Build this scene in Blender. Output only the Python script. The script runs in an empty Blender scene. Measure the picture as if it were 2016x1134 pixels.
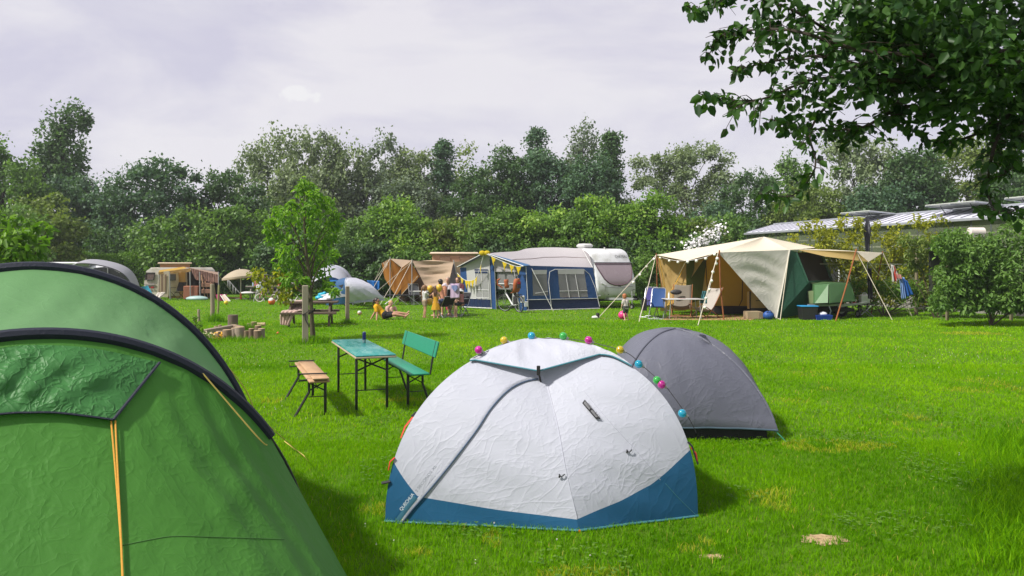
import bpy, math, random
import numpy as np
from mathutils import Vector, Matrix
from mathutils.bvhtree import BVHTree
R_ = math.radians
random.seed(7)
rng = np.random.default_rng(11)
scene = bpy.context.scene
COL = scene.collection
F, HZ, CX, CH = (1500.0, 522.0, 1008.0, 1.9)

def W(px, py, d):
 return Vector(((px - CX) / F * d, d, CH - (py - HZ) / F * d))

def G(px, py):
 d = F * CH / (py - HZ)
 return Vector(((px - CX) / F * d, d, 0))

def GD(px, d, z=0.0):
 return Vector(((px - CX) / F * d, d, z))

def V(*a):
 return Vector(a)

def tag(o, label=None, cat=None, group=None, kind=None):
 if label:
  o['label'] = label
 if cat:
  o['category'] = cat
 if group:
  o['group'] = group
 if kind:
  o['kind'] = kind
 return o

def thing(name, label, cat, loc=(0, 0, 0), rz=0.0, group=None):
 o = bpy.data.objects.new(name, None)
 COL.objects.link(o)
 o.location = loc
 o.rotation_euler = (0, 0, rz)
 o.empty_display_size = 0.1
 return tag(o, label, cat, group)

def root_of(o):
 while o.parent is not None:
  o = o.parent
 return o

def dup(o, loc=None, rz=None, label=None, group=None, scale=None, parent=None):
 c = o.copy()
 COL.objects.link(c)
 if parent is not None:
  c.parent = parent
 else:
  if loc is not None:
   c.location = loc
  if rz is not None:
   c.rotation_euler = (0, 0, rz)
  if scale is not None:
   c.scale = (scale,) * 3 if not hasattr(scale, '__len__') else scale
  if label:
   c['label'] = label
  if group:
   c['group'] = group
 for ch in list(o.children):
  dup(ch, parent=c)
 return c

def frame(a):
 a = Vector(a).normalized()
 t = Vector((0, 0, 1)) if abs(a.z) < 0.9 else Vector((1, 0, 0))
 x = t.cross(a).normalized()
 return (x, a.cross(x))

class MB:

 def __init__(s):
  s.v, s.f = ([], [])

 def add(s, vs, fs):
  n = len(s.v)
  s.v += [tuple(p) for p in vs]
  s.f += [tuple((n + i for i in f)) for f in fs]
  return s

 def box(s, c, size, rz=0.0, M=None, bev=0.0):
  c = Vector(c)
  h = Vector(size) * 0.5
  R = M if M is not None else Matrix.Rotation(rz, 3, 'Z')
  b = min(bev, min(h) * 0.9)
  if b <= 0:
   vs = [c + R @ Vector((x * h.x, y * h.y, z * h.z)) for x in (-1, 1) for y in (-1, 1) for z in (-1, 1)]
   return s.add(vs, [(0, 1, 3, 2), (4, 6, 7, 5), (0, 4, 5, 1), (2, 3, 7, 6), (0, 2, 6, 4), (1, 5, 7, 3)])
  rings = []
  for z, k in ((-h.z, b), (-h.z + b, 0), (h.z - b, 0), (h.z, b)):
   x, y = (h.x - k, h.y - k)
   q = b * 0.7
   o = [(-x + q, -y), (x - q, -y), (x, -y + q), (x, y - q), (x - q, y), (-x + q, y), (-x, y - q), (-x, -y + q)]
   rings.append([c + R @ Vector((a, d, z)) for a, d in o])
  return s.loft(rings, True, True)

 def beam(s, p0, p1, w, h, up=(0, 0, 1)):
  p0, p1 = (Vector(p0), Vector(p1))
  a = p1 - p0
  L = a.length
  a.normalize()
  x = Vector(up).cross(a)
  if x.length < 0.0001:
   x = Vector((1, 0, 0))
  x.normalize()
  z = a.cross(x)
  M = Matrix((x, a, z)).transposed()
  return s.box((p0 + p1) / 2, (w, L, h), M=M, bev=min(w, h) * 0.12)

 def loft(s, rings, closed=True, cap=True):
  n, k = (len(s.v), len(rings[0]))
  for r in rings:
   s.v += [tuple(p) for p in r]
  m = k if closed else k - 1
  for i in range(len(rings) - 1):
   for j in range(m):
    a, b = (n + i * k + j, n + i * k + (j + 1) % k)
    s.f.append((a, b, b + k, a + k))
  if cap and closed:
   s.f.append(tuple((n + j for j in range(k)))[::-1])
   s.f.append(tuple((n + (len(rings) - 1) * k + j for j in range(k))))
  return s

 def tube(s, pts, r, n=6, closed=False, flat=1.0):
  pts = [Vector(p) for p in pts]
  m = len(pts)
  rs = [r] * m if not hasattr(r, '__len__') else r
  rings, px = ([], None)
  for i, p in enumerate(pts):
   if closed:
    a = pts[(i + 1) % m] - pts[i - 1]
   else:
    a = pts[min(i + 1, m - 1)] - pts[max(i - 1, 0)]
   if a.length < 1e-09:
    a = Vector((0, 0, 1))
   a.normalize()
   if px is None:
    x, y = frame(a)
   else:
    x = px - a * px.dot(a)
    if x.length < 1e-06:
     x, y = frame(a)
    x.normalize()
    y = a.cross(x)
   px = x
   rings.append([p + (x * math.cos(2 * math.pi * j / n) + y * math.sin(2 * math.pi * j / n) * flat) * rs[i] for j in range(n)])
  if closed:
   rings.append(rings[0])
   return s.loft(rings, True, False)
  return s.loft(rings, True, True)

 def ball(s, c, r, n=10, M=None, m=None):
  c = Vector(c)
  rr = Vector((r, r, r)) if not hasattr(r, '__len__') else Vector(r)
  m = m or max(4, n * 2 // 3)
  rings = []
  for i in range(m + 1):
   t = math.pi * (0.02 + 0.96 * i / m)
   ring = []
   for j in range(n):
    a = 2 * math.pi * j / n
    p = Vector((math.sin(t) * math.cos(a) * rr.x, math.sin(t) * math.sin(a) * rr.y, -math.cos(t) * rr.z))
    ring.append(c + (M @ p if M is not None else p))
   rings.append(ring)
  return s.loft(rings, True, True)

 def lathe(s, c, prof, n=14, M=None):
  c = Vector(c)
  rings = []
  for r, z in prof:
   ring = []
   for j in range(n):
    a = 2 * math.pi * j / n
    p = Vector((r * math.cos(a), r * math.sin(a), z))
    ring.append(c + (M @ p if M is not None else p))
   rings.append(ring)
  return s.loft(rings, True, True)

 def grid(s, P):
  return s.loft(P, False, False)

 def prism(s, pts, vec):
  vec = Vector(vec)
  a = [Vector(p) for p in pts]
  return s.loft([a, [p + vec for p in a]], True, True)

 def poly(s, pts):
  return s.add(pts, [tuple(range(len(pts)))])

 def build(s, name, mat, parent=None, world=True, loc=None, smooth=True, angle=40, thick=0.0):
  me = bpy.data.meshes.new(name)
  off = Vector((0, 0, 0))
  if world:
   if parent is not None:
    off = Vector(root_of(parent).location)
   elif loc is not None:
    off = Vector(loc)
  vs = [(p[0] - off.x, p[1] - off.y, p[2] - off.z) for p in s.v]
  me.from_pydata(vs, [], s.f)
  me.update()
  me.materials.append(mat)
  if smooth:
   me.polygons.foreach_set('use_smooth', [True] * len(me.polygons))
   try:
    me.set_sharp_from_angle(angle=R_(angle))
   except Exception:
    pass
  o = bpy.data.objects.new(name, me)
  COL.objects.link(o)
  if parent is not None:
   o.parent = parent
  elif loc is not None:
   o.location = loc
  if thick:
   md = o.modifiers.new('thickness', 'SOLIDIFY')
   md.thickness = thick
   md.offset = 0
  return o

def lerp(a, b, t):
 return a + (b - a) * t

def spline(pts, n):
 """Catmull-Rom through the points, n samples per span."""
 P = [Vector(p) for p in pts]
 out = []
 for i in range(len(P) - 1):
  p0, p1, p2, p3 = (P[max(i - 1, 0)], P[i], P[i + 1], P[min(i + 2, len(P) - 1)])
  for k in range(n):
   t = k / n
   out.append(0.5 * (2 * p1 + (p2 - p0) * t + (2 * p0 - 5 * p1 + 4 * p2 - p3) * t * t + (3 * p1 - p0 - 3 * p2 + p3) * t ** 3))
 out.append(P[-1])
 return out

def cloth(p00, p10, p11, p01, nu=16, nv=12, sag=(0, 0, 0), fold=0.0, ff=5.0, edge=0.0, seed=0, fdir=0):
 """a hung sheet between four corners: sag pulls its middle, fold ripples it, edge pulls the borders in"""
 p00, p10, p11, p01 = map(Vector, (p00, p10, p11, p01))
 sag = Vector(sag)
 nrm = (p10 - p00).cross(p01 - p00)
 if nrm.length < 1e-06:
  nrm = (p10 - p11).cross(p01 - p11)
 nrm.normalize()
 mid = (p00 + p10 + p11 + p01) / 4
 rr = random.Random(seed)
 ph = [rr.uniform(0, 6.28) for _ in range(4)]
 P = []
 for j in range(nv + 1):
  v = j / nv
  row = []
  for i in range(nu + 1):
   u = i / nu
   p = lerp(lerp(p00, p10, u), lerp(p01, p11, u), v)
   w = 16 * u * (1 - u) * v * (1 - v)
   p = p + sag * w
   if edge:
    eu, ev = (4 * u * (1 - u), 4 * v * (1 - v))
    p = p + (mid - p) * edge * (eu * abs(2 * v - 1) ** 3 + ev * abs(2 * u - 1) ** 3)
   if fold:
    q = u if fdir == 0 else v
    o = v if fdir == 0 else u
    a = math.sin(q * ff * 6.28 + ph[0] + 1.3 * math.sin(o * 2.5 + ph[1])) + 0.5 * math.sin(q * ff * 13 + o * 4 + ph[2])
    p = p + nrm * fold * a * (0.35 + 0.65 * min(1, w * 1.5))
   row.append(p)
  P.append(row)
 return P

def tri_cloth(a, b, c, n=14, **k):
 return cloth(a, b, c, c, nu=n, nv=n, **k)
MC = {}

def nt_new(name):
 m = bpy.data.materials.new(name)
 m.use_nodes = True
 nt = m.node_tree
 nt.nodes.clear()
 out = nt.nodes.new('ShaderNodeOutputMaterial')
 return (m, nt, out)

def nd(nt, typ, **kw):
 n = nt.nodes.new(typ)
 for k, v in kw.items():
  if k.startswith('i_'):
   key = k[2:].replace('_', ' ')
   n.inputs[key].default_value = v
  else:
   setattr(n, k, v)
 return n

def ramp(nt, src, stops):
 r = nt.nodes.new('ShaderNodeValToRGB')
 el = r.color_ramp.elements
 while len(el) < len(stops):
  el.new(0.5)
 for e, (p, c) in zip(el, stops):
  e.position = p
  e.color = (c, c, c, 1) if not hasattr(c, '__len__') else (*c, 1)
 nt.links.new(src, r.inputs[0])
 return r.outputs[0]

def mixc(nt, fac, a, b, mode='MIX'):
 m = nt.nodes.new('ShaderNodeMix')
 m.data_type = 'RGBA'
 m.blend_type = mode
 for idx, x in ((0, fac), (6, a), (7, b)):
  if isinstance(x, (int, float)):
   m.inputs[idx].default_value = x
  elif hasattr(x, '__len__'):
   m.inputs[idx].default_value = (*x[:3], 1)
  else:
   nt.links.new(x, m.inputs[idx])
 return m.outputs[2]

def coords(nt, scale=(1, 1, 1), rot=(0, 0, 0)):
 tc = nt.nodes.new('ShaderNodeTexCoord')
 if any(rot):
  m1 = nt.nodes.new('ShaderNodeMapping')
  m1.inputs['Rotation'].default_value = rot
  nt.links.new(tc.outputs['Object'], m1.inputs['Vector'])
  mp = nt.nodes.new('ShaderNodeMapping')
  mp.inputs['Scale'].default_value = scale
  nt.links.new(m1.outputs[0], mp.inputs['Vector'])
  return mp.outputs[0]
 mp = nt.nodes.new('ShaderNodeMapping')
 mp.inputs['Scale'].default_value = scale
 mp.inputs['Rotation'].default_value = rot
 nt.links.new(tc.outputs['Object'], mp.inputs['Vector'])
 return mp.outputs[0]

def noise(nt, vec, scale, detail=4, rough=0.55, dist=0.0, typ='FBM'):
 n = nt.nodes.new('ShaderNodeTexNoise')
 n.noise_type = typ
 n.inputs['Scale'].default_value = scale
 n.inputs['Detail'].default_value = detail
 n.inputs['Roughness'].default_value = rough
 n.inputs['Distortion'].default_value = dist
 if vec is not None:
  nt.links.new(vec, n.inputs['Vector'])
 return n.outputs['Fac']

def bumpn(nt, h, strength=0.3, dist=0.01, prev=None):
 b = nt.nodes.new('ShaderNodeBump')
 b.inputs['Strength'].default_value = strength
 b.inputs['Distance'].default_value = dist
 nt.links.new(h, b.inputs['Height'])
 if prev is not None:
  nt.links.new(prev, b.inputs['Normal'])
 return b.outputs[0]

def mat(name, col, rough=0.6, metal=0.0, var=0.12, vs=6.0, bump=0.0, bs=60.0, bd=0.004, alpha=None, trans=0.0, spec=0.5, dirt=None, dirts=3.0, stretch=(1, 1, 1), coat=0.0):
 """painted, wooden, plastic and metal surfaces: a base colour with procedural wear"""
 if name in MC:
  return MC[name]
 m, nt, out = nt_new(name)
 p = nd(nt, 'ShaderNodeBsdfPrincipled')
 v = coords(nt, stretch)
 n = noise(nt, v, vs, 5, 0.6)
 c = mixc(nt, n, tuple((x * (1 - var) for x in col)), tuple((min(1, x * (1 + var)) for x in col)))
 if dirt is not None:
  dn = noise(nt, v, dirts, 6, 0.65)
  c = mixc(nt, ramp(nt, dn, [(0.5, 0.0), (0.68, 1.0)]), c, dirt)
 nt.links.new(c, p.inputs['Base Color'])
 rn = ramp(nt, n, [(0.3, max(0, rough - 0.08)), (0.7, min(1, rough + 0.1))])
 nt.links.new(rn, p.inputs['Roughness'])
 p.inputs['Metallic'].default_value = metal
 p.inputs['Specular IOR Level'].default_value = spec
 p.inputs['Coat Weight'].default_value = coat
 if trans:
  p.inputs['Transmission Weight'].default_value = trans
 if bump:
  nt.links.new(bumpn(nt, noise(nt, v, bs, 4, 0.6), bump, bd), p.inputs['Normal'])
 if alpha is not None:
  p.inputs['Alpha'].default_value = alpha
 nt.links.new(p.outputs[0], out.inputs[0])
 MC[name] = m
 return m

def fabric(name, col, tl=0.25, rough=0.55, crink=0.4, cs=5.0, cd=0.012, var=0.07, spec=0.35, tcol=None, alpha=None, folds=None, stripes=None, weave=0.0, dirt=None, sheen=0.0):
 """tent cloth: crease ridges as bump, part of the light shines through"""
 if name in MC:
  return MC[name]
 m, nt, out = nt_new(name)
 p = nd(nt, 'ShaderNodeBsdfPrincipled')
 v = coords(nt)
 n = noise(nt, v, 1.7, 5, 0.6)
 c = mixc(nt, n, tuple((x * (1 - var) for x in col)), tuple((min(1, x * (1 + var)) for x in col)))
 if stripes:
  w = nd(nt, 'ShaderNodeTexWave', wave_type='BANDS', bands_direction=stripes[0])
  w.inputs['Scale'].default_value = stripes[1]
  nt.links.new(v, w.inputs['Vector'])
  c = mixc(nt, ramp(nt, w.outputs['Fac'], [(stripes[2], 0.0), (stripes[2] + 0.05, 1.0)]), c, stripes[3])
 if dirt is not None:
  c = mixc(nt, ramp(nt, noise(nt, v, 2.3, 7, 0.68), [(0.52, 0.0), (0.75, 1.0)]), c, dirt)
 nt.links.new(c, p.inputs['Base Color'])
 p.inputs['Roughness'].default_value = rough
 p.inputs['Specular IOR Level'].default_value = spec
 p.inputs['Sheen Weight'].default_value = sheen
 nrm = None
 if folds:
  vf = coords(nt, folds[0])
  nrm = bumpn(nt, noise(nt, vf, 1.0, 3, 0.5, 0.4), folds[1], folds[2])
 if crink:
  tot = None
  for kk, (rot, sc) in enumerate((((0.1, 1.25, 0.2), 1.0), ((0.2, 0.75, 0.1), 1.35), ((-0.2, -0.95, 0.3), 0.85), ((0.1, 0.2, 0.2), 1.2))):
   vr = coords(nt, (cs * sc * 0.38, cs * sc * 1.5, cs * sc * 1.5), rot)
   rn = noise(nt, vr, 1.0, 2, 0.4, 0.3)
   line = ramp(nt, rn, [(0.43, 0.0), (0.487, 0.5), (0.5, 1.0), (0.513, 0.5), (0.57, 0.0)])
   msk = ramp(nt, noise(nt, vr, 0.33, 2, 0.5), [(0.42, 0.06), (0.62, 1.0)])
   h = nd(nt, 'ShaderNodeMath', operation='MULTIPLY_ADD')
   nt.links.new(line, h.inputs[0])
   nt.links.new(msk, h.inputs[1])
   if tot is not None:
    nt.links.new(tot, h.inputs[2])
   else:
    h.inputs[2].default_value = 0.0
   tot = h.outputs[0]
  soft = noise(nt, v, cs * 1.1, 4, 0.55, 0.5)
  h2 = nd(nt, 'ShaderNodeMath', operation='MULTIPLY_ADD')
  nt.links.new(soft, h2.inputs[0])
  h2.inputs[1].default_value = 0.6
  nt.links.new(tot, h2.inputs[2])
  nrm = bumpn(nt, h2.outputs[0], crink, cd, nrm)
 if weave:
  nrm = bumpn(nt, noise(nt, v, 900, 2, 0.5), weave, 0.001, nrm)
 if nrm is not None:
  nt.links.new(nrm, p.inputs['Normal'])
 sh = p.outputs[0]
 if tl:
  t = nd(nt, 'ShaderNodeBsdfTranslucent')
  if tcol:
   t.inputs[0].default_value = (*tcol, 1)
  else:
   nt.links.new(c, t.inputs[0])
  if nrm is not None:
   nt.links.new(nrm, t.inputs['Normal'])
  mx = nd(nt, 'ShaderNodeMixShader')
  mx.inputs[0].default_value = tl
  nt.links.new(sh, mx.inputs[1])
  nt.links.new(t.outputs[0], mx.inputs[2])
  sh = mx.outputs[0]
 if alpha is not None:
  tr = nd(nt, 'ShaderNodeBsdfTransparent')
  mx = nd(nt, 'ShaderNodeMixShader')
  mx.inputs[0].default_value = alpha
  nt.links.new(tr.outputs[0], mx.inputs[1])
  nt.links.new(sh, mx.inputs[2])
  sh = mx.outputs[0]
 nt.links.new(sh, out.inputs[0])
 MC[name] = m
 return m

def leafmat(name, ca, cb, tl=0.35, rough=0.5, spec=0.35, cc=None):
 """foliage: each leaf carries its own random tint between two greens"""
 if name in MC:
  return MC[name]
 m, nt, out = nt_new(name)
 p = nd(nt, 'ShaderNodeBsdfPrincipled')
 at = nd(nt, 'ShaderNodeAttribute', attribute_name='tint')
 stops = [(0.0, ca), (1.0, cb)] if cc is None else [(0.0, ca), (0.75, cb), (1.0, cc)]
 c = ramp(nt, at.outputs['Fac'], stops)
 nt.links.new(c, p.inputs['Base Color'])
 p.inputs['Roughness'].default_value = rough
 p.inputs['Specular IOR Level'].default_value = spec
 t = nd(nt, 'ShaderNodeBsdfTranslucent')
 nt.links.new(mixc(nt, 1.0, c, (1.15, 1.25, 0.5), 'MULTIPLY'), t.inputs[0])
 mx = nd(nt, 'ShaderNodeMixShader')
 mx.inputs[0].default_value = tl
 nt.links.new(p.outputs[0], mx.inputs[1])
 nt.links.new(t.outputs[0], mx.inputs[2])
 nt.links.new(mx.outputs[0], out.inputs[0])
 MC[name] = m
 return m

def bark(name, col):
 if name in MC:
  return MC[name]
 return mat(name, col, 0.9, var=0.35, vs=9, bump=0.8, bs=24, bd=0.02, stretch=(1, 1, 0.25), spec=0.2)

def wood(name, col, grain=(1, 1, 1), var=0.3, rough=0.8, bump=0.4):
 return mat(name, col, rough, var=var, vs=14, bump=bump, bs=45, bd=0.004, stretch=grain, spec=0.25)

def glassy(name, col, rough=0.08, alpha=0.5):
 """thin window sheet: partly see-through, reflecting the sky"""
 if name in MC:
  return MC[name]
 m, nt, out = nt_new(name)
 p = nd(nt, 'ShaderNodeBsdfPrincipled')
 p.inputs['Base Color'].default_value = (*col, 1)
 p.inputs['Roughness'].default_value = rough
 v = coords(nt)
 nt.links.new(bumpn(nt, noise(nt, v, 4, 3), 0.25, 0.02), p.inputs['Normal'])
 tr = nd(nt, 'ShaderNodeBsdfTransparent')
 mx = nd(nt, 'ShaderNodeMixShader')
 mx.inputs[0].default_value = alpha
 nt.links.new(tr.outputs[0], mx.inputs[1])
 nt.links.new(p.outputs[0], mx.inputs[2])
 nt.links.new(mx.outputs[0], out.inputs[0])
 MC[name] = m
 return m

def np_mesh(name, verts, quads, mt, tint=None, parent=None, loc=None, smooth=False):
 me = bpy.data.meshes.new(name)
 verts = np.asarray(verts, dtype=np.float32)
 quads = np.asarray(quads, dtype=np.int32)
 off = np.zeros(3, np.float32)
 if parent is not None:
  off = np.array(root_of(parent).location, np.float32)
 elif loc is not None:
  off = np.array(loc, np.float32)
 verts = verts - off
 k = quads.shape[1]
 me.vertices.add(len(verts))
 me.vertices.foreach_set('co', verts.ravel())
 me.loops.add(quads.size)
 me.loops.foreach_set('vertex_index', quads.ravel())
 me.polygons.add(len(quads))
 me.polygons.foreach_set('loop_start', np.arange(0, quads.size, k, dtype=np.int32))
 try:
  me.polygons.foreach_set('loop_total', np.full(len(quads), k, np.int32))
 except Exception:
  pass
 if tint is not None:
  a = me.attributes.new('tint', 'FLOAT', 'POINT')
  a.data.foreach_set('value', np.asarray(tint, np.float32))
 me.update(calc_edges=True)
 me.validate()
 if smooth:
  me.polygons.foreach_set('use_smooth', np.ones(len(quads), bool))
 me.materials.append(mt)
 o = bpy.data.objects.new(name, me)
 COL.objects.link(o)
 if parent is not None:
  o.parent = parent
 elif loc is not None:
  o.location = loc
 return o

def unit(a):
 return a / np.maximum(np.linalg.norm(a, axis=1, keepdims=True), 1e-09)

def leaf_arrays(pos, nrm, axis, size, wid=0.5, near=False, fold=0.18, r=None):
 """pos: leaf bases, nrm: face normals, axis: leaf directions -> vertices and quads"""
 r = r or rng
 axis = unit(axis)
 side = unit(np.cross(nrm, axis))
 nrm = np.cross(axis, side)
 s = size[:, None]
 n = len(pos)
 if not near:
  v = np.stack([pos, pos + axis * s * 0.5 + side * s * wid * 0.5 - nrm * s * fold * 0.5, pos + axis * s, pos + axis * s * 0.5 - side * s * wid * 0.5 - nrm * s * fold * 0.5], 1).reshape(-1, 3)
  q = (np.arange(n)[:, None] * 4 + np.array([0, 1, 2, 3])[None]).astype(np.int32)
  return (v, q, 4)
 up = nrm * s * fold
 v = np.stack([pos, pos + axis * s * 0.28 + side * s * wid * 0.46 + up * 0.8, pos + axis * s * 0.7 + side * s * wid * 0.36 + up * 0.5, pos + axis * s - nrm * s * 0.12, pos + axis * s * 0.7 - side * s * wid * 0.36 + up * 0.5, pos + axis * s * 0.28 - side * s * wid * 0.46 + up * 0.8], 1).reshape(-1, 3)
 b = np.arange(n)[:, None] * 6
 q = np.concatenate([b + np.array([[0, 1, 2, 3]]), b + np.array([[0, 3, 4, 5]])], 0).astype(np.int32)
 return (v, q, 6)

def rand_dirs(n, r):
 a = r.normal(size=(n, 3))
 return unit(a)
LM = {'dark': leafmat('leaf_dark_green', (0.036, 0.086, 0.029), (0.104, 0.195, 0.058)), 'teal': leafmat('leaf_blue_green', (0.043, 0.098, 0.053), (0.112, 0.206, 0.098)), 'mid': leafmat('leaf_mid_green', (0.065, 0.15, 0.026), (0.182, 0.312, 0.058)), 'olive': leafmat('leaf_olive_green', (0.084, 0.144, 0.024), (0.228, 0.3, 0.06)), 'bright': leafmat('leaf_bright_green', (0.065, 0.165, 0.014), (0.19, 0.34, 0.03), tl=0.4), 'young': leafmat('leaf_young_green', (0.085, 0.22, 0.014), (0.25, 0.44, 0.035), tl=0.45), 'silver': leafmat('leaf_silver_willow', (0.098, 0.149, 0.069), (0.287, 0.356, 0.184), tl=0.35), 'grey': leafmat('leaf_grey_green', (0.083, 0.129, 0.081), (0.196, 0.253, 0.155), tl=0.35), 'yellow': leafmat('leaf_yellow_vine', (0.14, 0.18, 0.012), (0.46, 0.46, 0.03), tl=0.45), 'hedge': leafmat('leaf_hedge_green', (0.062, 0.16, 0.018), (0.206, 0.356, 0.048), cc=(0.375, 0.512, 0.1), tl=0.4), 'near': leafmat('leaf_overhang', (0.018, 0.055, 0.014), (0.075, 0.16, 0.034), tl=0.36, rough=0.42, spec=0.22)}
BARK = bark('bark_grey_brown', (0.1, 0.078, 0.055))
BARKD = bark('bark_dark', (0.045, 0.035, 0.028))

def lown(d, r):
 k = r.normal(size=(5, 3)) * 1.8
 p = r.uniform(0, 6.28, 5)
 return np.sin(d @ k.T + p).mean(1)

def clumps(r, style, c, rad, K):
 c, rad = (np.array(c, float), np.array(rad, float))
 d = rand_dirs(K, r)
 if style == 'conifer':
  t = r.uniform(0, 1, K) ** 1.25
  a = r.uniform(0, 6.28, K)
  rr = (1 - t) ** 0.8 * r.uniform(0.45, 1.05, K)
  p = np.stack([np.cos(a) * rr * rad[0], np.sin(a) * rr * rad[1], (2 * t - 1) * rad[2] * 1.02 - rr * 0.12 * rad[2]], 1)
 else:
  f = r.uniform(0.12, 1, K) ** 0.42
  p = d * rad * (f * (1.06 + 0.42 * lown(d, r)))[:, None]
  if style == 'poplar':
   k = 1.05 - 0.32 * np.clip(p[:, 2] / rad[2], 0, 1)
   p[:, :2] *= k[:, None]
  if style == 'round':
   low = np.clip(-p[:, 2] / rad[2], 0, 1)
   p[:, :2] *= (1 + 0.12 * low)[:, None]
 if style != 'conifer':
  p[:, 2] = np.clip(p[:, 2], -rad[2], rad[2] * r.uniform(0.82, 1.0, K))
 return p + c

def foliage(r, cl, rc, n, size, style, wid=0.5, near=False, flat=0.75):
 K = len(cl)
 per = max(3, n // K)
 idx = np.repeat(np.arange(K), per)
 m = len(idx)
 d = rand_dirs(m, r)
 sq = {'conifer': (1.15, 1.15, 0.42), 'willow': (0.75, 0.75, 1.35), 'poplar': (0.8, 0.8, 1.25)}.get(style, (1, 1, flat))
 rcl = rc * r.uniform(0.5, 1.5, K)
 p = cl[idx] + d * np.array(sq) * (rcl[idx] * r.uniform(0.05, 1, m) ** 0.5 * (1 + 0.5 * (r.uniform(0, 1, m) > 0.86)))[:, None]
 up = np.array([0, 0, 1.0])
 nrm = unit(d * 0.55 + up * 0.55 + r.normal(size=(m, 3)) * 0.5)
 ax = r.normal(size=(m, 3)) + d * 0.6
 ax[:, 2] -= {'willow': 1.8, 'conifer': 0.5}.get(style, 0.45)
 sz = size * r.uniform(0.6, 1.35, m)
 v, q, k = leaf_arrays(p, nrm, ax, sz, wid, near, r=r)
 ct = r.uniform(0, 1, K)
 t = np.clip(0.42 * ct[idx] + 0.58 * r.uniform(0, 1, m), 0, 1)
 return (v, q, np.repeat(t, k))

def trunk_mb(r, base, top, r0, cl, nl=7, bend=0.25):
 mb = MB()
 base, top = (Vector(base), Vector(top))
 h = (top - base).length
 pts, rs = ([], [])
 for i in range(7):
  t = i / 6
  o = Vector((math.sin(t * 3 + r.uniform(0, 6)) * bend * t * 0.4, math.cos(t * 2.4) * bend * t * 0.3, 0))
  pts.append(lerp(base, top, t) + o)
  rs.append(r0 * (1.25 if i == 0 else 1) * (1 - 0.72 * t))
 mb.tube(pts, rs, 9)
 order = list(range(len(cl)))
 r.shuffle(order)
 for k in order[:nl]:
  e = Vector(cl[k])
  t = min(0.92, max(0.25, (e.z - base.z) / h * 0.62))
  s = lerp(base, top, t)
  i = min(5, int(t * 6))
  s = lerp(pts[i], pts[i + 1], t * 6 - i)
  mid = lerp(s, e, 0.5) + Vector((0, 0, 0.06 * h))
  rr = r0 * (1 - 0.7 * t) * 0.5
  mb.tube(spline([s, mid, e], 4), [rr * (1 - 0.8 * q / 8) for q in range(9)], 6)
 return mb

def tree(label, px, top, wpx, d, style='round', lm='dark', zb=None, leaf=0.3, dens=1.0, group=None, name='broadleaf_tree', seed=0, K=None, ry=None, rc=None, cat='tree', lean=0, limbs=8, wid=0.66):
 r = np.random.default_rng(1000 + seed)
 x = (px - CX) / F * d
 zt = CH - (top - HZ) / F * d
 rx = wpx / F * d / 2 * 1.32
 if zb is None:
  zb = 0.03 * zt
 rz = (zt - zb) / 2
 c = np.array([x, d, zb + rz])
 ry = ry or min(rx, 3.6)
 area = wpx * (rz * 2 / d * F)
 lpx = leaf / d * F
 n = int(dens * 8.2 * area / (lpx * lpx * 0.42))
 n = min(n, 30000)
 K = K or int(np.clip(area / (lpx * lpx * 5), 40, 210))
 rc = rc or 0.9 * (rx * ry * rz / K) ** (1 / 3) * 1.2
 cl = clumps(r, style, c, (max(0.2, rx - rc * 0.35), max(0.2, ry - rc * 0.35), max(0.2, rz - rc * 0.35)), K)
 cl[:, 2] = np.maximum(cl[:, 2], 0.3)
 root = thing(name, label, cat, (x, d, 0), 0, group)
 v, q, t = foliage(r, cl, rc, n, leaf, style, wid=wid)
 np_mesh('crown', v, q, LM[lm], t, root)
 r0 = max(0.06, 0.02 * zt)
 trunk_mb(r, (x, d, -0.05), (x + lean, d, zb + rz * (1.75 if style in ('conifer', 'poplar') else 1.35)), r0, cl, limbs).build('trunk', BARKD, root)
 return root
FAR = 'trees standing beyond the meadow'
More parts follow.
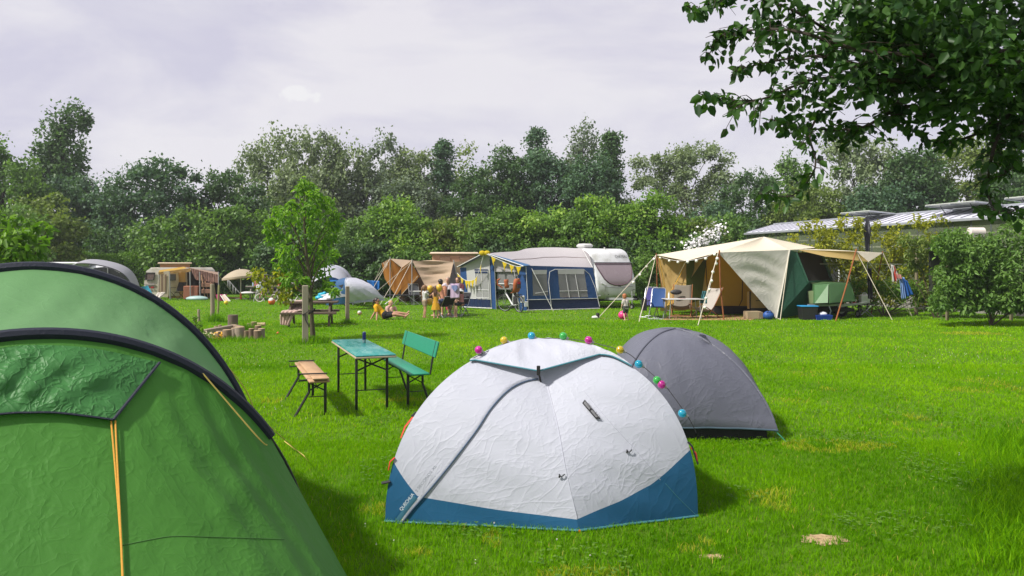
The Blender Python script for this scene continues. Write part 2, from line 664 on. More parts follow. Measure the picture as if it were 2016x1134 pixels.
TREES = [('pale green tree at the far left edge behind the green tent', 8, 258, 150, 56, 'round', 'mid', 0.3, 1.0), ('tall poplar rising highest at the left of the tree line', 124, 188, 84, 62, 'poplar', 'dark', 0.36, 1.15), ('green tree filling in low around the foot of the tall poplar', 170, 330, 150, 59, 'round', 'teal', 0.3, 1.0), ('broad dark tree with a rounded top right of the tall poplar', 292, 303, 205, 57, 'round', 'teal', 0.3, 1.1), ('small dark tree between the broad dark tree and the silvery willows', 432, 330, 92, 58, 'round', 'dark', 0.28, 1.0), ('dark tree half hidden in front of the left silvery willow', 492, 352, 84, 57, 'round', 'dark', 0.28, 1.0), ('silvery willow with sky showing through its feathery left crown', 528, 258, 122, 68, 'willow', 'silver', 0.34, 0.62), ('full silvery willow behind the young leafy tree', 640, 250, 140, 68, 'willow', 'silver', 0.34, 0.95), ('grey green willow low behind the top of the young tree', 585, 330, 120, 64, 'willow', 'silver', 0.32, 0.8), ('dusky grey green tree right of the full silvery willow', 712, 308, 110, 70, 'round', 'grey', 0.32, 1.0), ('slender feathery tree rising just left of the middle of the tree line', 762, 266, 66, 71, 'willow', 'grey', 0.32, 0.6), ('wide pale green tree near the middle of the tree line', 812, 273, 112, 70, 'round', 'silver', 0.32, 0.9), ('dusky tree standing low below the wide pale green tree', 800, 350, 130, 66, 'round', 'grey', 0.3, 1.0), ('dark pointed tree between the wide pale tree and the airy one', 873, 276, 76, 69, 'conifer', 'teal', 0.3, 1.2), ('thin airy tree with an open crown against the sky', 927, 277, 66, 73, 'round', 'olive', 0.32, 0.38), ('round dark tree below the thin airy tree', 940, 318, 90, 66, 'round', 'dark', 0.3, 1.0), ('dark green tree left of the spruce', 1002, 284, 92, 66, 'round', 'dark', 0.3, 1.0), ('spruce with a pointed top in the middle group of trees', 1056, 252, 66, 70, 'conifer', 'teal', 0.3, 1.2), ('big blue green tree in front of the spruce', 1075, 292, 150, 66, 'round', 'teal', 0.32, 1.1), ('tall greyish tree with a thin feathery top, highest of the middle group', 1145, 234, 88, 72, 'poplar', 'grey', 0.32, 0.55), ('blue green tree under the tall greyish tree', 1150, 300, 110, 65, 'round', 'teal', 0.3, 1.0), ('dark drooping conifer at the right end of the middle group', 1203, 262, 84, 67, 'conifer', 'dark', 0.32, 0.9), ('large domed grey green willow standing alone right of the middle group', 1350, 280, 186, 73, 'round', 'silver', 0.32, 2.2), ('dark tree low at the right foot of the large domed willow', 1478, 338, 100, 62, 'round', 'dark', 0.28, 1.0), ('dark bushy tree in the gap behind the hedge top', 1415, 392, 100, 58, 'round', 'teal', 0.28, 1.0), ('upright light green tree right of the domed willow', 1562, 296, 88, 66, 'poplar', 'mid', 0.3, 1.0), ('lime green bushy tree behind the left end of the greenhouse', 1592, 362, 130, 60, 'round', 'olive', 0.28, 1.0), ('pale willow behind the greenhouse under the overhanging branch', 1690, 268, 120, 62, 'willow', 'silver', 0.32, 0.9), ('dark tree behind the middle of the greenhouse roof', 1790, 290, 150, 60, 'round', 'dark', 0.3, 1.1), ('dark leafy tree behind the greenhouse below the pale willow', 1740, 352, 150, 58, 'round', 'teal', 0.28, 1.0), ('olive tree behind the right end of the greenhouse', 1905, 262, 170, 62, 'round', 'olive', 0.3, 1.0), ('dark green tree at the right edge behind the greenhouse', 2010, 330, 140, 58, 'round', 'dark', 0.3, 1.0), ('green tree beyond the right edge of the greenhouse roof', 2110, 270, 170, 60, 'round', 'mid', 0.3, 0.8), ('mid green tree beyond the left end of the tree line', -110, 280, 170, 58, 'round', 'teal', 0.3, 0.8)]
TN = {'conifer': 'conifer_tree', 'willow': 'willow_tree', 'poplar': 'poplar_tree', 'round': 'broadleaf_tree'}
for i, (lb, px, top, w, d, st, lm, lf, de) in enumerate(TREES):
 tree(lb, px, top, w, d, st, lm, None, lf * 0.86, de, FAR, 'willow_tree' if 'willow' in lb else TN[st], seed=i, ry=2.6)
BUSH = 'tall bushes along the edge of the meadow'
BUSHES = [('olive bush at the left edge behind the grey awning', 92, 382, 130, 47, 'olive', 0.24), ('dark bush behind the far left end of the green tent', 10, 400, 130, 44, 'mid', 0.24), ('rounded light green bush behind the orange awned caravan', 402, 402, 190, 50, 'mid', 0.25), ('dark bush under the broad dark tree', 250, 430, 170, 53, 'dark', 0.25), ('dark bush behind the beige parasol', 480, 445, 130, 52, 'dark', 0.25), ('dark shady bush behind the young tree', 590, 420, 140, 47, 'dark', 0.25)]
for i, (lb, px, top, w, d, lm, lf) in enumerate(BUSHES):
 tree(lb, px, top, w, d, 'round', lm, 0.1, lf, 1.0, BUSH, 'bush', seed=60 + i, ry=1.7, cat='bush', limbs=6)
HEDG = 'shrubs of the tall mixed hedge behind the tents'
HP = [(700, 424, 120, 46.5, 'mid', 'beside the young tree crown'), (768, 380, 105, 47.0, 'hedge', 'above the blue and white tent'), (835, 418, 110, 46.0, 'hedge', 'above the brown tent peaks'), (905, 428, 120, 45.5, 'olive', 'above the pop top roof'), (985, 402, 125, 45.0, 'mid', 'above the yellow bunting peak'), (1062, 386, 110, 45.0, 'hedge', 'above the grey awning roof'), (1128, 416, 110, 44.5, 'mid', 'above the caravan roof hatch'), (1190, 382, 115, 44.5, 'hedge', 'above the caravan front'), (1262, 384, 125, 44.0, 'hedge', 'just right of the caravan'), (1335, 418, 120, 44.5, 'olive', 'above the left corner of the cream tent'), (1405, 414, 125, 46.0, 'mid', 'beside the white flowering shrub')]
for i, (px, top, w, d, lm, tx) in enumerate(HP):
 tree('leafy shrub of the tall hedge ' + tx, px, top, w * 1.12, d, 'round', lm, 0.05, 0.2, 1.1, HEDG, 'hedge_shrub', seed=90 + i, ry=1.3, cat='shrub', limbs=6)
LOWH = [(735, 470, 150, 44.8), (860, 480, 150, 44.3), (985, 470, 150, 43.8), (1110, 470, 150, 43.4), (1215, 462, 130, 43.2), (1300, 470, 120, 42.4), (1390, 455, 120, 43.5)]
LOWT = ['behind the two blue tents', 'behind the brown tent', 'behind the yellow bunting', 'behind the grey awning roof', 'behind the caravan', 'left of the cream tent corner', 'behind the cream tent ridge']
for i, ((px, top, w, d), tx) in enumerate(zip(LOWH, LOWT)):
 tree('low dense shrub at the foot of the hedge ' + tx, px, top, w, d, 'round', 'mid' if i % 2 else 'dark', -0.3, 0.19, 1.1, 'low shrubs at the foot of the hedge', 'hedge_shrub', seed=120 + i, ry=0.9, cat='shrub', limbs=5)

def clipped_hedge(label, x0p, x1p, d0, d1, h, th, lm, seed, n, leaf=0.11, name='clipped_hedge'):
 """a trimmed hedge: leaves over a box, its stems inside"""
 r = np.random.default_rng(seed)
 a, b = (GD(x0p, d0), GD(x1p, d1))
 L = (b - a).length
 t = (b - a).normalized()
 nn = Vector((t.y, -t.x, 0))
 u, k = (r.uniform(0, L, n), r.uniform(0, 1, n))
 top = k < 0.4
 z = np.where(top, h + 0.12 * np.sin(u * 1.3) + r.normal(0, 0.09, n), r.uniform(0, h, n))
 w = np.where(top, r.uniform(-th, th, n), th + r.normal(0, 0.07, n))
 p = np.array(a)[None] + np.outer(u, np.array(t)) + np.outer(w, np.array(nn)) + np.outer(z, [0, 0, 1])
 nrm = np.where(top[:, None], np.array([[0, 0, 1.0]]), np.array([list(nn)])) + r.normal(size=(n, 3)) * 0.5
 v, q, kk = leaf_arrays(p, unit(nrm), r.normal(size=(n, 3)), leaf * r.uniform(0.6, 1.4, n))
 root = thing(name, label, 'hedge', a)
 np_mesh('foliage', v, q, LM[lm], np.repeat(r.uniform(0, 1, n), kk), root)
 mb = MB()
 for i in range(int(L / 0.45)):
  q0 = a + t * (i * 0.45 + 0.2)
  mb.tube([q0, q0 + Vector((r.uniform(-0.2, 0.2), r.uniform(-0.2, 0.2), h * 0.55)), q0 + Vector((r.uniform(-0.4, 0.4), r.uniform(-0.3, 0.3), h * 0.95))], [0.05, 0.04, 0.02], 5)
 mb.build('stems', BARKD, root)
 return root
clipped_hedge('long clipped hedge with a lime green top behind the orange awned caravan', 95, 440, 49.5, 50.5, 2.55, 1.1, 'bright', 5, 26000)
clipped_hedge('shady clipped hedge behind the beige parasol and the far picnic table', 425, 690, 50.2, 51, 2.2, 1.0, 'dark', 6, 16000)

def young_tree():
 r = np.random.default_rng(42)
 b = G(617, 672)
 root = thing('young_tree', 'young bright green tree tied to a thick square wooden stake', 'tree', b)
 d = b.y
 cl = []
 spec = [(600, 375, 26), (575, 405, 22), (640, 398, 22), (560, 425, 26), (620, 425, 34), (655, 440, 20), (540, 440, 20), (595, 455, 38), (640, 465, 24), (548, 470, 26), (570, 495, 32), (620, 500, 32), (652, 500, 14), (590, 530, 30), (560, 520, 20), (630, 530, 22), (600, 552, 16), (640, 560, 10), (588, 568, 12), (655, 575, 7), (608, 410, 20), (598, 362, 14), (570, 552, 16), (530, 455, 12), (665, 425, 12), (545, 415, 12), (620, 385, 16)]
 pos, idx = ([], [])
 for k, (px, py, rr) in enumerate(spec):
  px, rr = (596 + (px - 596) * 1.02 + r.uniform(-6, 6), rr * r.uniform(0.62, 0.95))
  c = np.array(W(px, py, d + r.uniform(-0.5, 0.5)))
  R = rr / F * d
  m = int(14 + rr * 5.6)
  dd = rand_dirs(m, r)
  pos.append(c + dd * np.array([1, 1, 0.9]) * R * 1.25 * r.uniform(0.1, 1, m)[:, None] ** 0.5)
  idx += [k] * m
  cl.append(c)
 pos = np.concatenate(pos)
 m = len(pos)
 ax = r.normal(size=(m, 3)) * 0.8 + np.array([0, 0, -0.7])
 nrm = unit(r.normal(size=(m, 3)) * 0.55 + np.array([0, -0.25, 0.9]))
 v, q, k = leaf_arrays(pos, nrm, ax, r.uniform(0.08, 0.17, m), 0.44, True, r=r)
 np_mesh('crown', v, q, LM['young'], np.repeat(r.uniform(0, 1, m) ** 1.2, k), root)
 mb = trunk_mb(r, b - Vector((0, 0, 0.05)), W(598, 400, d), 0.062, [Vector(c) for c in cl], 16, 0.1)
 mb.build('trunk', bark('bark_young', (0.085, 0.075, 0.045)), root)
 m = 420
 c = [W(508, 540, d), W(535, 556, d), W(568, 566, d), W(555, 543, d), W(558, 585, d), W(522, 562, d)]
 ci = r.integers(0, 6, m)
 pos = np.array([c[i] for i in ci]) + rand_dirs(m, r) * np.array([1, 1, 0.9]) * (0.24 * r.uniform(0, 1, m) ** 0.5)[:, None]
 v, q, k = leaf_arrays(pos, unit(r.normal(size=(m, 3)) * 0.5 + np.array([0, -0.3, 0.9])), r.normal(size=(m, 3)) + np.array([0, 0, -0.8]), r.uniform(0.08, 0.16, m), 0.45, True, r=r)
 o = np_mesh('low_shoot', v, q, LM['yellow'], np.repeat(r.uniform(0, 1, m), k), root)
 o['label'] = 'yellowing leaves on low shoots left of the stake'
 mb = MB()
 for q0 in c:
  mb.tube(spline([W(612, 590, d), lerp(W(612, 575, d), q0, 0.5) + V(0, 0, 0.1), q0], 4), [0.016 - 0.0013 * i for i in range(9)], 5)
 mb.build('twig', BARK, root)
 return root
young_tree()
p0 = G(601, 676)
st = thing('tree_stake', 'thick square weathered stake beside the young tree trunk', 'post', p0)
MB().box(p0 + V(0, 0, 0.69), (0.145, 0.13, 1.44), 0.3, bev=0.015).build('post', wood('weathered_post', (0.27, 0.24, 0.18), (1, 1, 0.12)), st)
mb = MB()
a, b2, c2 = (W(596, 620, p0.y - 0.09), W(606, 614, p0.y - 0.1), W(620, 607, p0.y))
mb.tube([a, b2, c2, W(618, 612, p0.y + 0.1), W(598, 622, p0.y + 0.1), a], 0.03, 5, flat=0.3)
mb.tube([W(601, 618, p0.y - 0.11), W(602, 630, p0.y - 0.13), W(608, 642, p0.y - 0.11)], [0.035, 0.045, 0.03], 5, flat=0.3)
mb.build('strap', mat('black_rubber', (0.012, 0.012, 0.014), 0.6), st)

def bush_px(label, spec, d, leaf, lm, seed, name='bush', cat='bush', near=True, foot=None, spread=0.5, dens=1.0, wid=0.5):
 r = np.random.default_rng(seed)
 f = foot or (spec[0][0], d)
 base = GD(f[0], f[1])
 root = thing(name, label, cat, base)
 pos, ci = ([], [])
 lpx = leaf / d * F
 for k, (px, py, rr) in enumerate(spec):
  c = np.array(W(px, py, d + r.uniform(-spread, spread)))
  m = int(dens * 6.5 * rr * rr / (lpx * lpx * 0.3)) + 6
  R = rr / F * d
  dd = rand_dirs(m, r)
  pos.append(c + dd * R * r.uniform(0.02, 1, m)[:, None] ** 0.5)
  ci += [k] * m
 pos = np.concatenate(pos)
 keep = pos[:, 2] > 0.01
 pos = pos[keep]
 m = len(pos)
 ct = r.uniform(0, 1, len(spec))[np.array(ci)[keep]]
 v, q, k = leaf_arrays(pos, unit(r.normal(size=(m, 3)) * 0.55 + np.array([0, -0.2, 0.9])), r.normal(size=(m, 3)) + np.array([0, 0, -0.5]), leaf * r.uniform(0.6, 1.35, m), wid, near, r=r)
 np_mesh('foliage', v, q, LM[lm], np.repeat(np.clip(0.35 * ct + 0.65 * r.uniform(0, 1, m), 0, 1), k), root)
 mb = MB()
 for px, py, rr in spec[::max(1, len(spec) // 9)]:
  e = W(px, py, d)
  mb.tube(spline([base - V(0, 0, 0.05), lerp(base, e, 0.55) + V(0, 0, 0.12 * max(0.3, e.z)), e], 4), [max(0.006, 0.02 - 0.0018 * i) for i in range(9)], 5)
 mb.build('stems', BARK, root)
 return root
rr = random.Random(3)
bush_px('large leaved bright bush at the left edge directly behind the green tent', [(rr.uniform(-60, 60), rr.uniform(455, 540), rr.uniform(16, 28)) for _ in range(26)] + [(70, 462, 16), (92, 452, 12), (80, 480, 14), (60, 440, 10), (30, 440, 14), (5, 430, 16), (75, 500, 12)], 15.0, 0.17, 'bright', 71, foot=(10, 15.0))
bush_px('leafy weeds growing beside the right shoulder of the green tent', [(372, 650, 12), (385, 640, 10), (392, 655, 12), (380, 662, 12), (400, 662, 8), (368, 640, 8), (396, 640, 6), (384, 625, 5)], 18.8, 0.075, 'bright', 72, 'weeds', 'weeds', foot=(384, 18.8), spread=0.25)
bush_px('dense leafy shrub filling the right edge behind the wire fence', [(rr.uniform(1850, 2060), rr.uniform(470, 595), rr.uniform(14, 26)) for _ in range(95)] + [(rr.uniform(1840, 2040), rr.uniform(575, 604), 16) for _ in range(26)] + [(rr.uniform(1820, 2050), rr.uniform(592, 608), 14) for _ in range(34)] + [(2000, 440, 18), (1980, 455, 18), (2025, 450, 20), (1960, 470, 16), (1860, 570, 12), (1838, 585, 10), (1890, 500, 14)], 24.0, 0.14, 'mid', 73, 'shrub', 'shrub', foot=(1950, 24.0), spread=0.7, dens=1.0)
bush_px('olive tinged shrub in front of the white door of the greenhouse', [(rr.uniform(1775, 1980), rr.uniform(470, 600), rr.uniform(11, 18)) for _ in range(72)], 27.5, 0.13, 'olive', 74, 'shrub', 'shrub', foot=(1840, 27.5), spread=0.6, dens=0.8)
bush_px('low green weeds along the foot of the wire fence', [(rr.uniform(1650, 1850), rr.uniform(555, 600), rr.uniform(8, 14)) for _ in range(40)], 28.6, 0.1, 'bright', 75, 'weeds', 'weeds', foot=(1740, 28.6), spread=0.3, dens=0.7)
bush_px('golden green climbing vine covering the fence before the greenhouse', [(1560 + 30 * i + rr.uniform(-12, 12), 452 + rr.uniform(-18, 22), rr.uniform(9, 16)) for i in range(11)] + [(rr.uniform(1585, 1865), rr.uniform(458, 592), rr.uniform(12, 19)) for _ in range(135)] + [(1690 + rr.uniform(-40, 40), 440 + rr.uniform(-10, 14), 11) for _ in range(6)] + [(1830 + rr.uniform(-30, 50), 432 + rr.uniform(-10, 12), 10) for _ in range(5)], 31.0, 0.15, 'yellow', 76, 'climbing_vine', 'vine', foot=(1700, 31.0), spread=0.5, dens=0.62)
bush_px('ferny green shrub between the caravan and the cream tent', [(rr.uniform(1255, 1320), rr.uniform(490, 600), rr.uniform(8, 14)) for _ in range(26)], 36.0, 0.13, 'mid', 77, 'shrub', 'shrub', foot=(1285, 36), spread=0.4)
wf = bush_px('white flowering shrub beside the cream tent ridge', [(1385 + rr.uniform(-26, 26), 482 + rr.uniform(-18, 14), 10) for _ in range(10)] + [(1410, 460, 8)], 39.0, 0.14, 'mid', 78, 'flowering_shrub', 'shrub', foot=(1390, 39), spread=0.3, dens=0.6)
r = np.random.default_rng(8)
m = 420
t = r.uniform(0, 1, m)
pos = np.stack([np.interp(t, [0, 1], [1352, 1418]) + r.normal(0, 9, m), np.interp(t, [0, 1], [494, 450]) + r.normal(0, 9, m)], 1)
pos = np.array([W(a, b, 38.4 + c) for (a, b), c in zip(pos, r.uniform(-0.3, 0.3, m))])
v, q, k = leaf_arrays(pos, unit(r.normal(size=(m, 3)) * 0.5 + np.array([-0.2, -0.6, 0.6])), r.normal(size=(m, 3)), r.uniform(0.09, 0.17, m), 0.8)
np_mesh('blossom', v, q, mat('white_petals', (0.72, 0.7, 0.72), 0.7), None, wf)

def overhang():
 r = np.random.default_rng(5)
 base = V(5.3, 5.2, 0)
 root = thing('overhanging_tree', 'dark leafy tree whose branches hang into the upper right corner', 'tree', base)
 mb = MB()
 mb.tube(spline([base, V(5.2, 5.2, 1.6), V(5.0, 5.1, 3.2), V(4.6, 5.1, 4.6), V(4.2, 5.2, 5.8)], 4), [0.22 - 0.009 * i for i in range(17)], 10)
 D = 4.9
 limbs = [[(2016, 60), (1860, 70), (1700, 90), (1560, 20), (1440, -20), (1385, 20), (1352, 12)], [(2016, 120), (1850, 110), (1700, 100), (1560, 60), (1470, 60), (1420, 70), (1395, 110)], [(2016, 150), (1850, 150), (1680, 150), (1590, 160), (1500, 195), (1430, 196), (1375, 184)], [(1900, 150), (1760, 160), (1640, 200), (1595, 260), (1605, 330), (1560, 385), (1500, 382)], [(1900, 200), (1780, 210), (1700, 250), (1640, 255), (1560, 250), (1520, 235)], [(2016, 200), (1930, 260), (1850, 280), (1790, 250), (1760, 180)], [(2016, 210), (1970, 260), (1950, 320), (1945, 380), (1965, 420), (2005, 410)], [(2060, 200), (2010, 280), (2000, 320), (1975, 345)], [(1860, 120), (1760, 60), (1640, -30), (1560, -60)], [(1780, 160), (1740, 60), (1756, 120), (1760, 175)], [(1800, 160), (1700, 130), (1600, 110), (1480, 130), (1450, 140)]]
 limb_pts = []
 for k, L in enumerate(limbs):
  d = D + r.uniform(-0.5, 0.7)
  pts = spline([V(4.9, 5.1, 3.7)] + [W(px, py, d + 0.15 * i * r.uniform(-1, 1)) for i, (px, py) in enumerate(L)], 5)
  n = len(pts)
  mb.tube(pts, [0.017 * (1 - i / n) ** 1.5 + 0.0032 for i in range(n)], 6)
  limb_pts.append(pts)
 pos, ax = ([], [])
 tw = mb
 for li, pts in enumerate(limb_pts):
  n = len(pts)
  thin = li in (3, 5, 6, 7)
  for i in range(5, n):
   for s in range(2 if thin else 3 if i < n - 3 else 2):
    p = pts[i]
    dr = Vector(rand_dirs(1, r)[0])
    dr.z = dr.z * 0.6 - 0.25
    L = r.uniform(0.08, 0.3) * (0.5 if thin else 1 if i < n - 8 else 0.35)
    e = p + dr * L
    tw.tube([p, lerp(p, e, 0.5) + V(0, 0, 0.02), e], [0.0035, 0.0025, 0.0015], 4)
    for q in range(int(2 + L * 12)):
     t = (q + 0.5) / (2 + L * 12)
     pos.append(lerp(p, e, t) + Vector(r.normal(size=3) * 0.012))
     ax.append(dr * 0.5 + Vector(r.normal(size=3) * 0.7) + V(0, 0, -0.5))
 mb.build('trunk', BARKD, root)
 cl = []

 def blob(px, py, rad, d, n):
  c = np.array(W(px, py, d))
  p = c + rand_dirs(n, r) * (np.array([1, 1.2, 0.8]) * (rad / F * d)) * r.uniform(0.02, 1, n)[:, None] ** 0.45
  for a in p:
   pos.append(Vector(a))
   ax.append(Vector(r.normal(size=3)) + V(0, 0, -0.5))
 for px, py, rad, n in [(1900, 30, 110, 520), (1980, 90, 120, 620), (1800, 60, 100, 480), (1900, 130, 110, 560), (1810, 140, 70, 240), (2000, 190, 90, 420), (1720, 30, 80, 300), (1965, 235, 60, 150), (1860, 210, 55, 120), (2010, 260, 50, 140), (1640, 60, 80, 90), (1560, 90, 70, 50), (1690, 150, 70, 95), (1590, 180, 60, 62), (1530, 20, 70, 66), (1620, 215, 40, 36), (1790, 235, 36, 34), (1880, 270, 30, 26), (1990, 300, 30, 34), (1560, 235, 30, 24)]:
  blob(px, py, rad, D + r.uniform(-0.5, 0.8), n)
 for _ in range(46):  # clumps mostly above the view, added to keep the visible leaves in shade
  blob(r.uniform(1560, 2350), r.uniform(-520, 40), 120, 5.2 + r.uniform(-1.1, 1.3), 150)
 for _ in range(66):
  blob(r.uniform(2130, 3050), r.uniform(-500, 250), 130, 5.2 + r.uniform(-1.1, 1.2), 130)
 m = len(pos)
 pos = np.array([tuple(p) for p in pos])
 ax = np.array([tuple(p) for p in ax])
 nrm = unit(r.normal(size=(m, 3)) * 0.7 + np.array([0, -0.1, 0.75]))
 v, q, k = leaf_arrays(pos, nrm, ax, r.uniform(0.042, 0.082, m), 0.7, True, fold=0.14, r=r)
 np_mesh('crown', v, q, LM['near'], np.repeat(r.uniform(0, 1, m) ** 1.5, k), root)
overhang()

def vnoise(x, y, seed=0, sc=1.0):
 x, y = (x / sc + 100 + seed * 17.3, y / sc + 100 + seed * 9.1)
 xi, yi = (np.floor(x).astype(np.int64), np.floor(y).astype(np.int64))
 fx, fy = (x - xi, y - yi)
 fx, fy = (fx * fx * (3 - 2 * fx), fy * fy * (3 - 2 * fy))

 def h(a, b):
  k = a * 374761393 + b * 668265263 + seed * 974711 & 2147483647
  k = (k ^ k >> 13) * 1274126177 & 2147483647
  return (k & 65535) / 65535.0
 return (h(xi, yi) * (1 - fx) + h(xi + 1, yi) * fx) * (1 - fy) + (h(xi, yi + 1) * (1 - fx) + h(xi + 1, yi + 1) * fx) * fy

def lawn_material():
 m, nt, out = nt_new('lawn_soil_and_thatch')
 p = nd(nt, 'ShaderNodeBsdfPrincipled')
 v = coords(nt)
 a = noise(nt, v, 0.5, 6, 0.6)
 b = noise(nt, v, 9, 5, 0.7)
 f = noise(nt, v, 60, 4, 0.7)
 c = mixc(nt, ramp(nt, a, [(0.35, 0.0), (0.65, 1.0)]), (0.06, 0.15, 0.006), (0.1, 0.2, 0.008))
 c = mixc(nt, ramp(nt, b, [(0.4, 0.0), (0.7, 0.7)]), c, (0.04, 0.095, 0.008))
 c = mixc(nt, ramp(nt, f, [(0.35, 0.0), (0.75, 0.8)]), c, (0.12, 0.22, 0.018))
 nt.links.new(c, p.inputs['Base Color'])
 p.inputs['Roughness'].default_value = 0.95
 p.inputs['Specular IOR Level'].default_value = 0.1
 nt.links.new(bumpn(nt, f, 0.6, 0.03), p.inputs['Normal'])
 nt.links.new(p.outputs[0], out.inputs[0])
 return m
mb = MB()
N = 72
mb.poly([(500 * math.cos(2 * math.pi * i / N), 500 * math.sin(2 * math.pi * i / N), 0) for i in range(N)])
tag(mb.build('lawn', lawn_material()), kind='structure')
BARE = [(1620, 1063, 0.125, 0.085), (1408, 1097, 0.075, 0.035)]
soil = mat('bare_soil_sand', (0.42, 0.3, 0.17), 0.95, var=0.25, vs=18, bump=0.9, bs=26, bd=0.02, dirt=(0.12, 0.08, 0.04), dirts=22, spec=0.1)
bare_xy = []
mb = MB()
for px, py, a, b in BARE:
 c = G(px, py)
 bare_xy.append((c.x, c.y, a, b))
 rr = random.Random(px)
 w_ = [rr.uniform(0.6, 1.25) for _ in range(46)]
 mb.poly([(c.x + a * 1.3 * math.cos(t * 0.13659) * (w_[t] + w_[t - 1]) / 2, c.y + b * 1.35 * math.sin(t * 0.13659) * (w_[t] + w_[t - 1]) / 2, 0.004) for t in range(46)])
tag(mb.build('bare_soil', soil), kind='structure')

def grass_material():
 m, nt, out = nt_new('grass_blades')
 p = nd(nt, 'ShaderNodeBsdfPrincipled')
 at = nd(nt, 'ShaderNodeAttribute', attribute_name='tint')
 c = ramp(nt, at.outputs['Fac'], [(0.0, (0.058, 0.195, 0.002)), (0.4, (0.165, 0.375, 0.003)), (0.75, (0.3, 0.52, 0.005)), (0.93, (0.4, 0.42, 0.03)), (1.0, (0.46, 0.38, 0.1))])
 nt.links.new(c, p.inputs['Base Color'])
 p.inputs['Roughness'].default_value = 0.6
 p.inputs['Specular IOR Level'].default_value = 0.03
 t = nd(nt, 'ShaderNodeBsdfTranslucent')
 nt.links.new(mixc(nt, 1.0, c, (1.2, 1.2, 0.6), 'MULTIPLY'), t.inputs[0])
 mx = nd(nt, 'ShaderNodeMixShader')
 mx.inputs[0].default_value = 0.4
 nt.links.new(p.outputs[0], mx.inputs[1])
 nt.links.new(t.outputs[0], mx.inputs[2])
 nt.links.new(mx.outputs[0], out.inputs[0])
 return m
GM = grass_material()

def blades(n, d0, d1, h, w, r, tuft=None, side=0.74, bias=1.0):
 """n grass blades over the wedge of lawn the camera sees (with a margin)"""
 y = np.sqrt(r.uniform(d0 * d0, d1 * d1, n))
 x = r.uniform(-side, side, n) * y + r.uniform(-0.6, 0.6, n)
 if tuft:
  k = n // 9
  ti = r.integers(0, k, n)
  far = r.uniform(0, 1, n) < 0.45
  x = np.where(far, x, x[ti] + r.normal(0, tuft * 0.22, n))
  y = np.where(far, y, y[ti] + r.normal(0, tuft * 0.22, n))
 keep = np.ones(n, bool)
 for bx, by, a, b in bare_xy:
  keep &= ((x - bx) / a) ** 2 + ((y - by) / b) ** 2 > 0.25 + 1.1 * vnoise(x * 17, y * 17, 9)
 x, y = (x[keep], y[keep])
 n = len(x)
 pat = vnoise(x, y, 1, 1.3) * 0.5 + vnoise(x, y, 2, 0.45) * 0.3 + vnoise(x, y, 5, 4.0) * 0.35
 hh = h * r.uniform(0.5, 1.3, n) * (0.7 + 0.6 * vnoise(x, y, 6, 0.6))
 edge = np.clip((x / y - 0.52) / 0.14, 0, 1) * np.clip((9.5 - y) / 3.5, 0, 1)
 hh *= 1 + 0.5 * edge * vnoise(x, y, 7, 0.5)
 a = r.uniform(0, 2 * np.pi, n)
 lean = hh * r.uniform(0.15, 1.0, n)
 dx, dy = (np.cos(a) * lean, np.sin(a) * lean)
 fa = r.uniform(0, 2 * np.pi, n)
 sx, sy = (np.cos(fa) * w * 0.5 * r.uniform(0.7, 1.3, n), np.sin(fa) * w * 0.5 * r.uniform(0.7, 1.3, n))
 z0 = np.full(n, -0.004)
 P = np.stack([np.stack([x - sx, y - sy, z0], 1), np.stack([x + sx, y + sy, z0], 1), np.stack([x + dx * 0.38 + sx * 0.8, y + dy * 0.38 + sy * 0.8, hh * 0.62], 1), np.stack([x + dx * 0.38 - sx * 0.8, y + dy * 0.38 - sy * 0.8, hh * 0.62], 1), np.stack([x + dx + sx * 0.12, y + dy + sy * 0.12, hh * 0.95], 1), np.stack([x + dx - sx * 0.12, y + dy - sy * 0.12, hh * 0.95], 1)], 1).reshape(-1, 3)
 b = np.arange(n)[:, None] * 6
 Q = np.concatenate([b + np.array([[0, 1, 2, 3]]), b + np.array([[3, 2, 4, 5]])], 0)
 t = np.clip(0.03 + 0.56 * pat - 0.07 + 0.3 * r.uniform(0, 1, n) - 0.13 * np.clip((11 - y) / 4, 0, 1) - 0.22 * edge * vnoise(x, y, 40, 0.5), 0, 0.84)
 dry = (vnoise(x, y, 12, 0.9) > 0.8) & (vnoise(x, y, 14, 0.3) > 0.45) & (r.uniform(0, 1, n) < 0.5 * np.clip((16 - y) / 6, 0.12, 1))
 t[dry] = r.uniform(0.86, 0.97, dry.sum())
 c0 = G(1915, 657)
 pd = ((x - c0.x) / 0.95) ** 2 + ((y - c0.y) / 0.55) ** 2 < r.uniform(0.3, 1.3, n)
 t[pd] = r.uniform(0.84, 0.97, pd.sum())
 t[r.uniform(0, 1, n) < 0.012] = 0.98
 return (P, Q, np.repeat(t, 6))
r = np.random.default_rng(77)
parts = [blades(230000, 3.4, 8.2, 0.04, 0.0048, r, 0.09), blades(170000, 7.8, 14.5, 0.04, 0.009, r, 0.12), blades(120000, 14, 26, 0.04, 0.018, r), blades(60000, 25, 46, 0.04, 0.036, r)]
off, VV, QQ, TT = (0, [], [], [])
for P, Q, T in parts:
 VV.append(P)
 QQ.append(Q + off)
 TT.append(T)
 off += len(P)
tag(np_mesh('grass', np.concatenate(VV), np.concatenate(QQ), GM, np.concatenate(TT)), kind='stuff')
n = 9000
y = np.sqrt(r.uniform(4.4 ** 2, 11 ** 2, n))
x = r.uniform(-0.2, 0.74, n) * y
k = vnoise(x, y, 21, 0.7) + 0.25 * np.clip(x / y - 0.3, 0, 0.4) > 0.72
x, y = (x[k], y[k])
n = len(x)
c = np.stack([x, y, r.uniform(0.02, 0.055, n)], 1)
vv, qq, tt, off = ([], [], [], 0)
a0 = r.uniform(0, 6.28, n)
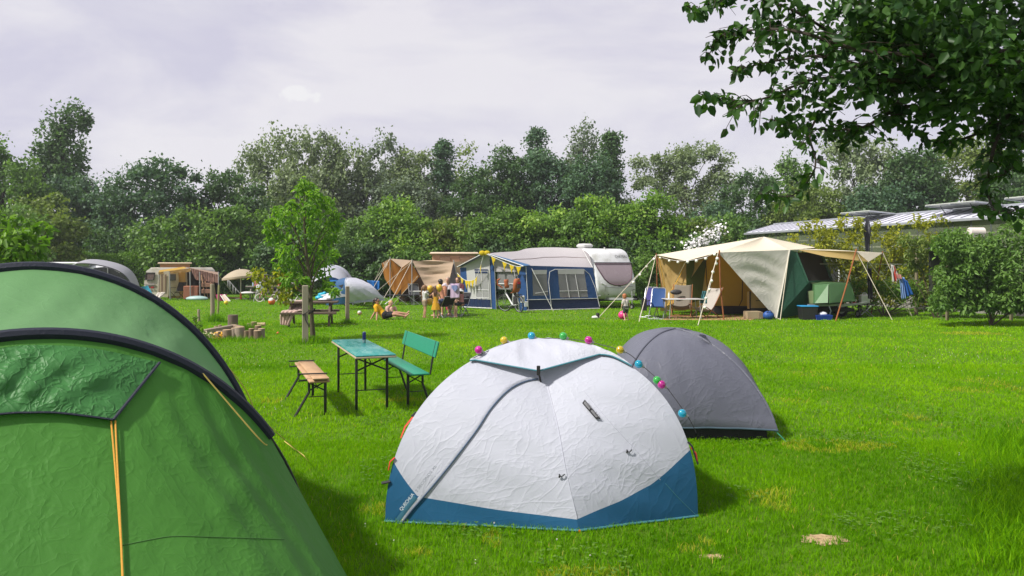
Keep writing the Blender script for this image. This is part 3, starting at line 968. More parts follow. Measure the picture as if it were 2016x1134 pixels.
for j in range(3):
 a = a0 + j * 2.1
 ax = np.stack([np.cos(a), np.sin(a), np.full(n, 0.15)], 1)
 v, q, kk = leaf_arrays(c, unit(r.normal(size=(n, 3)) * 0.2 + np.array([0, 0, 1.0])), ax, r.uniform(0.012, 0.024, n), 0.95, True, fold=0.08)
 vv.append(v)
 qq.append(q + off)
 tt.append(np.repeat(r.uniform(0, 0.8, n), kk))
 off += len(v)
tag(np_mesh('clover_leaves', np.concatenate(vv), np.concatenate(qq), LM['bright'], np.concatenate(tt)), kind='stuff')
n = 2600
y = np.sqrt(r.uniform(4.5 ** 2, 34 ** 2, n))
x = r.uniform(-0.72, 0.74, n) * y
k = vnoise(x, y, 31, 2.4) > 0.52
x, y = (x[k], y[k])
n = len(x)
hs = 0.0075 * (0.7 + 0.016 * y)
vv, qq, off = ([], [], 0)
for i, j in ((0, 1), (0, 2), (1, 2)):
 e = np.eye(3)
 cc = np.stack([x, y, r.uniform(0.035, 0.06, n)], 1)
 for s in range(1):
  sq = np.stack([cc + (e[i] + 0 * e[j]) * hs[:, None], cc + e[j] * hs[:, None], cc - e[i] * hs[:, None], cc - e[j] * hs[:, None]], 1).reshape(-1, 3)
  vv.append(sq)
  qq.append(np.arange(n)[:, None] * 4 + np.array([[0, 1, 2, 3]]) + off)
  off += len(sq)
tag(np_mesh('clover_flowers', np.concatenate(vv), np.concatenate(qq), mat('clover_white', (0.62, 0.6, 0.52), 0.8)), kind='stuff')
n = 5200
r = np.random.default_rng(5)
y = r.uniform(4.7, 8.6, n)
x = y * (0.6 + 0.1 * r.uniform(0, 1, n) ** 0.7)
hh = r.uniform(0.05, 0.16, n)
a = r.uniform(0, 6.28, n)
w = 0.003
dx, dy = (np.cos(a) * hh * 0.55, np.sin(a) * hh * 0.55)
fa = r.uniform(0, 6.28, n)
sx, sy = (np.cos(fa) * w, np.sin(fa) * w)
P = np.stack([np.stack([x - sx, y - sy, 0 * x], 1), np.stack([x + sx, y + sy, 0 * x], 1), np.stack([x + dx * 0.35 + sx * 0.8, y + dy * 0.35 + sy * 0.8, hh * 0.6], 1), np.stack([x + dx * 0.35 - sx * 0.8, y + dy * 0.35 - sy * 0.8, hh * 0.6], 1), np.stack([x + dx + sx * 0.1, y + dy + sy * 0.1, hh * 0.95], 1), np.stack([x + dx - sx * 0.1, y + dy - sy * 0.1, hh * 0.95], 1)], 1).reshape(-1, 3)
b = np.arange(n)[:, None] * 6
tag(np_mesh('long_grass', P, np.concatenate([b + np.array([[0, 1, 2, 3]]), b + np.array([[3, 2, 4, 5]])], 0), GM, np.repeat(r.uniform(0, 0.5, n), 6)), kind='stuff')
SUN_AZ, SUN_EL = (R_(-117), R_(48))
to_sun = Vector((math.sin(SUN_AZ) * math.cos(SUN_EL), math.cos(SUN_AZ) * math.cos(SUN_EL), math.sin(SUN_EL)))
sl = bpy.data.lights.new('sun', 'SUN')
sl.energy = 4.4
sl.angle = R_(4)
sl.color = (1.0, 0.955, 0.88)
so = bpy.data.objects.new('sun', sl)
COL.objects.link(so)
so.location = (0, 0, 30)
so.rotation_euler = (-to_sun).to_track_quat('-Z', 'Y').to_euler()
w = bpy.data.worlds.new('World')
scene.world = w
w.use_nodes = True
nt = w.node_tree
nt.nodes.clear()
out = nt.nodes.new('ShaderNodeOutputWorld')
bg = nt.nodes.new('ShaderNodeBackground')
sky = nt.nodes.new('ShaderNodeTexSky')
sky.sky_type = 'NISHITA'
sky.sun_disc = False
sky.sun_elevation = SUN_EL
sky.sun_rotation = SUN_AZ
tc = nt.nodes.new('ShaderNodeTexCoord')
mp = nt.nodes.new('ShaderNodeMapping')
mp.inputs['Scale'].default_value = (1.0, 1.0, 3.2)
nt.links.new(tc.outputs['Generated'], mp.inputs['Vector'])
n1 = noise(nt, mp.outputs[0], 2.1, 7, 0.58, 0.35)
n2 = noise(nt, mp.outputs[0], 5.0, 6, 0.6, 0.2)
cl = mixc(nt, ramp(nt, n1, [(0.42, 0.0), (0.59, 1.0)]), (4.95, 4.75, 5.65), (6.4, 6.15, 6.45))
cl = mixc(nt, ramp(nt, n2, [(0.45, 0.0), (0.75, 0.4)]), cl, (6.7, 6.55, 6.6))
dv = Vector(((592 - CX) / F, 1, (HZ - 186) / F)).normalized()

def dot(vec):
 d = nt.nodes.new('ShaderNodeVectorMath')
 d.operation = 'SUBTRACT'
 nt.links.new(tc.outputs['Generated'], d.inputs[0])
 d.inputs[1].default_value = vec
 m = nt.nodes.new('ShaderNodeMapping')
 m.inputs['Scale'].default_value = (9, 9, 36)
 nt.links.new(d.outputs[0], m.inputs['Vector'])
 l = nt.nodes.new('ShaderNodeVectorMath')
 l.operation = 'LENGTH'
 nt.links.new(m.outputs[0], l.inputs[0])
 return l.outputs['Value']
n3 = noise(nt, tc.outputs['Generated'], 34, 5, 0.6)
sm = nt.nodes.new('ShaderNodeMath')
sm.operation = 'MULTIPLY_ADD'
nt.links.new(n3, sm.inputs[0])
sm.inputs[1].default_value = 1.4
nt.links.new(dot(dv), sm.inputs[2])
cl = mixc(nt, ramp(nt, sm.outputs[0], [(0.9, 0.9), (1.5, 0.0)]), cl, (7.05, 6.9, 6.9))
col = mixc(nt, 0.9, sky.outputs[0], cl)
nt.links.new(col, bg.inputs[0])
bg.inputs[1].default_value = 0.1
nt.links.new(bg.outputs[0], out.inputs[0])
mb = MB().box((0, 0, 14.5), (1010, 1010, 31))
hz = tag(mb.build('haze', nt_new('haze_air')[0], smooth=False), kind='stuff')
hn = hz.data.materials[0].node_tree
pv = hn.nodes.new('ShaderNodeVolumePrincipled')
pv.inputs['Color'].default_value = (0.86, 0.88, 0.96, 1)
pv.inputs['Density'].default_value = 0.0006
pv.inputs['Anisotropy'].default_value = 0.2
hn.links.new(pv.outputs[0], [n for n in hn.nodes if n.type == 'OUTPUT_MATERIAL'][0].inputs['Volume'])
scene.cycles.volume_bounces = 0
cd = bpy.data.cameras.new('camera')
cam = bpy.data.objects.new('camera', cd)
COL.objects.link(cam)
cam.location = (0, 0, CH)
cam.rotation_euler = (R_(90), 0, 0)
cd.sensor_fit = 'HORIZONTAL'
cd.sensor_width = 36.0
cd.lens = F / 2016 * 36.0
cd.shift_y = (HZ - 567.0) / 2016.0
cd.clip_start = 0.05
cd.clip_end = 1500
scene.camera = cam
scene.view_settings.view_transform = 'Standard'
scene.view_settings.look = 'None'
scene.view_settings.exposure = 0.45
scene.view_settings.gamma = 1.0
scene.cycles.use_denoising = True
scene.cycles.max_bounces = 6
scene.cycles.transparent_max_bounces = 16
scene.cycles.diffuse_bounces = 3
scene.cycles.glossy_bounces = 2
scene.cycles.transmission_bounces = 4
scene.cycles.caustics_reflective = False
scene.cycles.caustics_refractive = False
BLACKCORD = mat('black_cord', (0.012, 0.012, 0.013), 0.6)
NAVY = fabric('navy_webbing', (0.01, 0.014, 0.028), tl=0.04, rough=0.6, crink=0.25, cs=14, cd=0.006)
ORCORD = mat('orange_cord', (0.55, 0.27, 0.03), 0.7, var=0.3, vs=120)
YCORD = mat('yellow_cord', (0.52, 0.4, 0.1), 0.7, var=0.3, vs=120)

def cast(px, py, bvh):
 o = Vector((0, 0, CH))
 d = Vector(((px - CX) / F, 1, -(py - HZ) / F)).normalized()
 h = bvh.ray_cast(o, d)
 return (h[0], h[1], d) if h[0] is not None else (None, None, d)

def bvh_of(*mbs):
 vs, fs = ([], [])
 for m in mbs:
  n = len(vs)
  vs += [Vector(p) for p in m.v]
  fs += [tuple((n + i for i in f)) for f in m.f]
 return BVHTree.FromPolygons(vs, fs)

def on_surf(pts, bvh, lift=0.004, dense=10, fallback=6.0):
 """a line drawn over the cloth, each point laid on its surface"""
 out = []
 P = [Vector((x, y, 0)) for x, y in pts]
 for q in spline(P, dense):
  h, n, d = cast(q.x, q.y, bvh)
  if h is None:
   continue
  if n.dot(d) > 0:
   n = -n
  out.append(h + n * lift)
 return out

def ribbon(pts, bvh, w, lift=0.005, dense=10):
 c = on_surf(pts, bvh, lift, dense)
 mb = MB()
 P = []
 for i, p in enumerate(c):
  t = (c[min(i + 1, len(c) - 1)] - c[max(i - 1, 0)]).normalized()
  n = Vector((0, 0, CH)) - p
  n.normalize()
  s = t.cross(n).normalized() * w / 2
  P.append([p - s, p + n * 0.002, p + s])
 return mb.grid(P)

def green_tent():
 ax = Vector((-943.0, 1500.0)).normalized()
 vv = Vector((ax.x, ax.y, 0))
 uu = Vector((ax.y, -ax.x, 0))

 def L(a, z, l):
  return vv * l + uu * a + Vector((0, 0, z))
 base = L(0, 0, 5.4)
 t = thing('tunnel_tent', 'large green tunnel tent with navy pole sleeves in the left foreground', 'tent', base)

 def arch(W_, H, l, th, n=1.9, lean=0.0):
  c, s = (math.cos(th), math.sin(th))
  a = W_ * math.copysign(abs(c) ** (2 / 2.02), c)
  z = H * abs(s) ** (2 / n) if s > 0 else 0
  return L(a, z, l + lean * z)
 N1 = dict(W_=1.43, H=1.555, l=4.5, n=2.0)
 N2 = dict(W_=1.53, H=1.885, l=6.0, n=1.88)
 N3 = dict(W_=1.42, H=1.68, l=7.6, n=1.9)
 th_end = math.asin(0.9 / 1.555)
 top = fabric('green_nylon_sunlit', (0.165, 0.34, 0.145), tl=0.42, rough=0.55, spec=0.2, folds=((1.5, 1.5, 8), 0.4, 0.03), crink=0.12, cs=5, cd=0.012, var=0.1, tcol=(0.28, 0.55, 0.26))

 def bay(A, B, nu=70, nv=40, dip=0.06, seed=1):
  P = []
  r1 = random.Random(seed)
  for j in range(nv + 1):
   v = j / nv
   row = []
   for i in range(nu + 1):
    th = math.pi * i / nu
    p = lerp(arch(th=th, **A), arch(th=th, **B), v)
    c = L(0, 0.5, lerp(A['l'], B['l'], v))
    k = dip * 4 * v * (1 - v)
    s = 4 * v * (1 - v)
    fold = 0.011 * s * math.sin(30 * th + 9 * v + 2 * math.sin(5 * th)) + 0.006 * s * math.sin(61 * th - 14 * v)
    q = p - (p - c) * k
    d = p - c
    d.normalize()
    row.append(q + d * fold)
   P.append(row)
  return MB().grid(P)
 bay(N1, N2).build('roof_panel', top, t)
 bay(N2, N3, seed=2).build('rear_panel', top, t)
 rear = []
 for j in range(13):
  v = j / 12
  rear.append([lerp(arch(th=math.pi * i / 40, **N3), L(1.25 * math.cos(math.pi * i / 40), 0.02, 8.7), v) for i in range(41)])
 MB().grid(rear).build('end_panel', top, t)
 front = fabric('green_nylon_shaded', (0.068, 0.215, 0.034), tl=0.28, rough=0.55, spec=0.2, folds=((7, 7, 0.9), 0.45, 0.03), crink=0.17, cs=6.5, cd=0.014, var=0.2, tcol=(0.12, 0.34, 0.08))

 def top_edge(u):
  return arch(th=math.pi - th_end - (math.pi - 2 * th_end) * u, **N1)

 def hem(u):
  a = math.pi * (1 - u)
  c = math.cos(a)
  return L(1.58 * math.copysign(abs(c) ** 0.55, c), 0.02, 4.25 - 1.25 * math.sin(a) ** 1.2)
 P = []
 nu, nv = (130, 110)
 for j in range(nv + 1):
  v = j / nv
  row = []
  for i in range(nu + 1):
   u = i / nu
   p = lerp(top_edge(u), hem(u), v)
   s = 4 * v * (1 - v)
   inw = L(0, 0.3, 5.0) - p
   inw.normalize()
   e = min(1, 5 * u, 5 * (1 - u))
   f = 0.05 * s * e
   f += 0.007 * s ** 0.5 * e * math.sin(88 * u + 4 * v + 1.5 * math.sin(7 * v)) * (0.2 + max(0, math.sin(9 * u + 1)))
   f += 0.006 * math.sin(30 * v + 13 * u) * s * max(0, math.sin(17 * u + 4 * v)) * e
   row.append(p + inw * f)
  P.append(row)
 fm = MB().grid(P)
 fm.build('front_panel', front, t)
 bv = bvh_of(fm)
 for A, r_, te in ((N1, 0.033, th_end), (N2, 0.04, math.asin(0.84 / 1.885))):
  pts = [arch(th=te + (math.pi - 2 * te) * i / 60, **A) for i in range(61)]
  MB().tube(pts, r_, 8, flat=1.0).build('pole_sleeve', NAVY, t)
  for s in (0, 1):
   pts = [arch(th=(te + 0.03) * i / 14 if s == 0 else math.pi - (te + 0.03) * i / 14, **A) for i in range(15)]
   MB().tube([p + uu * (0.0 if s == 0 else 0) for p in pts], 0.0075, 6).build('pole', BLACKCORD, t)
 flap = fabric('green_nylon_flap', (0.05, 0.185, 0.048), tl=0.2, rough=0.5, spec=0.25, crink=0.38, cs=8, cd=0.02, var=0.12, tcol=(0.09, 0.28, 0.08))
 tl, tr = ([(-330, 742), (-160, 712), (0, 688), (70, 682), (180, 688), (312, 716)], None)
 bl = [(-330, 880), (-160, 838), (0, 818), (60, 815), (120, 816), (222, 829)]
 a, b = (on_surf(tl, bv, 0.012, 12), on_surf(bl, bv, 0.012, 12))
 n = min(len(a), len(b))
 P = []
 for j in range(31):
  v = j / 30
  row = []
  for i in range(n):
   ia, ib = (i * (len(a) - 1) / (n - 1), i * (len(b) - 1) / (n - 1))
   p = lerp(a[int(ia)], b[int(ib)], v)
   w = 4 * v * (1 - v) * min(1, (n - 1 - i) / 8)
   o = 0.012 + 0.02 * w + 0.011 * w * (math.sin(i * 0.55 + v * 7) + math.sin(i * 0.23 - v * 11 + 2))
   q = (Vector((0, 0, CH)) - p).normalized()
   row.append(p + q * o)
  P.append(row)
 MB().grid(P).build('window_cover', flap, t)
 mb = MB()
 mb.tube([p + (Vector((0, 0, CH)) - p).normalized() * 0.014 for p in b], 0.01, 6, flat=0.6)
 edge = [P[j][-1] for j in range(31)]
 mb.tube([p + (Vector((0, 0, CH)) - p).normalized() * 0.006 for p in edge], 0.01, 6, flat=0.6)
 mb.build('flap_piping', NAVY, t)
 mb = MB()
 mb.tube(on_surf([(218, 832), (224, 900), (232, 1000), (238, 1080), (242, 1180)], bv, 0.012), 0.0042, 6)
 mb.tube(on_surf([(226, 832), (229, 900), (234, 1000), (238, 1080), (243, 1180)], bv, 0.016), 0.0042, 6)
 mb.build('cover_cord', ORCORD, t)
 mb = MB()
 for line in ([(240, 1074), (300, 1062), (345, 1056), (430, 1058), (560, 1062)],):
  mb.tube(on_surf(line, bv, 0.001, 14), 0.0022, 5)
 mb.build('seam', mat('green_seam', (0.05, 0.15, 0.03), 0.8), t)
 mb = MB()
 s0 = arch(th=math.acos(0.8 / 1.43), **N1) + Vector((0, -0.03, 0.02))
 mb.tube(spline([s0 + V(-0.05, 0, 0.05), s0, lerp(s0, on_surf([(505, 868), (512, 872)], bv, 0.02)[0], 0.95), on_surf([(520, 880), (524, 884)], bv, 0.02)[0]], 8), 0.0042, 5)
 mb.build('guy_line', YCORD, t)
 mb = MB()
 s1 = arch(th=math.acos(1.2 / 1.53), **N2) + uu * 0.04
 s2 = arch(th=math.asin(0.8 / 1.885), **N2) + uu * 0.06
 pk = G(606, 908)
 mb.tube(spline([s1, lerp(s1, s2, 0.5) + uu * 0.03, s2], 6) + [G(598, 905) + V(0, 0, 0.03)], 0.0038, 5)
 mb.build('guy_line', YCORD, t)
 mb = MB()
 mb.tube([G(560, 888) + V(0, 0, 0.1), G(598, 905) + V(0, 0, 0.04), pk + V(0, 0, 0.0)], 0.0045, 5)
 mb.build('guy_line', YCORD, t)
 mb = MB()
 q = W(560, 938, 5.35)
 mb.box(q, (0.03, 0.03, 0.07), bev=0.006)
 mb.tube([q + V(0, 0, 0.03), q + V(-0.03, 0.0, 0.09), q + V(-0.09, 0.0, 0.13)], 0.004, 5)
 mb.build('pole_buckle', BLACKCORD, t)
green_tent()
WHITE = fabric('white_coated_polyester', (0.46, 0.475, 0.545), tl=0.1, rough=0.5, crink=0.2, cs=6.5, cd=0.01, var=0.03, tcol=(0.5, 0.5, 0.55))
BLUE = fabric('petrol_blue_polyester', (0.02, 0.105, 0.215), tl=0.1, rough=0.55, spec=0.2, crink=0.14, cs=3.5, cd=0.012, var=0.08)
TEAL = fabric('teal_tape', (0.055, 0.2, 0.25), tl=0.05, crink=0.0)
REDTAPE = fabric('red_webbing', (0.55, 0.035, 0.02), tl=0.05, crink=0.0)

def rib(B, A, n, k=48):
 out = []
 for i in range(k + 1):
  th = math.pi / 2 * i / k
  c, s = (math.cos(th) ** (2 / n), math.sin(th) ** (2 / n))
  out.append(Vector((A.x + (B.x - A.x) * c, A.y + (B.y - A.y) * c, A.z * s)))
 return out

def arc_resample(pts, k):
 L = [0]
 for i in range(1, len(pts)):
  L.append(L[-1] + (pts[i] - pts[i - 1]).length)
 out, j = ([], 0)
 for i in range(k + 1):
  s = L[-1] * i / k
  while j < len(L) - 2 and L[j + 1] < s:
   j += 1
  t = (s - L[j]) / max(1e-09, L[j + 1] - L[j])
  out.append(lerp(pts[j], pts[j + 1], min(1, max(0, t))))
 return out

def at_z(r_, z):
 """parameter 0..1 along a rib where it reaches height z"""
 for i in range(len(r_) - 1):
  if r_[i + 1].z >= z:
   return (i + (z - r_[i].z) / max(1e-06, r_[i + 1].z - r_[i].z)) / (len(r_) - 1)
 return 1.0

def rib_at(r_, t):
 x = max(0, min(len(r_) - 1.0001, t * (len(r_) - 1)))
 i = int(x)
 return lerp(r_[i], r_[i + 1], x - i)

def white_tent():
 A = Vector((0.25, 6.5, 1.262))
 L0, F0, R0 = (Vector((-0.935, 5.62, 0)), Vector((0.475, 5.42, 0)), Vector((1.4, 5.74, 0)))
 BR, BK, BL = (Vector((1.3, 7.35, 0)), Vector((0.25, 7.75, 0)), Vector((-0.8, 7.2, 0)))
 t = thing('dome_tent', 'white dome tent with blue lower edge and coloured bulbs on top, nearest in the middle', 'tent', (0.25, 6.4, 0))
 Atip = Vector((0.225, 6.12, 1.1))
 fr = [F0 + (Atip - F0) * (i / 40) + V(0.02, -0.15, 0.03) * math.sin(math.pi * i / 40) for i in range(41)]
 fr += [lerp(Atip, A, i / 10) + Vector((0, 0, 0.03 * math.sin(math.pi * i / 10))) for i in range(1, 11)]
 ribs = [rib(L0, A, 2.2), fr, rib(R0, A, 2.45), rib(BR, A, 1.9), rib(BK, A, 1.4), rib(BL, A, 1.9)]
 ribs = [arc_resample(x, 100) for x in ribs]
 bor = [[(0, 0.44), (0.17, 0.2), (0.6, 0.13), (1, 0.085)], [(0, 0.085), (0.35, 0.18), (0.62, 0.275), (1, 0.5)], [(0, 0.5), (0.5, 0.3), (1, 0.5)], [(0, 0.5), (0.5, 0.15), (1, 0.1)], [(0, 0.1), (0.5, 0.2), (1, 0.5)], [(0, 0.5), (0.5, 0.3), (1, 0.44)]]
 bulge = [0.018, 0.02, 0.0, 0.02, 0.02, 0.0]
 wm, bm, hem = (MB(), MB(), [])
 for k in range(6):
  ra, rb = (ribs[k], ribs[(k + 1) % 6])
  nu = 36

  def pt(u, s):
   p = lerp(rib_at(ra, s), rib_at(rb, s), u)
   c = Vector((A.x, A.y, 0.3))
   o = p - c
   o.normalize()
   fl = 0.004 * math.sin(40 * s + 8 * u + k) * math.sin(math.pi * u)
   return p + o * (bulge[k] * 4 * u * (1 - u) * math.sin(math.pi * min(1, s * 1.15)) + fl)
  lo, hi = ([], [])
  for j in range(11):
   lo.append([])
  for j in range(61):
   hi.append([])
  for i in range(nu + 1):
   u = i / nu
   z = np.interp(u, [q[0] for q in bor[k]], [q[1] for q in bor[k]])
   sb = lerp(at_z(ra, z), at_z(rb, z), u)
   if abs(u) > 0 and abs(u) < 1:
    for _ in range(3):
     sb += (z - pt(u, sb).z) * 0.55
     sb = min(0.8, max(0.01, sb))
   for j in range(11):
    lo[j].append(pt(u, sb * j / 10))
   for j in range(61):
    hi[j].append(pt(u, sb + (1 - sb) * j / 60))
  wm.grid(hi)
  bm.grid(lo)
  hem += lo[0]
 bv = bvh_of(wm, bm)
 wm.build('flysheet', WHITE, t)
 bm.build('lower_panel', BLUE, t)
 MB().tube([p + Vector((0, 0, 0.012)) for p in hem], 0.01, 6, closed=True, flat=1).build('hem_tape', TEAL, t)
 zl = [(1050, 742), (1022, 748), (990, 766), (958, 800), (930, 842), (895, 888), (860, 932), (826, 972), (800, 1002), (776, 1034)]
 ribbon([(x + 5, y + 3) for x, y in zl], bv, 0.024, 0.006, 10).build('zip_flap', fabric('white_flap_edge', (0.48, 0.495, 0.56), tl=0.05, crink=0.3, cs=12, cd=0.004), t)
 mb = MB()
 mb.tube(on_surf([(x + 9, y + 5) for x, y in zl], bv, 0.008, 10), 0.0052, 6)
 mb.build('zip', mat('zip_slate_blue', (0.05, 0.085, 0.15), 0.5), t)
 ribbon([(819, 978), (800, 1002), (776, 1034)], bv, 0.034, 0.01, 8).build('zip_flap_end', fabric('teal_flap_end', (0.05, 0.16, 0.24), tl=0.04, crink=0.0), t)
 mb = MB()
 mb.tube(on_surf([(1078, 760), (1098, 840), (1115, 930), (1136, 1020)], bv, 0.001, 10), 0.0035, 5)
 mb.tube(on_surf([(1150, 770), (1200, 830), (1255, 890), (1300, 945)], bv, 0.0008, 10), 0.0022, 5)
 mb.build('seam', fabric('white_seam_tape', (0.44, 0.45, 0.52), tl=0.05, crink=0), t)
 mb = MB()
 mb.tube(on_surf([(1310, 952), (1340, 985), (1372, 1016)], bv, 0.001, 10), 0.003, 5)
 mb.build('blue_seam', TEAL, t)
 eL = [(878, 727), (905, 716), (935, 711), (962, 711), (1010, 719), (1050, 727)]
 tip = W(1060, 729, 5.93)
 eR = [(1075, 728), (1110, 720), (1150, 709), (1180, 700), (1206, 703), (1243, 722)]
 top = [(884, 722), (930, 702), (985, 683), (1048, 671), (1110, 676), (1165, 685), (1205, 702), (1240, 722)]
 lowL = on_surf([(878, 727), (905, 716), (935, 711)], bv, 0.02, 5)
 lowR = on_surf([(1180, 700), (1206, 704), (1243, 722)], bv, 0.02, 5)
 low = lowL + [lerp(lowL[-1], tip, i / 14) for i in range(1, 15)] + [lerp(tip, lowR[0], i / 14) for i in range(1, 14)] + lowR
 m = len(low)
 crown = []
 for i in range(m):
  u = i / (m - 1)
  x = lerp(low[0].x, low[-1].x, u)
  best = None
  for yy in [5.7 + 0.03 * q for q in range(60)]:
   h = bv.ray_cast(Vector((x, yy, 3)), Vector((0, 0, -1)))
   if h[0] is not None and (best is None or h[0].z > best.z):
    best = h[0]
  crown.append(best + Vector((0, 0, 0.018)))
 P = []
 for j in range(15):
  v = j / 14
  row = []
  for i in range(m):
   p = lerp(low[i], crown[i], v)
   u = i / (m - 1)
   w = 4 * u * (1 - u)
   p = p + Vector((0, -0.008, 0.04)) * math.sin(math.pi * v) * w
   row.append(p + Vector((0, 0, 0.004 * math.sin(i * 1.1 + v * 9) * math.sin(math.pi * v))))
  P.append(row)
 back = []
 for j in range(1, 8):
  back.append([c + Vector((0, 0.11 * j, 0)) for c in crown])
 for row in back:
  for i, p in enumerate(row):
   h = bv.ray_cast(Vector((p.x, p.y, 3)), Vector((0, 0, -1)))
   row[i] = (h[0] if h[0] is not None else p) + Vector((0, 0, 0.018))
 hm = MB().grid(P + back)
 hm.build('roof_flap', fabric('white_hood', (0.47, 0.485, 0.55), tl=0.12, crink=0.22, cs=9, cd=0.01, var=0.03), t)
 MB().tube([p + Vector((0, -0.004, -0.004)) for p in low], 0.0085, 6, flat=0.8).build('roof_flap_tape', TEAL, t)
 mb = MB()
 mb.box(tip + Vector((0.0, -0.012, -0.0)), (0.028, 0.016, 0.075), bev=0.004)
 mb.tube([tip + V(0.005, 0, -0.03), tip + V(0.02, 0.05, -0.1)], 0.008, 6)
 mb.tube([tip + V(-0.03, 0.1, -0.07), tip + V(-0.03, 0.08, -0.12)], 0.006, 5)
 mb.build('toggle', BLACKCORD, t)

 def lab(x, y, lift):
  h, nn, d = cast(x, y, bv)
  if nn.dot(d) > 0:
   nn = -nn
  return h + nn * lift
 MB().prism([lab(1151, 789, 0.016), lab(1182, 826, 0.016), lab(1172, 826, 0.016), lab(1146, 796, 0.016)], (0, -0.004, 0.002)).build('label_patch', mat('label_black', (0.008, 0.008, 0.01), 0.5), t)
 mb = MB()
 mb.poly([lab(1151.5, 792.5, 0.024), lab(1162.5, 806, 0.024), lab(1160, 810, 0.024), lab(1148.5, 797, 0.024)])
 mb.poly([lab(1165, 809.5, 0.024), lab(1178.5, 824, 0.024), lab(1172.5, 824, 0.024), lab(1162, 812, 0.024)])
 mb.build('label_field', mat('label_grey', (0.15, 0.15, 0.16), 0.7), t)
 word(t, 'label_text', 'FRESH', lab(1155, 801, 0.028), lab(1162.5, 810, 0.028), 0.03, LETTER_DARK)
 word(t, 'label_text', 'BLACK', lab(1169.5, 817, 0.028), lab(1177, 826, 0.028), 0.03, LETTER_DARK)
 word(t, 'printed_text', '2 SECONDS XL', lab(823, 968, 0.03), lab(862, 918, 0.03), 0.03, LETTER_GREY)
 word(t, 'printed_text', 'QUECHUA', lab(793, 1004, 0.03), lab(818, 972, 0.03), 0.034, LETTER_WHITE)
 for x, y in ((1106, 937), (1238, 889)):
  mb = MB()
  p = lab(x, y, 0.01)
  mb.tube([p + V(-0.02, 0, 0.012), p + V(-0.005, -0.012, -0.005), p + V(0.012, -0.008, 0.006), p + V(0.02, 0, 0.012)], 0.0045, 5)
  mb.box(p + V(-0.018, -0.008, -0.004), (0.012, 0.01, 0.018), bev=0.003)
  mb.build('cord_loop', BLACKCORD, t)
 mb = MB()
 p = W(1141, 1052, 5.4)
 mb.tube([p + V(0, 0.0, 0.03), p + V(0.002, -0.004, -0.01), G(1146, 1068) + V(0, 0, -0.02)], [0.01, 0.007, 0.005], 6)
 mb.build('tent_peg', mat('orange_peg', (0.62, 0.1, 0.015), 0.5), t)
 for pts in ([rib_at(ribs[0], at_z(ribs[0], z)) + V(dx, -0.005, 0) for z, dx in ((0.47, 0), (0.44, -0.025), (0.38, -0.02))], [rib_at(ribs[0], at_z(ribs[0], z)) + V(dx, 0.02, 0) for z, dx in ((0.75, -0.005), (0.68, -0.022), (0.6, -0.012))], [rib_at(ribs[2], at_z(ribs[2], 0.52)) + V(0.01, -0.01, 0), rib_at(ribs[2], at_z(ribs[2], 0.48)) + V(0.035, -0.02, 0), rib_at(ribs[2], at_z(ribs[2], 0.42)) + V(0.03, -0.02, 0)]):
  MB().tube(pts, [0.014, 0.012, 0.01], 6, flat=0.4).build('red_strap', REDTAPE, t)
 MB().tube([rib_at(ribs[2], at_z(ribs[2], 0.56)) + V(0, -0.01, 0), rib_at(ribs[2], at_z(ribs[2], 0.53)) + V(0.02, -0.02, 0), rib_at(ribs[2], at_z(ribs[2], 0.4)) + V(0.03, -0.02, 0)], 0.013, 6, flat=0.5).build('black_buckle', BLACKCORD, t)
 MB().tube([rib_at(ribs[0], at_z(ribs[0], 0.3)) + V(0.01, 0, 0), rib_at(ribs[0], at_z(ribs[0], 0.29)) + V(-0.05, -0.01, 0)], 0.017, 6, flat=0.6).build('black_buckle', BLACKCORD, t)
 MB().tube([rib_at(ribs[0], at_z(ribs[0], 0.78)) + V(0, 0.02, 0), rib_at(ribs[0], at_z(ribs[0], 0.75)) + V(-0.015, 0.02, 0)], 0.012, 6).build('black_buckle', BLACKCORD, t)
 return bv

def word(parent, name, text, p0, p1, size, mt):
 """lettering as a mesh lying on a surface facing the camera, from p0 to p1"""
 cu = bpy.data.curves.new(name, 'FONT')
 cu.body = text
 cu.size = 1.0
 cu.extrude = 0.0
 cu.align_x = 'LEFT'
 to = bpy.data.objects.new('tmp_text', cu)
 COL.objects.link(to)
 dg = bpy.context.evaluated_depsgraph_get()
 me = bpy.data.meshes.new_from_object(to.evaluated_get(dg))
 bpy.data.objects.remove(to)
 xs = [v.co.x for v in me.vertices]
 w0 = max(xs) - min(xs)
 X = Vector(p1) - Vector(p0)
 Lx = X.length
 X.normalize()
 Nn = (Vector((0, 0, CH)) - Vector(p0)).normalized()
 Y = Nn.cross(X).normalized()
 off = Vector(root_of(parent).location)
 for v in me.vertices:
  v.co = Vector(p0) + X * ((v.co.x - min(xs)) / w0 * Lx) + Y * (v.co.y * size) - off
 me.materials.clear()
 me.materials.append(mt)
 me.name = name
 o = bpy.data.objects.new(name, me)
 COL.objects.link(o)
 o.parent = parent
 return o
LETTER_DARK = mat('lettering_dark', (0.02, 0.02, 0.025), 0.6)
LETTER_GREY = mat('lettering_grey', (0.16, 0.18, 0.22), 0.6)
LETTER_WHITE = mat('lettering_white', (0.75, 0.8, 0.82), 0.6)
WB = white_tent()

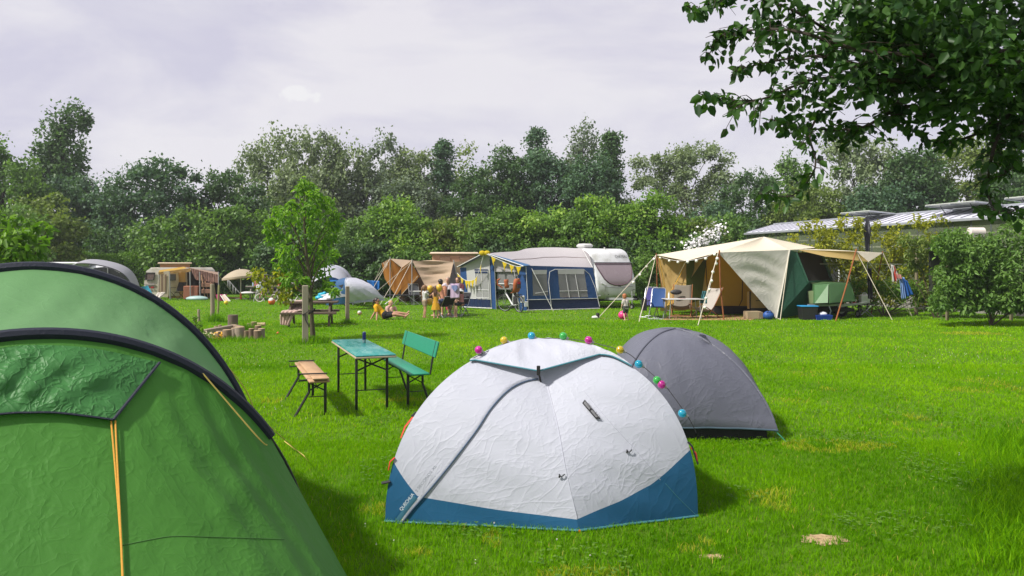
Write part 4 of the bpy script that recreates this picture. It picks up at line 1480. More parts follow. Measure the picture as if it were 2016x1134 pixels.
def party_lights():
 base = Vector((0.25, 6.4, 1.27))
 t = thing('party_lights', 'string of coloured round bulbs lying over the top of the white dome tent', 'string lights', base)
 B = [(942, 688, 'magenta'), (994, 678, 'yellow'), (1046, 669, 'cyan'), (1108, 670, 'green'), (1159, 677, 'magenta'), (1220, 695, 'yellow'), (1264, 719, 'cyan'), (1304, 748, 'green'), (1308, 758, 'magenta'), (1349, 812, 'cyan')]
 colr = {'magenta': (0.75, 0.03, 0.4), 'yellow': (0.85, 0.62, 0.02), 'cyan': (0.02, 0.48, 0.75), 'green': (0.06, 0.6, 0.1)}
 dep = [6.3, 6.42, 6.5, 6.5, 6.45, 6.35, 6.2, 6.05, 6.0, 5.95]
 pts = []
 for (x, y, c), d in zip(B, dep):
  h = None
  dy = 0
  while h is None and dy < 40:
   h, n, dr = cast(x - (dy if x > 1230 else 0), y + (dy if x <= 1230 else dy * 0.4), WB)
   dy += 1.5
  if x < 1030:
   y += max(0, dy - 9)
  if x > 1230:
   x, y = (x - max(0, dy - 10), y + max(0, dy - 10) * 0.4)
  dd = h.y if h is not None else d
  p = W(x, y, dd) + V(0, 0.0, 0.0)
  if h is not None:
   p = p + (n if n.dot(dr) < 0 else -n) * 0.036
  m = mat('bulb_' + c, colr[c], 0.12, trans=0.55, var=0.02, coat=0.4)
  mb = MB()
  mb.ball(p, 0.0325, 16)
  o = mb.build('bulb', m, t)
  o['label'] = c + ' round bulb'
  q = p + V(0.028, 0.0, -0.016) if c != 'yellow' else p + V(0.03, 0, -0.012)
  mc = MB()
  mc.tube([p + (q - p) * 0.8, q + (q - p) * 0.55], [0.014, 0.011], 8)
  mc.build('bulb_socket', mat('socket_clear', (0.35, 0.34, 0.33), 0.3), o)
  pts.append(q + (q - p) * 0.5)
 MB().tube(spline([pts[0] + V(-0.12, 0, -0.06)] + pts + [pts[-1] + V(0.06, -0.02, -0.12)], 6), 0.0032, 5).build('cable', BLACKCORD, t)
party_lights()

def grey_tent():
 t = thing('dome_tent', 'plain grey dome tent standing behind the white tent', 'tent', (1.95, 9.1, 0))
 A = Vector((1.96, 9.15, 1.135))
 C = [Vector((2.86, 8.2, 0.03)), Vector((3.0, 10.0, 0.03)), Vector((1.25, 10.1, 0.03)), Vector((1.12, 8.2, 0.03))]
 cl = fabric('grey_coated_nylon', (0.118, 0.124, 0.16), tl=0.12, rough=0.42, crink=0.2, cs=5.0, cd=0.014, var=0.06, spec=0.5, tcol=(0.14, 0.13, 0.16))

 def rb(B, n):
  out = []
  for i in range(61):
   th = math.pi / 2 * i / 60
   c, s = (math.cos(th) ** (2 / n), math.sin(th) ** (2 / n))
   out.append(Vector((A.x + (B.x - A.x) * c, A.y + (B.y - A.y) * c, B.z + (A.z - B.z) * s)))
  return arc_resample(out, 60)
 rb_ = [rb(C[0], 1.62), rb(C[1], 1.75), rb(C[2], 2.1), rb(C[3], 2.1)]
 fm = MB()
 hem = []
 for k in range(4):
  a, b = (rb_[k], rb_[(k + 1) % 4])
  P = []
  for j in range(61):
   s = j / 60
   row = []
   for i in range(41):
    u = i / 40
    p = lerp(a[j], b[j], u)
    o = p - Vector((A.x, A.y, 0.2))
    o.normalize()
    w = 4 * u * (1 - u)
    p = p + o * (0.1 * w * math.sin(math.pi * min(1, s * 1.1)) + 0.006 * math.sin(30 * u + 9 * s) * (1 - s) * w)
    if j < 8:
     p.z += (0.09 + 0.03 * w) * (1 - j / 8)
    row.append(p)
   P.append(row)
  fm.grid(P)
  hem += P[0]
 fm.build('flysheet', cl, t)
 bv = bvh_of(fm)
 MB().tube(hem, 0.01, 6, closed=True).build('hem_tape', fabric('grey_blue_tape', (0.07, 0.11, 0.15), tl=0.05, crink=0), t)
 g = MB()
 c0 = sum(C, Vector()) / 4
 lo = [lerp(p, c0, 0.1) for p in C]
 g.loft([[Vector((p.x, p.y, 0.0)) for p in lo], [Vector((lerp(p, c0, 0.02).x, lerp(p, c0, 0.02).y, 0.22)) for p in lo]], True, True)
 g.build('under_fly_shade', mat('under_fly_shade_black', (0.012, 0.012, 0.014), 0.7), t)  # near-black block painted in for the shade under the raised fly
 for k in (0, 2):
  pts = [p + (p - Vector((A.x, A.y, 0.2))).normalized() * 0.004 for p in rb_[k][6:]] + [p + (p - Vector((A.x, A.y, 0.2))).normalized() * 0.004 for p in rb_[(k + 2) % 4][6:][::-1]]
  if k == 0:
   MB().tube(pts, 0.012, 6).build('pole_sleeve', cl, t)
 pts = [p + (p - Vector((A.x, A.y, 0.2))).normalized() * 0.004 for p in rb_[1][6:]] + [p + (p - Vector((A.x, A.y, 0.2))).normalized() * 0.004 for p in rb_[3][6:][::-1]]
 MB().tube(pts, 0.012, 6).build('pole_sleeve', cl, t)
 v0 = rib_at(rb_[0], 0.8)
 P = []
 for j in range(7):
  P.append([v0 + Vector((0.02 + 0.05 * j / 6 + 0.02 * math.sin(i), -0.16 + 0.05 * i, 0.02 - 0.012 * j + 0.02 * math.sin(math.pi * i / 6))) for i in range(7)])
 MB().grid(P).build('vent_hood', cl, t)
 mb = MB()
 q = C[0]
 mb.tube([q + V(-0.03, 0.02, 0.09), q + V(0.03, -0.02, 0.03), q + V(0.07, -0.05, -0.02)], 0.006, 5)
 mb.build('corner_loop', mat('green_loop', (0.03, 0.22, 0.12), 0.6), t)
grey_tent()
BLK = mat('black_painted_iron', (0.012, 0.012, 0.013), 0.5, bump=0.1, bs=200)
GRNP = mat('green_painted_board', (0.012, 0.2, 0.135), 0.42, var=0.15, vs=5, bump=0.15, bs=40, bd=0.002, dirt=(0.2, 0.3, 0.24), dirts=9, stretch=(1, 0.25, 1))
BAREW = wood('bare_spruce', (0.4, 0.255, 0.145), (1, 0.14, 1), var=0.35)
RIM = wood('worn_board_edge', (0.36, 0.3, 0.21), (1, 0.2, 1))

def leg_frame(mb, y, w, h, splay=0.0, top=None):
 pass

def beer_set():
 cx, cy = (-2.12, 10.71)
 ang = math.atan2(0.358, 0.933)
 t = thing('beer_table', 'green topped folding table on thin black iron legs between the two benches', 'table', (cx, cy, 0), ang)
 Lh, Wh, H = (1.1, 0.255, 0.735)
 m = MB().box((0, 0, H + 0.014), (Wh * 2, Lh * 2, 0.022), bev=0.006)
 m.build('tabletop', mat('green_tabletop', (0.012, 0.21, 0.19), 0.28, var=0.2, vs=4, bump=0.2, bs=30, bd=0.002, dirt=(0.16, 0.33, 0.3), dirts=8, stretch=(1, 0.3, 1)), t, world=False)
 MB().box((0, 0, H - 0.008), (Wh * 2 + 0.012, Lh * 2 + 0.012, 0.022), bev=0.004).build('board_edge', RIM, t, world=False)
 for y in (-0.8, 0.8):
  for x in (-0.2, 0.2):
   MB().beam((x, y, 0), (x, y, H - 0.02), 0.032, 0.032).build('leg', BLK, t, world=False)
  m = MB()
  m.beam((-0.2, y, 0.27), (0.2, y, 0.27), 0.012, 0.012)
  m.build('cross_rail', BLK, t, world=False)
  m = MB()
  m.beam((-0.19, y, H - 0.05), (0.19, y, H - 0.21), 0.02, 0.02)
  m.build('diagonal_brace', BLK, t, world=False)
  m = MB()
  m.beam((0.19, y + 0.014, H - 0.05), (-0.19, y + 0.014, H - 0.21), 0.02, 0.02)
  m.build('diagonal_brace', BLK, t, world=False)
  MB().tube([(0, y, H - 0.13), (0, y * 0.45, H - 0.03)], 0.008, 6).build('stay_rod', BLK, t, world=False)
 p = W(717, 683, 11.15)
 c = thing('drink_can', 'slim blue and silver drink can standing on the green table', 'can', (p.x, p.y, H + 0.026))
 MB().lathe((0, 0, 0), [(0.02, 0), (0.026, 0.008), (0.0265, 0.05)], 20).build('lower_band', mat('can_silver', (0.42, 0.43, 0.46), 0.3, metal=0.8), c, world=False)
 MB().lathe((0, 0, 0.0505), [(0.0265, 0), (0.0265, 0.09), (0.023, 0.105), (0.021, 0.108)], 20).build('body', mat('can_blue', (0.012, 0.018, 0.12), 0.3, metal=0.4), c, world=False)
 MB().lathe((0, 0, 0.159), [(0.021, 0), (0.022, 0.004), (0.019, 0.005)], 20).build('rim', MC['can_silver'], c, world=False)
 b = thing('beer_bench', 'bare wooden bench with its backrest folded flat onto the seat', 'bench', (-2.72, 10.3, 0), ang)
 H, L = (0.462, 0.98)
 MB().box((0, 0, H), (0.25, L * 2, 0.026), bev=0.006).build('seat', BAREW, b, world=False)
 MB().box((0.015, -0.06, H + 0.04), (0.2, L * 2 - 0.06, 0.022), bev=0.006).build('backrest', BAREW, b, world=False)
 for y in (-0.72, 0.66):
  sp = 0.16
  MB().tube([(-0.1, y, H - 0.02), (-0.1, y, H - 0.16), (-0.12 - sp, y - 0.03, 0)], 0.017, 6).build('leg', BLK, b, world=False)
  MB().beam((0.1, y, H - 0.01), (0.1, y, 0), 0.034, 0.03).build('leg', BLK, b, world=False)
  MB().beam((-0.11, y, H - 0.04), (0.1, y, H - 0.15), 0.016, 0.016).build('diagonal_brace', BLK, b, world=False)
  MB().beam((0.1, y + 0.012, H - 0.04), (-0.11, y + 0.012, H - 0.15), 0.016, 0.016).build('diagonal_brace', BLK, b, world=False)
  MB().beam((-0.11, y, 0.24), (0.1, y, 0.24), 0.01, 0.01).build('cross_rail', BLK, b, world=False)
  MB().tube([(-0.12, y - 0.02, H + 0.0), (-0.22, y - 0.02, H - 0.005), (-0.235, y - 0.02, H + 0.075), (0.12, y - 0.02, H + 0.068)], 0.014, 6, flat=0.7).build('hinge_arm', BLK, b, world=False)
  MB().tube([(0, y, H - 0.12), (0, y * 0.45, H - 0.02)], 0.007, 6).build('stay_rod', BLK, b, world=False)
 b = thing('beer_bench', 'green bench with its green backrest raised on black arms', 'bench', (-1.56, 10.93, 0), ang)
 GB = mat('green_bench_paint', (0.012, 0.21, 0.125), 0.45, var=0.1, vs=5, bump=0.12, bs=40, bd=0.002, stretch=(1, 0.3, 1))
 MB().box((0, 0, H), (0.26, L * 2, 0.028), bev=0.007).build('seat', GB, b, world=False)
 lean = 0.11
 M = Matrix.Rotation(R_(14), 3, 'Y')
 MB().box((0.235, 0, 0.775), (0.022, L * 2 - 0.02, 0.215), M=M, bev=0.006).build('backrest', GB, b, world=False)
 for y in (-0.86, 0.8):
  MB().tube([(0.02, y, H - 0.02), (0.17, y, H - 0.015), (0.2, y, 0.64), (0.258, y, 0.88)], 0.014, 6).build('back_arm', BLK, b, world=False)
 for y in (-0.72, 0.66):
  MB().beam((-0.1, y, H - 0.01), (-0.1, y, 0), 0.034, 0.03).build('leg', BLK, b, world=False)
  MB().tube([(0.1, y, H - 0.02), (0.1, y, H - 0.16), (0.2, y - 0.03, 0)], 0.017, 6).build('leg', BLK, b, world=False)
  MB().beam((-0.1, y, H - 0.04), (0.1, y, H - 0.15), 0.016, 0.016).build('diagonal_brace', BLK, b, world=False)
  MB().beam((0.1, y + 0.012, H - 0.04), (-0.1, y + 0.012, H - 0.15), 0.016, 0.016).build('diagonal_brace', BLK, b, world=False)
  MB().beam((-0.1, y, 0.2), (0.11, y, 0.2), 0.01, 0.01).build('cross_rail', BLK, b, world=False)
beer_set()

def picnic_table(label, loc, rz, mt, L=1.8, scale=1.0, name='picnic_table', H=0.74):
 t = thing(name, label, 'picnic table', loc, rz)
 t.scale = (scale,) * 3
 for i in range(5):
  pass
 m = MB()
 for i in range(5):
  m.box((0, -0.3 + 0.15 * i, H), (L, 0.138, 0.055), bev=0.006)
 m.build('tabletop', mt, t, world=False)
 for s in (-1, 1):
  m = MB()
  for i in range(2):
   m.box((0, s * (0.62 + 0.14 * i), 0.43), (L, 0.135, 0.065), bev=0.006)
  m.build('bench_seat', mt, t, world=False)
 for x in (-L * 0.36, L * 0.36):
  for s in (-1, 1):
   MB().beam((x, s * 0.2, H - 0.022), (x, s * 0.66, -0.01), 0.06, 0.13).build('leg', mt, t, world=False)
  MB().beam((x + 0.052, -0.76, 0.385), (x + 0.052, 0.76, 0.385), 0.05, 0.11).build('bench_beam', mt, t, world=False)
  MB().beam((x + 0.052, -0.34, H - 0.06), (x + 0.052, 0.34, H - 0.06), 0.04, 0.07).build('top_beam', mt, t, world=False)
 return t
OLDW = wood('weathered_picnic_wood', (0.115, 0.085, 0.062), (0.15, 1, 1), var=0.4)
pt = G(612, 640)
picnic_table('weathered brown picnic table behind the young tree with a towel over one bench', (pt.x + 0.06, pt.y - 0.2, 0), R_(9), OLDW, 1.65, 1.0)
dz = pt.y
tw = MB()
prof = [W(588, 594, dz + 0.35), W(584, 592, dz + 0.05), W(576, 602, dz - 0.25), W(566, 611, dz - 0.55), W(556, 612.5, dz - 0.86), W(552, 620, dz - 0.99), W(552, 630, dz - 1.0), W(553, 640, dz - 1.02)]
wd = [W(612, 593, dz + 0.42), W(613, 591, dz + 0.05), W(608, 602, dz - 0.22), W(606, 611, dz - 0.55), W(588, 612.5, dz - 0.88), W(578, 622, dz - 1.0), W(574, 632, dz - 1.03), W(569, 642, dz - 1.04)]
A_, B_ = (spline(prof, 5), spline(wd, 5))
P = []
for j, (a, b) in enumerate(zip(A_, B_)):
 row = []
 for i in range(29):
  u = i / 28
  p = lerp(a, b, u)
  row.append(p + Vector((0, -1, 0.45)).normalized() * (0.02 * math.sin(u * 24 + 0.5 * math.sin(j * 0.25)) + 0.03))
 P.append(row)
tw.grid(P)
tag(tw.build('towel', fabric('pale_pink_towel', (0.5, 0.35, 0.29), tl=0.1, rough=0.9, crink=0.15, cs=10, sheen=0.3), None, loc=W(566, 611, dz - 0.5), thick=0.012), 'pale pink towel draped over the corner of the picnic table', 'towel')
b0 = W(640, 592, dz + 0.12)
inf = thing('folded_inflatable', 'white and turquoise folded inflatable on the picnic table', 'pool toy', (b0.x, b0.y, 0.765))
m = MB()
for i, (dx, dy, dzz, rx, ry, rzz) in enumerate([(0, 0, 0.05, 0.26, 0.22, 0.06), (0.06, 0.05, 0.12, 0.2, 0.16, 0.06), (0.13, -0.05, 0.09, 0.16, 0.16, 0.07), (-0.05, 0.02, 0.17, 0.13, 0.12, 0.05), (0.1, 0.02, 0.19, 0.08, 0.08, 0.05)]):
 m.ball((dx, dy, dzz), (rx, ry, rzz), 14)
m.build('white_part', mat('inflatable_white', (0.72, 0.73, 0.75), 0.35, bump=0.5, bs=9, bd=0.03), inf, world=False)
m = MB()
for dx, dy, dzz, rx, ry, rzz in [(-0.17, -0.02, 0.1, 0.14, 0.15, 0.08), (-0.1, 0.03, 0.2, 0.14, 0.12, 0.06), (-0.02, 0.05, 0.25, 0.08, 0.08, 0.04)]:
 m.ball((dx, dy, dzz), (rx, ry, rzz), 14)
m.build('turquoise_part', mat('inflatable_turquoise', (0.02, 0.36, 0.5), 0.35, bump=0.5, bs=9, bd=0.03), inf, world=False)
POSTW = wood('grey_post_wood', (0.26, 0.215, 0.155), (1, 1, 0.1), var=0.35)

def round_post(name, label, px, yb, yt, wpx, lean=(0, 0), mt=None, dia=None, group=None):
 b = G(px, yb)
 h = (yb - yt) / F * b.y
 r0 = wpx / F * b.y / 2
 m = MB()
 top = b + V(lean[0], lean[1], h)
 m.tube([b - V(0, 0, 0.05), lerp(b, top, 0.35) + V(0.01, 0, 0), lerp(b, top, 0.7), top - V(0, 0, 0.012), top], [r0 * 1.08, r0, r0 * 0.98, r0 * 0.97, r0 * 0.82], 12)
 return tag(m.build(name, mt or POSTW, None, loc=b), label, 'post', group)
round_post('wooden_post', 'round upright post left of the log ring', 418, 633, 559, 8.5)
round_post('thin_pole', 'thin greenish pole close beside the round upright post', 428.5, 620, 561, 4, (0.05, 0), wood('green_tinged_pole', (0.22, 0.22, 0.09), (1, 1, 0.1)))
round_post('low_stake', 'short thin stake in the grass beside the green tent', 391, 634, 609, 5)
p = G(684, 637)
tag(MB().box(p + V(0, 0, 0.6), (0.115, 0.115, 1.23), 0.4, bev=0.012).build('wooden_post', POSTW, None, loc=p), 'square upright post right of the picnic table', 'post')
p = G(458.5, 651)
m = MB()
m.tube([p - V(0, 0, 0.02), p + V(0, 0, 0.1), p + V(0, 0, 0.3), p + V(0, 0, 0.455), p + V(0, 0, 0.46)], [0.165, 0.145, 0.142, 0.14, 0.13], 16)
tag(m.build('tree_stump', bark('stump_bark', (0.14, 0.105, 0.085)), None, loc=p), 'upright round stump standing in the ring of logs', 'stump')
for k, (px, yb, yt, w) in enumerate([(1874, 612, 572, 7)]):
 round_post('wooden_post', 'short leaning stake with a pale top in front of the dark shrub', px, yb, yt, w, (0.12, 0))
rr = random.Random(12)
LOGM = [bark('log_bark_a', (0.17, 0.12, 0.085)), bark('log_bark_b', (0.23, 0.17, 0.115)), wood('log_grey', (0.27, 0.22, 0.17), (0.2, 1, 1))]
LOGEND = wood('log_end', (0.42, 0.31, 0.19))
logs = [(472, 667, 0.3, 0.14, 'v'), (447, 668, 0.24, 0.125, 'v'), (432, 668, 0.2, 0.1, 'v'), (462, 665, 0.25, 0.1, 'v'), (484, 667, 0.2, 0.085, 'v'), (495, 667, 0.26, 0.08, 'v'), (507, 668, 0.22, 0.11, 'v'), (515, 666, 0.25, 0.1, 'v'), (500, 655, 0.3, 0.09, 'v'), (490, 652, 0.22, 0.06, 'v'), (425, 653, 0.15, 0.06, 'v'), (433, 652, 0.17, 0.055, 'v'), (441, 652, 0.14, 0.05, 'v'), (478, 652, 0.15, 0.05, 'v'), (508, 657, 0.22, 0.1, 'v')]
words = ['thick bark covered log nearest the front of the ring', 'stout log second from the yellow flowers', 'short log next to the yellow flowers', 'log tucked behind the thick front log', 'thin dark log right of the thick front log', 'narrow upright split log near the right end', 'wide flat topped log at the front right end', 'log at the far right corner of the ring', 'tall log at the back right of the ring', 'slim stick log behind the ring at its right', 'tiny leftmost log of the back row', 'tiny second log of the back row left of the stump', 'tiny log just left of the stump', 'small log just right of the stump', 'round log with a pale cut top at the back right']
for (px, yb, h, r0, o), wd_ in zip(logs, words):
 b = G(px, yb)
 t = thing('log', wd_, 'log', b, rr.uniform(0, 6), 'logs set in a ring round the flower bed')
 r0 = r0 * 0.92
 MB().tube([(0, 0, -0.03), (rr.uniform(-0.01, 0.01), 0, h * 0.5), (0, 0, h)], [r0 * 1.05, r0, r0 * 0.97], 12).build('bark', LOGM[rr.randrange(3)], t, world=False)
 MB().lathe((0, 0, h - 0.002), [(r0 * 0.93, 0), (r0 * 0.9, 0.01), (0.002, 0.012)], 12).build('cut_end', LOGEND, t, world=False)
a, b = (G(404, 664), G(459, 656))
tag(MB().beam(a + V(0, 0, 0.12), b + V(0, 0, 0.15), 0.12, 0.18).build('timber_beam', LOGM[2], None, loc=a), 'grey timber lying along the back left of the log ring', 'beam')
a, b = (G(459, 655), G(476, 660))
tag(MB().beam(a + V(0, 0, 0.14), b + V(0, 0, 0.14), 0.14, 0.2).build('timber_beam', LOGM[1], None, loc=a), 'brown timber block in the middle of the log ring', 'beam')
a, b = (G(497, 650), G(522, 650))
tag(MB().tube([a + V(0, 0, 0.16), b + V(0, 0, 0.17)], [0.06, 0.055], 9).build('split_log', LOGEND, None, loc=a), 'pale split log lying across the right end of the ring', 'log')
r = np.random.default_rng(2)
fl = thing('flower_clump', 'clump of pale and orange flowers at the left end of the log ring', 'flowers', G(410, 669))
m_ = 260
pos = np.array([tuple(W(px, py, 19.6 + dd)) for px, py, dd in zip(r.uniform(399, 437, m_), r.uniform(656, 671, m_), r.uniform(-0.2, 0.2, m_))])
pos[:, 2] = np.maximum(0.02, pos[:, 2])
v, q, k = leaf_arrays(pos, unit(r.normal(size=(m_, 3)) * 0.5 + np.array([0, -0.4, 0.8])), r.normal(size=(m_, 3)), r.uniform(0.05, 0.09, m_), 0.5)
np_mesh('leaves', v, q, LM['mid'], np.repeat(r.uniform(0, 1, m_), k), fl)
for nm, cc, lo, hi in (('pale_petals', (0.62, 0.56, 0.36), 399, 425), ('orange_petals', (0.7, 0.36, 0.02), 416, 437)):
 n = 46
 pos = np.array([tuple(W(px, py, 19.35)) for px, py in zip(r.uniform(lo, hi, n), r.uniform(655, 668, n))])
 v, q, k = leaf_arrays(pos, unit(r.normal(size=(n, 3)) * 0.3 + np.array([0, -0.7, 0.6])), r.normal(size=(n, 3)), r.uniform(0.035, 0.06, n), 0.9)
 np_mesh(nm, v, q, mat(nm, cc, 0.7), None, fl)

def tuft(label, px, py, n, h, spread, seed):
 r = np.random.default_rng(seed)
 c = G(px, py)
 x, y = (c.x + r.normal(0, spread, n), c.y + r.normal(0, spread * 0.6, n))
 hh = h * r.uniform(0.4, 1.2, n)
 a = r.uniform(0, 6.28, n)
 w = 0.006
 dx, dy = (np.cos(a) * hh * 0.45, np.sin(a) * hh * 0.45)
 sx, sy = (np.cos(a + 1.5) * w, np.sin(a + 1.5) * w)
 P = np.stack([np.stack([x - sx, y - sy, 0 * x], 1), np.stack([x + sx, y + sy, 0 * x], 1), np.stack([x + dx + sx * 0.2, y + dy + sy * 0.2, hh], 1), np.stack([x + dx - sx * 0.2, y + dy - sy * 0.2, hh], 1)], 1).reshape(-1, 3)
 return tag(np_mesh('grass_tuft', P, np.arange(n)[:, None] * 4 + np.array([[0, 1, 2, 3]]), GM, np.repeat(r.uniform(0, 0.6, n), 4), None, c), label, 'grass tuft', 'uncut grass tufts')
tuft('uncut grass tuft at the foot of the round upright post', 425, 634, 700, 0.28, 0.14, 1)
tuft('uncut grass tuft round the young tree and its stake', 612, 675, 900, 0.17, 0.22, 2)
tuft('uncut grass tuft at the foot of the square upright post', 684, 638, 320, 0.16, 0.09, 3)
tuft('uncut grass and weeds growing between the logs', 488, 656, 500, 0.3, 0.16, 4)
_g = tuft('', 460, 671, 700, 0.12, 0.5, 5)
for _k in ('label', 'category', 'group'):
 if _k in _g:
  del _g[_k]
_g.name = 'long_grass'
_g['kind'] = 'stuff'
CWHITE = mat('caravan_white', (0.66, 0.67, 0.68), 0.32, var=0.04, vs=2, dirt=(0.45, 0.45, 0.42), dirts=1.3, bump=0.04, bs=3, bd=0.02)
CGREY = mat('caravan_trim_grey', (0.3, 0.31, 0.33), 0.5)
RUB = mat('rubber_black', (0.015, 0.015, 0.016), 0.7)
STEEL = mat('galvanised_steel', (0.4, 0.41, 0.42), 0.45, metal=0.6, bump=0.1)
POLE = mat('tent_pole_grey', (0.36, 0.36, 0.36), 0.45, metal=0.4)
POLEB = wood('tent_pole_brown', (0.24, 0.085, 0.03), (1, 1, 0.1))
GUY = mat('pale_guy_rope', (0.58, 0.52, 0.4), 0.8)
GUYW = mat('white_guy_rope', (0.66, 0.66, 0.64), 0.8)
AWG = fabric('awning_grey', (0.4, 0.375, 0.39), tl=0.16, rough=0.6, crink=0.12, cs=2.5, cd=0.02, var=0.06)
AWB = fabric('awning_blue', (0.018, 0.065, 0.19), tl=0.12, rough=0.5, crink=0.2, cs=2.5, cd=0.02, var=0.12)
AWN = fabric('awning_navy', (0.01, 0.022, 0.07), tl=0.06, rough=0.5, crink=0.2, cs=3, cd=0.02, var=0.12)
AWL = fabric('awning_pale_panel', (0.47, 0.47, 0.46), tl=0.2, rough=0.6, crink=0.15, cs=3, cd=0.02)
PIPE = mat('white_piping', (0.6, 0.6, 0.6), 0.6)
WINP = glassy('awning_window', (0.3, 0.3, 0.31), 0.1, 0.55)
DARKIN = mat('interior_shade', (0.012, 0.012, 0.013), 0.9)  # near-black colour standing in for the shade inside awnings and tents
CURT = fabric('mauve_curtain', (0.3, 0.23, 0.25), tl=0.1, crink=0.1, cs=3, folds=((7, 7, 0.8), 0.5, 0.03))

def wheel(parent, c, r0, w0, axis, name='wheel'):
 M = Vector((0, 0, 1)).rotation_difference(Vector(axis)).to_matrix()
 o = MB().lathe(c, [(r0 * 0.6, -w0 / 2), (r0 * 0.92, -w0 / 2), (r0, -w0 * 0.3), (r0, w0 * 0.3), (r0 * 0.92, w0 / 2), (r0 * 0.6, w0 / 2)], 24, M).build(name, RUB, parent)
 MB().lathe(c, [(0.02, -w0 * 0.54), (r0 * 0.35, -w0 * 0.5), (r0 * 0.58, -w0 * 0.53), (r0 * 0.6, 0), (r0 * 0.58, w0 * 0.53), (r0 * 0.35, w0 * 0.5), (0.02, w0 * 0.54)], 20, M).build('rim', STEEL, o)
 return o

def caravan():
 CL = V(3.62, 33.2, 0)
 e1 = Vector((-0.5, 0.866, 0))
 e2 = Vector((0.866, 0.5, 0))
 Wd, Ln = (2.16, 5.2)
 t = thing('caravan', 'white touring caravan with a large mauve front window behind the blue awning', 'caravan', CL + e1 * 2 + e2 * 1)

 def q(l, w_, z):
  return CL + e1 * l + e2 * w_ + V(0, 0, z)
 prof = [(0.02, 0.42), (-0.13, 0.62), (-0.16, 0.95), (-0.1, 1.3), (0.1, 1.8), (0.3, 2.22), (0.46, 2.46), (0.7, 2.6), (1.1, 2.655), (3.0, 2.68), (4.6, 2.62), (4.95, 2.46), (5.12, 2.1), (5.2, 1.2), (5.15, 0.5), (4.9, 0.4)]
 P = spline([V(x, 0, z) for x, z in prof], 4)
 rings = []
 for w_, ins in ((0, 0.07), (0.035, 0.02), (0.1, 0), (Wd - 0.1, 0), (Wd - 0.035, 0.02), (Wd, 0.07)):
  cx, cz = (2.5, 1.5)
  rings.append([q(p.x + ins * (1 if p.x < cx else -1) * min(1, abs(p.x - cx) / 1.8), w_, p.z + ins * (1 if p.z < cz else -1) * min(1, abs(p.z - cz))) for p in P])
 MB().loft(rings, True, True).build('body', CWHITE, t, angle=50)

 def face(s):
  for i in range(len(P) - 1):
   if P[i].z <= s <= P[i + 1].z and P[i].x < 1.2:
    k = (s - P[i].z) / max(1e-06, P[i + 1].z - P[i].z)
    return lerp(P[i], P[i + 1], k).x
  return 0

 def fq(w_, z, lift=0.01):
  return q(face(z) - lift, w_, z)

 def plate(name, outline, mt, lift, par, inset=None):
  m = MB()
  zs = sorted(set((z for w_, z in outline)))
  zz = [zs[0] + (zs[-1] - zs[0]) * i / 14 for i in range(15)]
  rows = []
  for z in zz:
   xs = []
   n = len(outline)
   for i in range(n):
    a, b = (outline[i], outline[(i + 1) % n])
    if (a[1] - z) * (b[1] - z) <= 0 and abs(a[1] - b[1]) > 1e-06:
     xs.append(a[0] + (b[0] - a[0]) * (z - a[1]) / (b[1] - a[1]))
   if len(xs) >= 2:
    rows.append([fq(lerp(min(xs), max(xs), i / 10), z, lift) for i in range(11)])
  m.grid(rows)
  return m.build(name, mt, par)
 wo = [(0.1, 1.96), (0.22, 1.68), (0.42, 1.3), (0.66, 1.1), (0.95, 1.02), (1.35, 1.02), (1.62, 1.08), (1.9, 1.28), (2.04, 1.62), (2.08, 1.96)]
 win = plate('front_window', wo, mat('mauve_window', (0.3, 0.235, 0.26), 0.25, var=0.08, vs=1.5, spec=0.6, coat=0.15), 0.02, t)
 m = MB()
 m.tube([fq(w_, z, 0.02) for w_, z in wo], 0.028, 6, closed=True)
 m.build('frame', mat('window_dark_trim', (0.1, 0.05, 0.07), 0.5), win)
 MB().tube([fq(0.06, 2.02, 0.012), fq(1.0, 2.02, 0.012), fq(2.1, 2.02, 0.012)], 0.02, 5).build('trim_line', CGREY, t)
 lk = plate('gas_locker', [(0.4, 0.55), (0.46, 0.95), (1.9, 0.95), (1.98, 0.55)], CWHITE, 0.022, t)
 MB().tube([fq(w_, z, 0.024) for w_, z in ((0.38, 0.96), (1.0, 0.9), (1.4, 0.9), (1.95, 0.97))], 0.012, 5).build('seam', CGREY, lk)
 MB().tube([fq(w_, z, 0.024) for w_, z in ((0.4, 0.54), (0.46, 0.96))], 0.01, 5).build('seam', CGREY, lk)
 for w_ in (0.6, 1.75):
  MB().ball(fq(w_, 0.62, 0.03), 0.022, 8).build('latch', RUB, lk)
 MB().box(fq(1.2, 0.975, 0.03), (0.12, 0.02, 0.03), bev=0.005).build('handle', RUB, lk)
 for w_ in ((0.22, 0.46), (1.88, 2.06)):
  MB().tube([fq(w_[0], 1.12 if w_[0] < 1 else 1.06, 0.02), fq(w_[1], 1.02 if w_[0] < 1 else 1.16, 0.03), fq(w_[1] - 0.03, 0.98 if w_[0] < 1 else 1.12, 0.02)], 0.018, 6).build('grab_handle', CWHITE, t)
 for w_ in (0.12, 2.0):
  MB().box(fq(w_, 0.56, 0.03), (0.18, 0.05, 0.09), math.atan2(e2.y, e2.x), bev=0.02).build('marker_lamp', mat('lamp_clear', (0.55, 0.55, 0.55), 0.2), t)
 word2(t, 'lettering', 'CHATEAU', fq(1.34, 2.235, 0.02), fq(2.02, 2.235, 0.02), fq(1.34, 2.36, 0.02), mat('letter_grey', (0.1, 0.1, 0.11), 0.5))
 m = MB()
 mb = Matrix.Rotation(math.atan2(e2.y, e2.x), 3, 'Z')
 m.box(q(1.55, 0.55, 2.78), (0.55, 0.62, 0.2), M=mb, bev=0.07)
 m.build('roof_hatch', mat('hatch_grey_white', (0.5, 0.5, 0.49), 0.4), t)
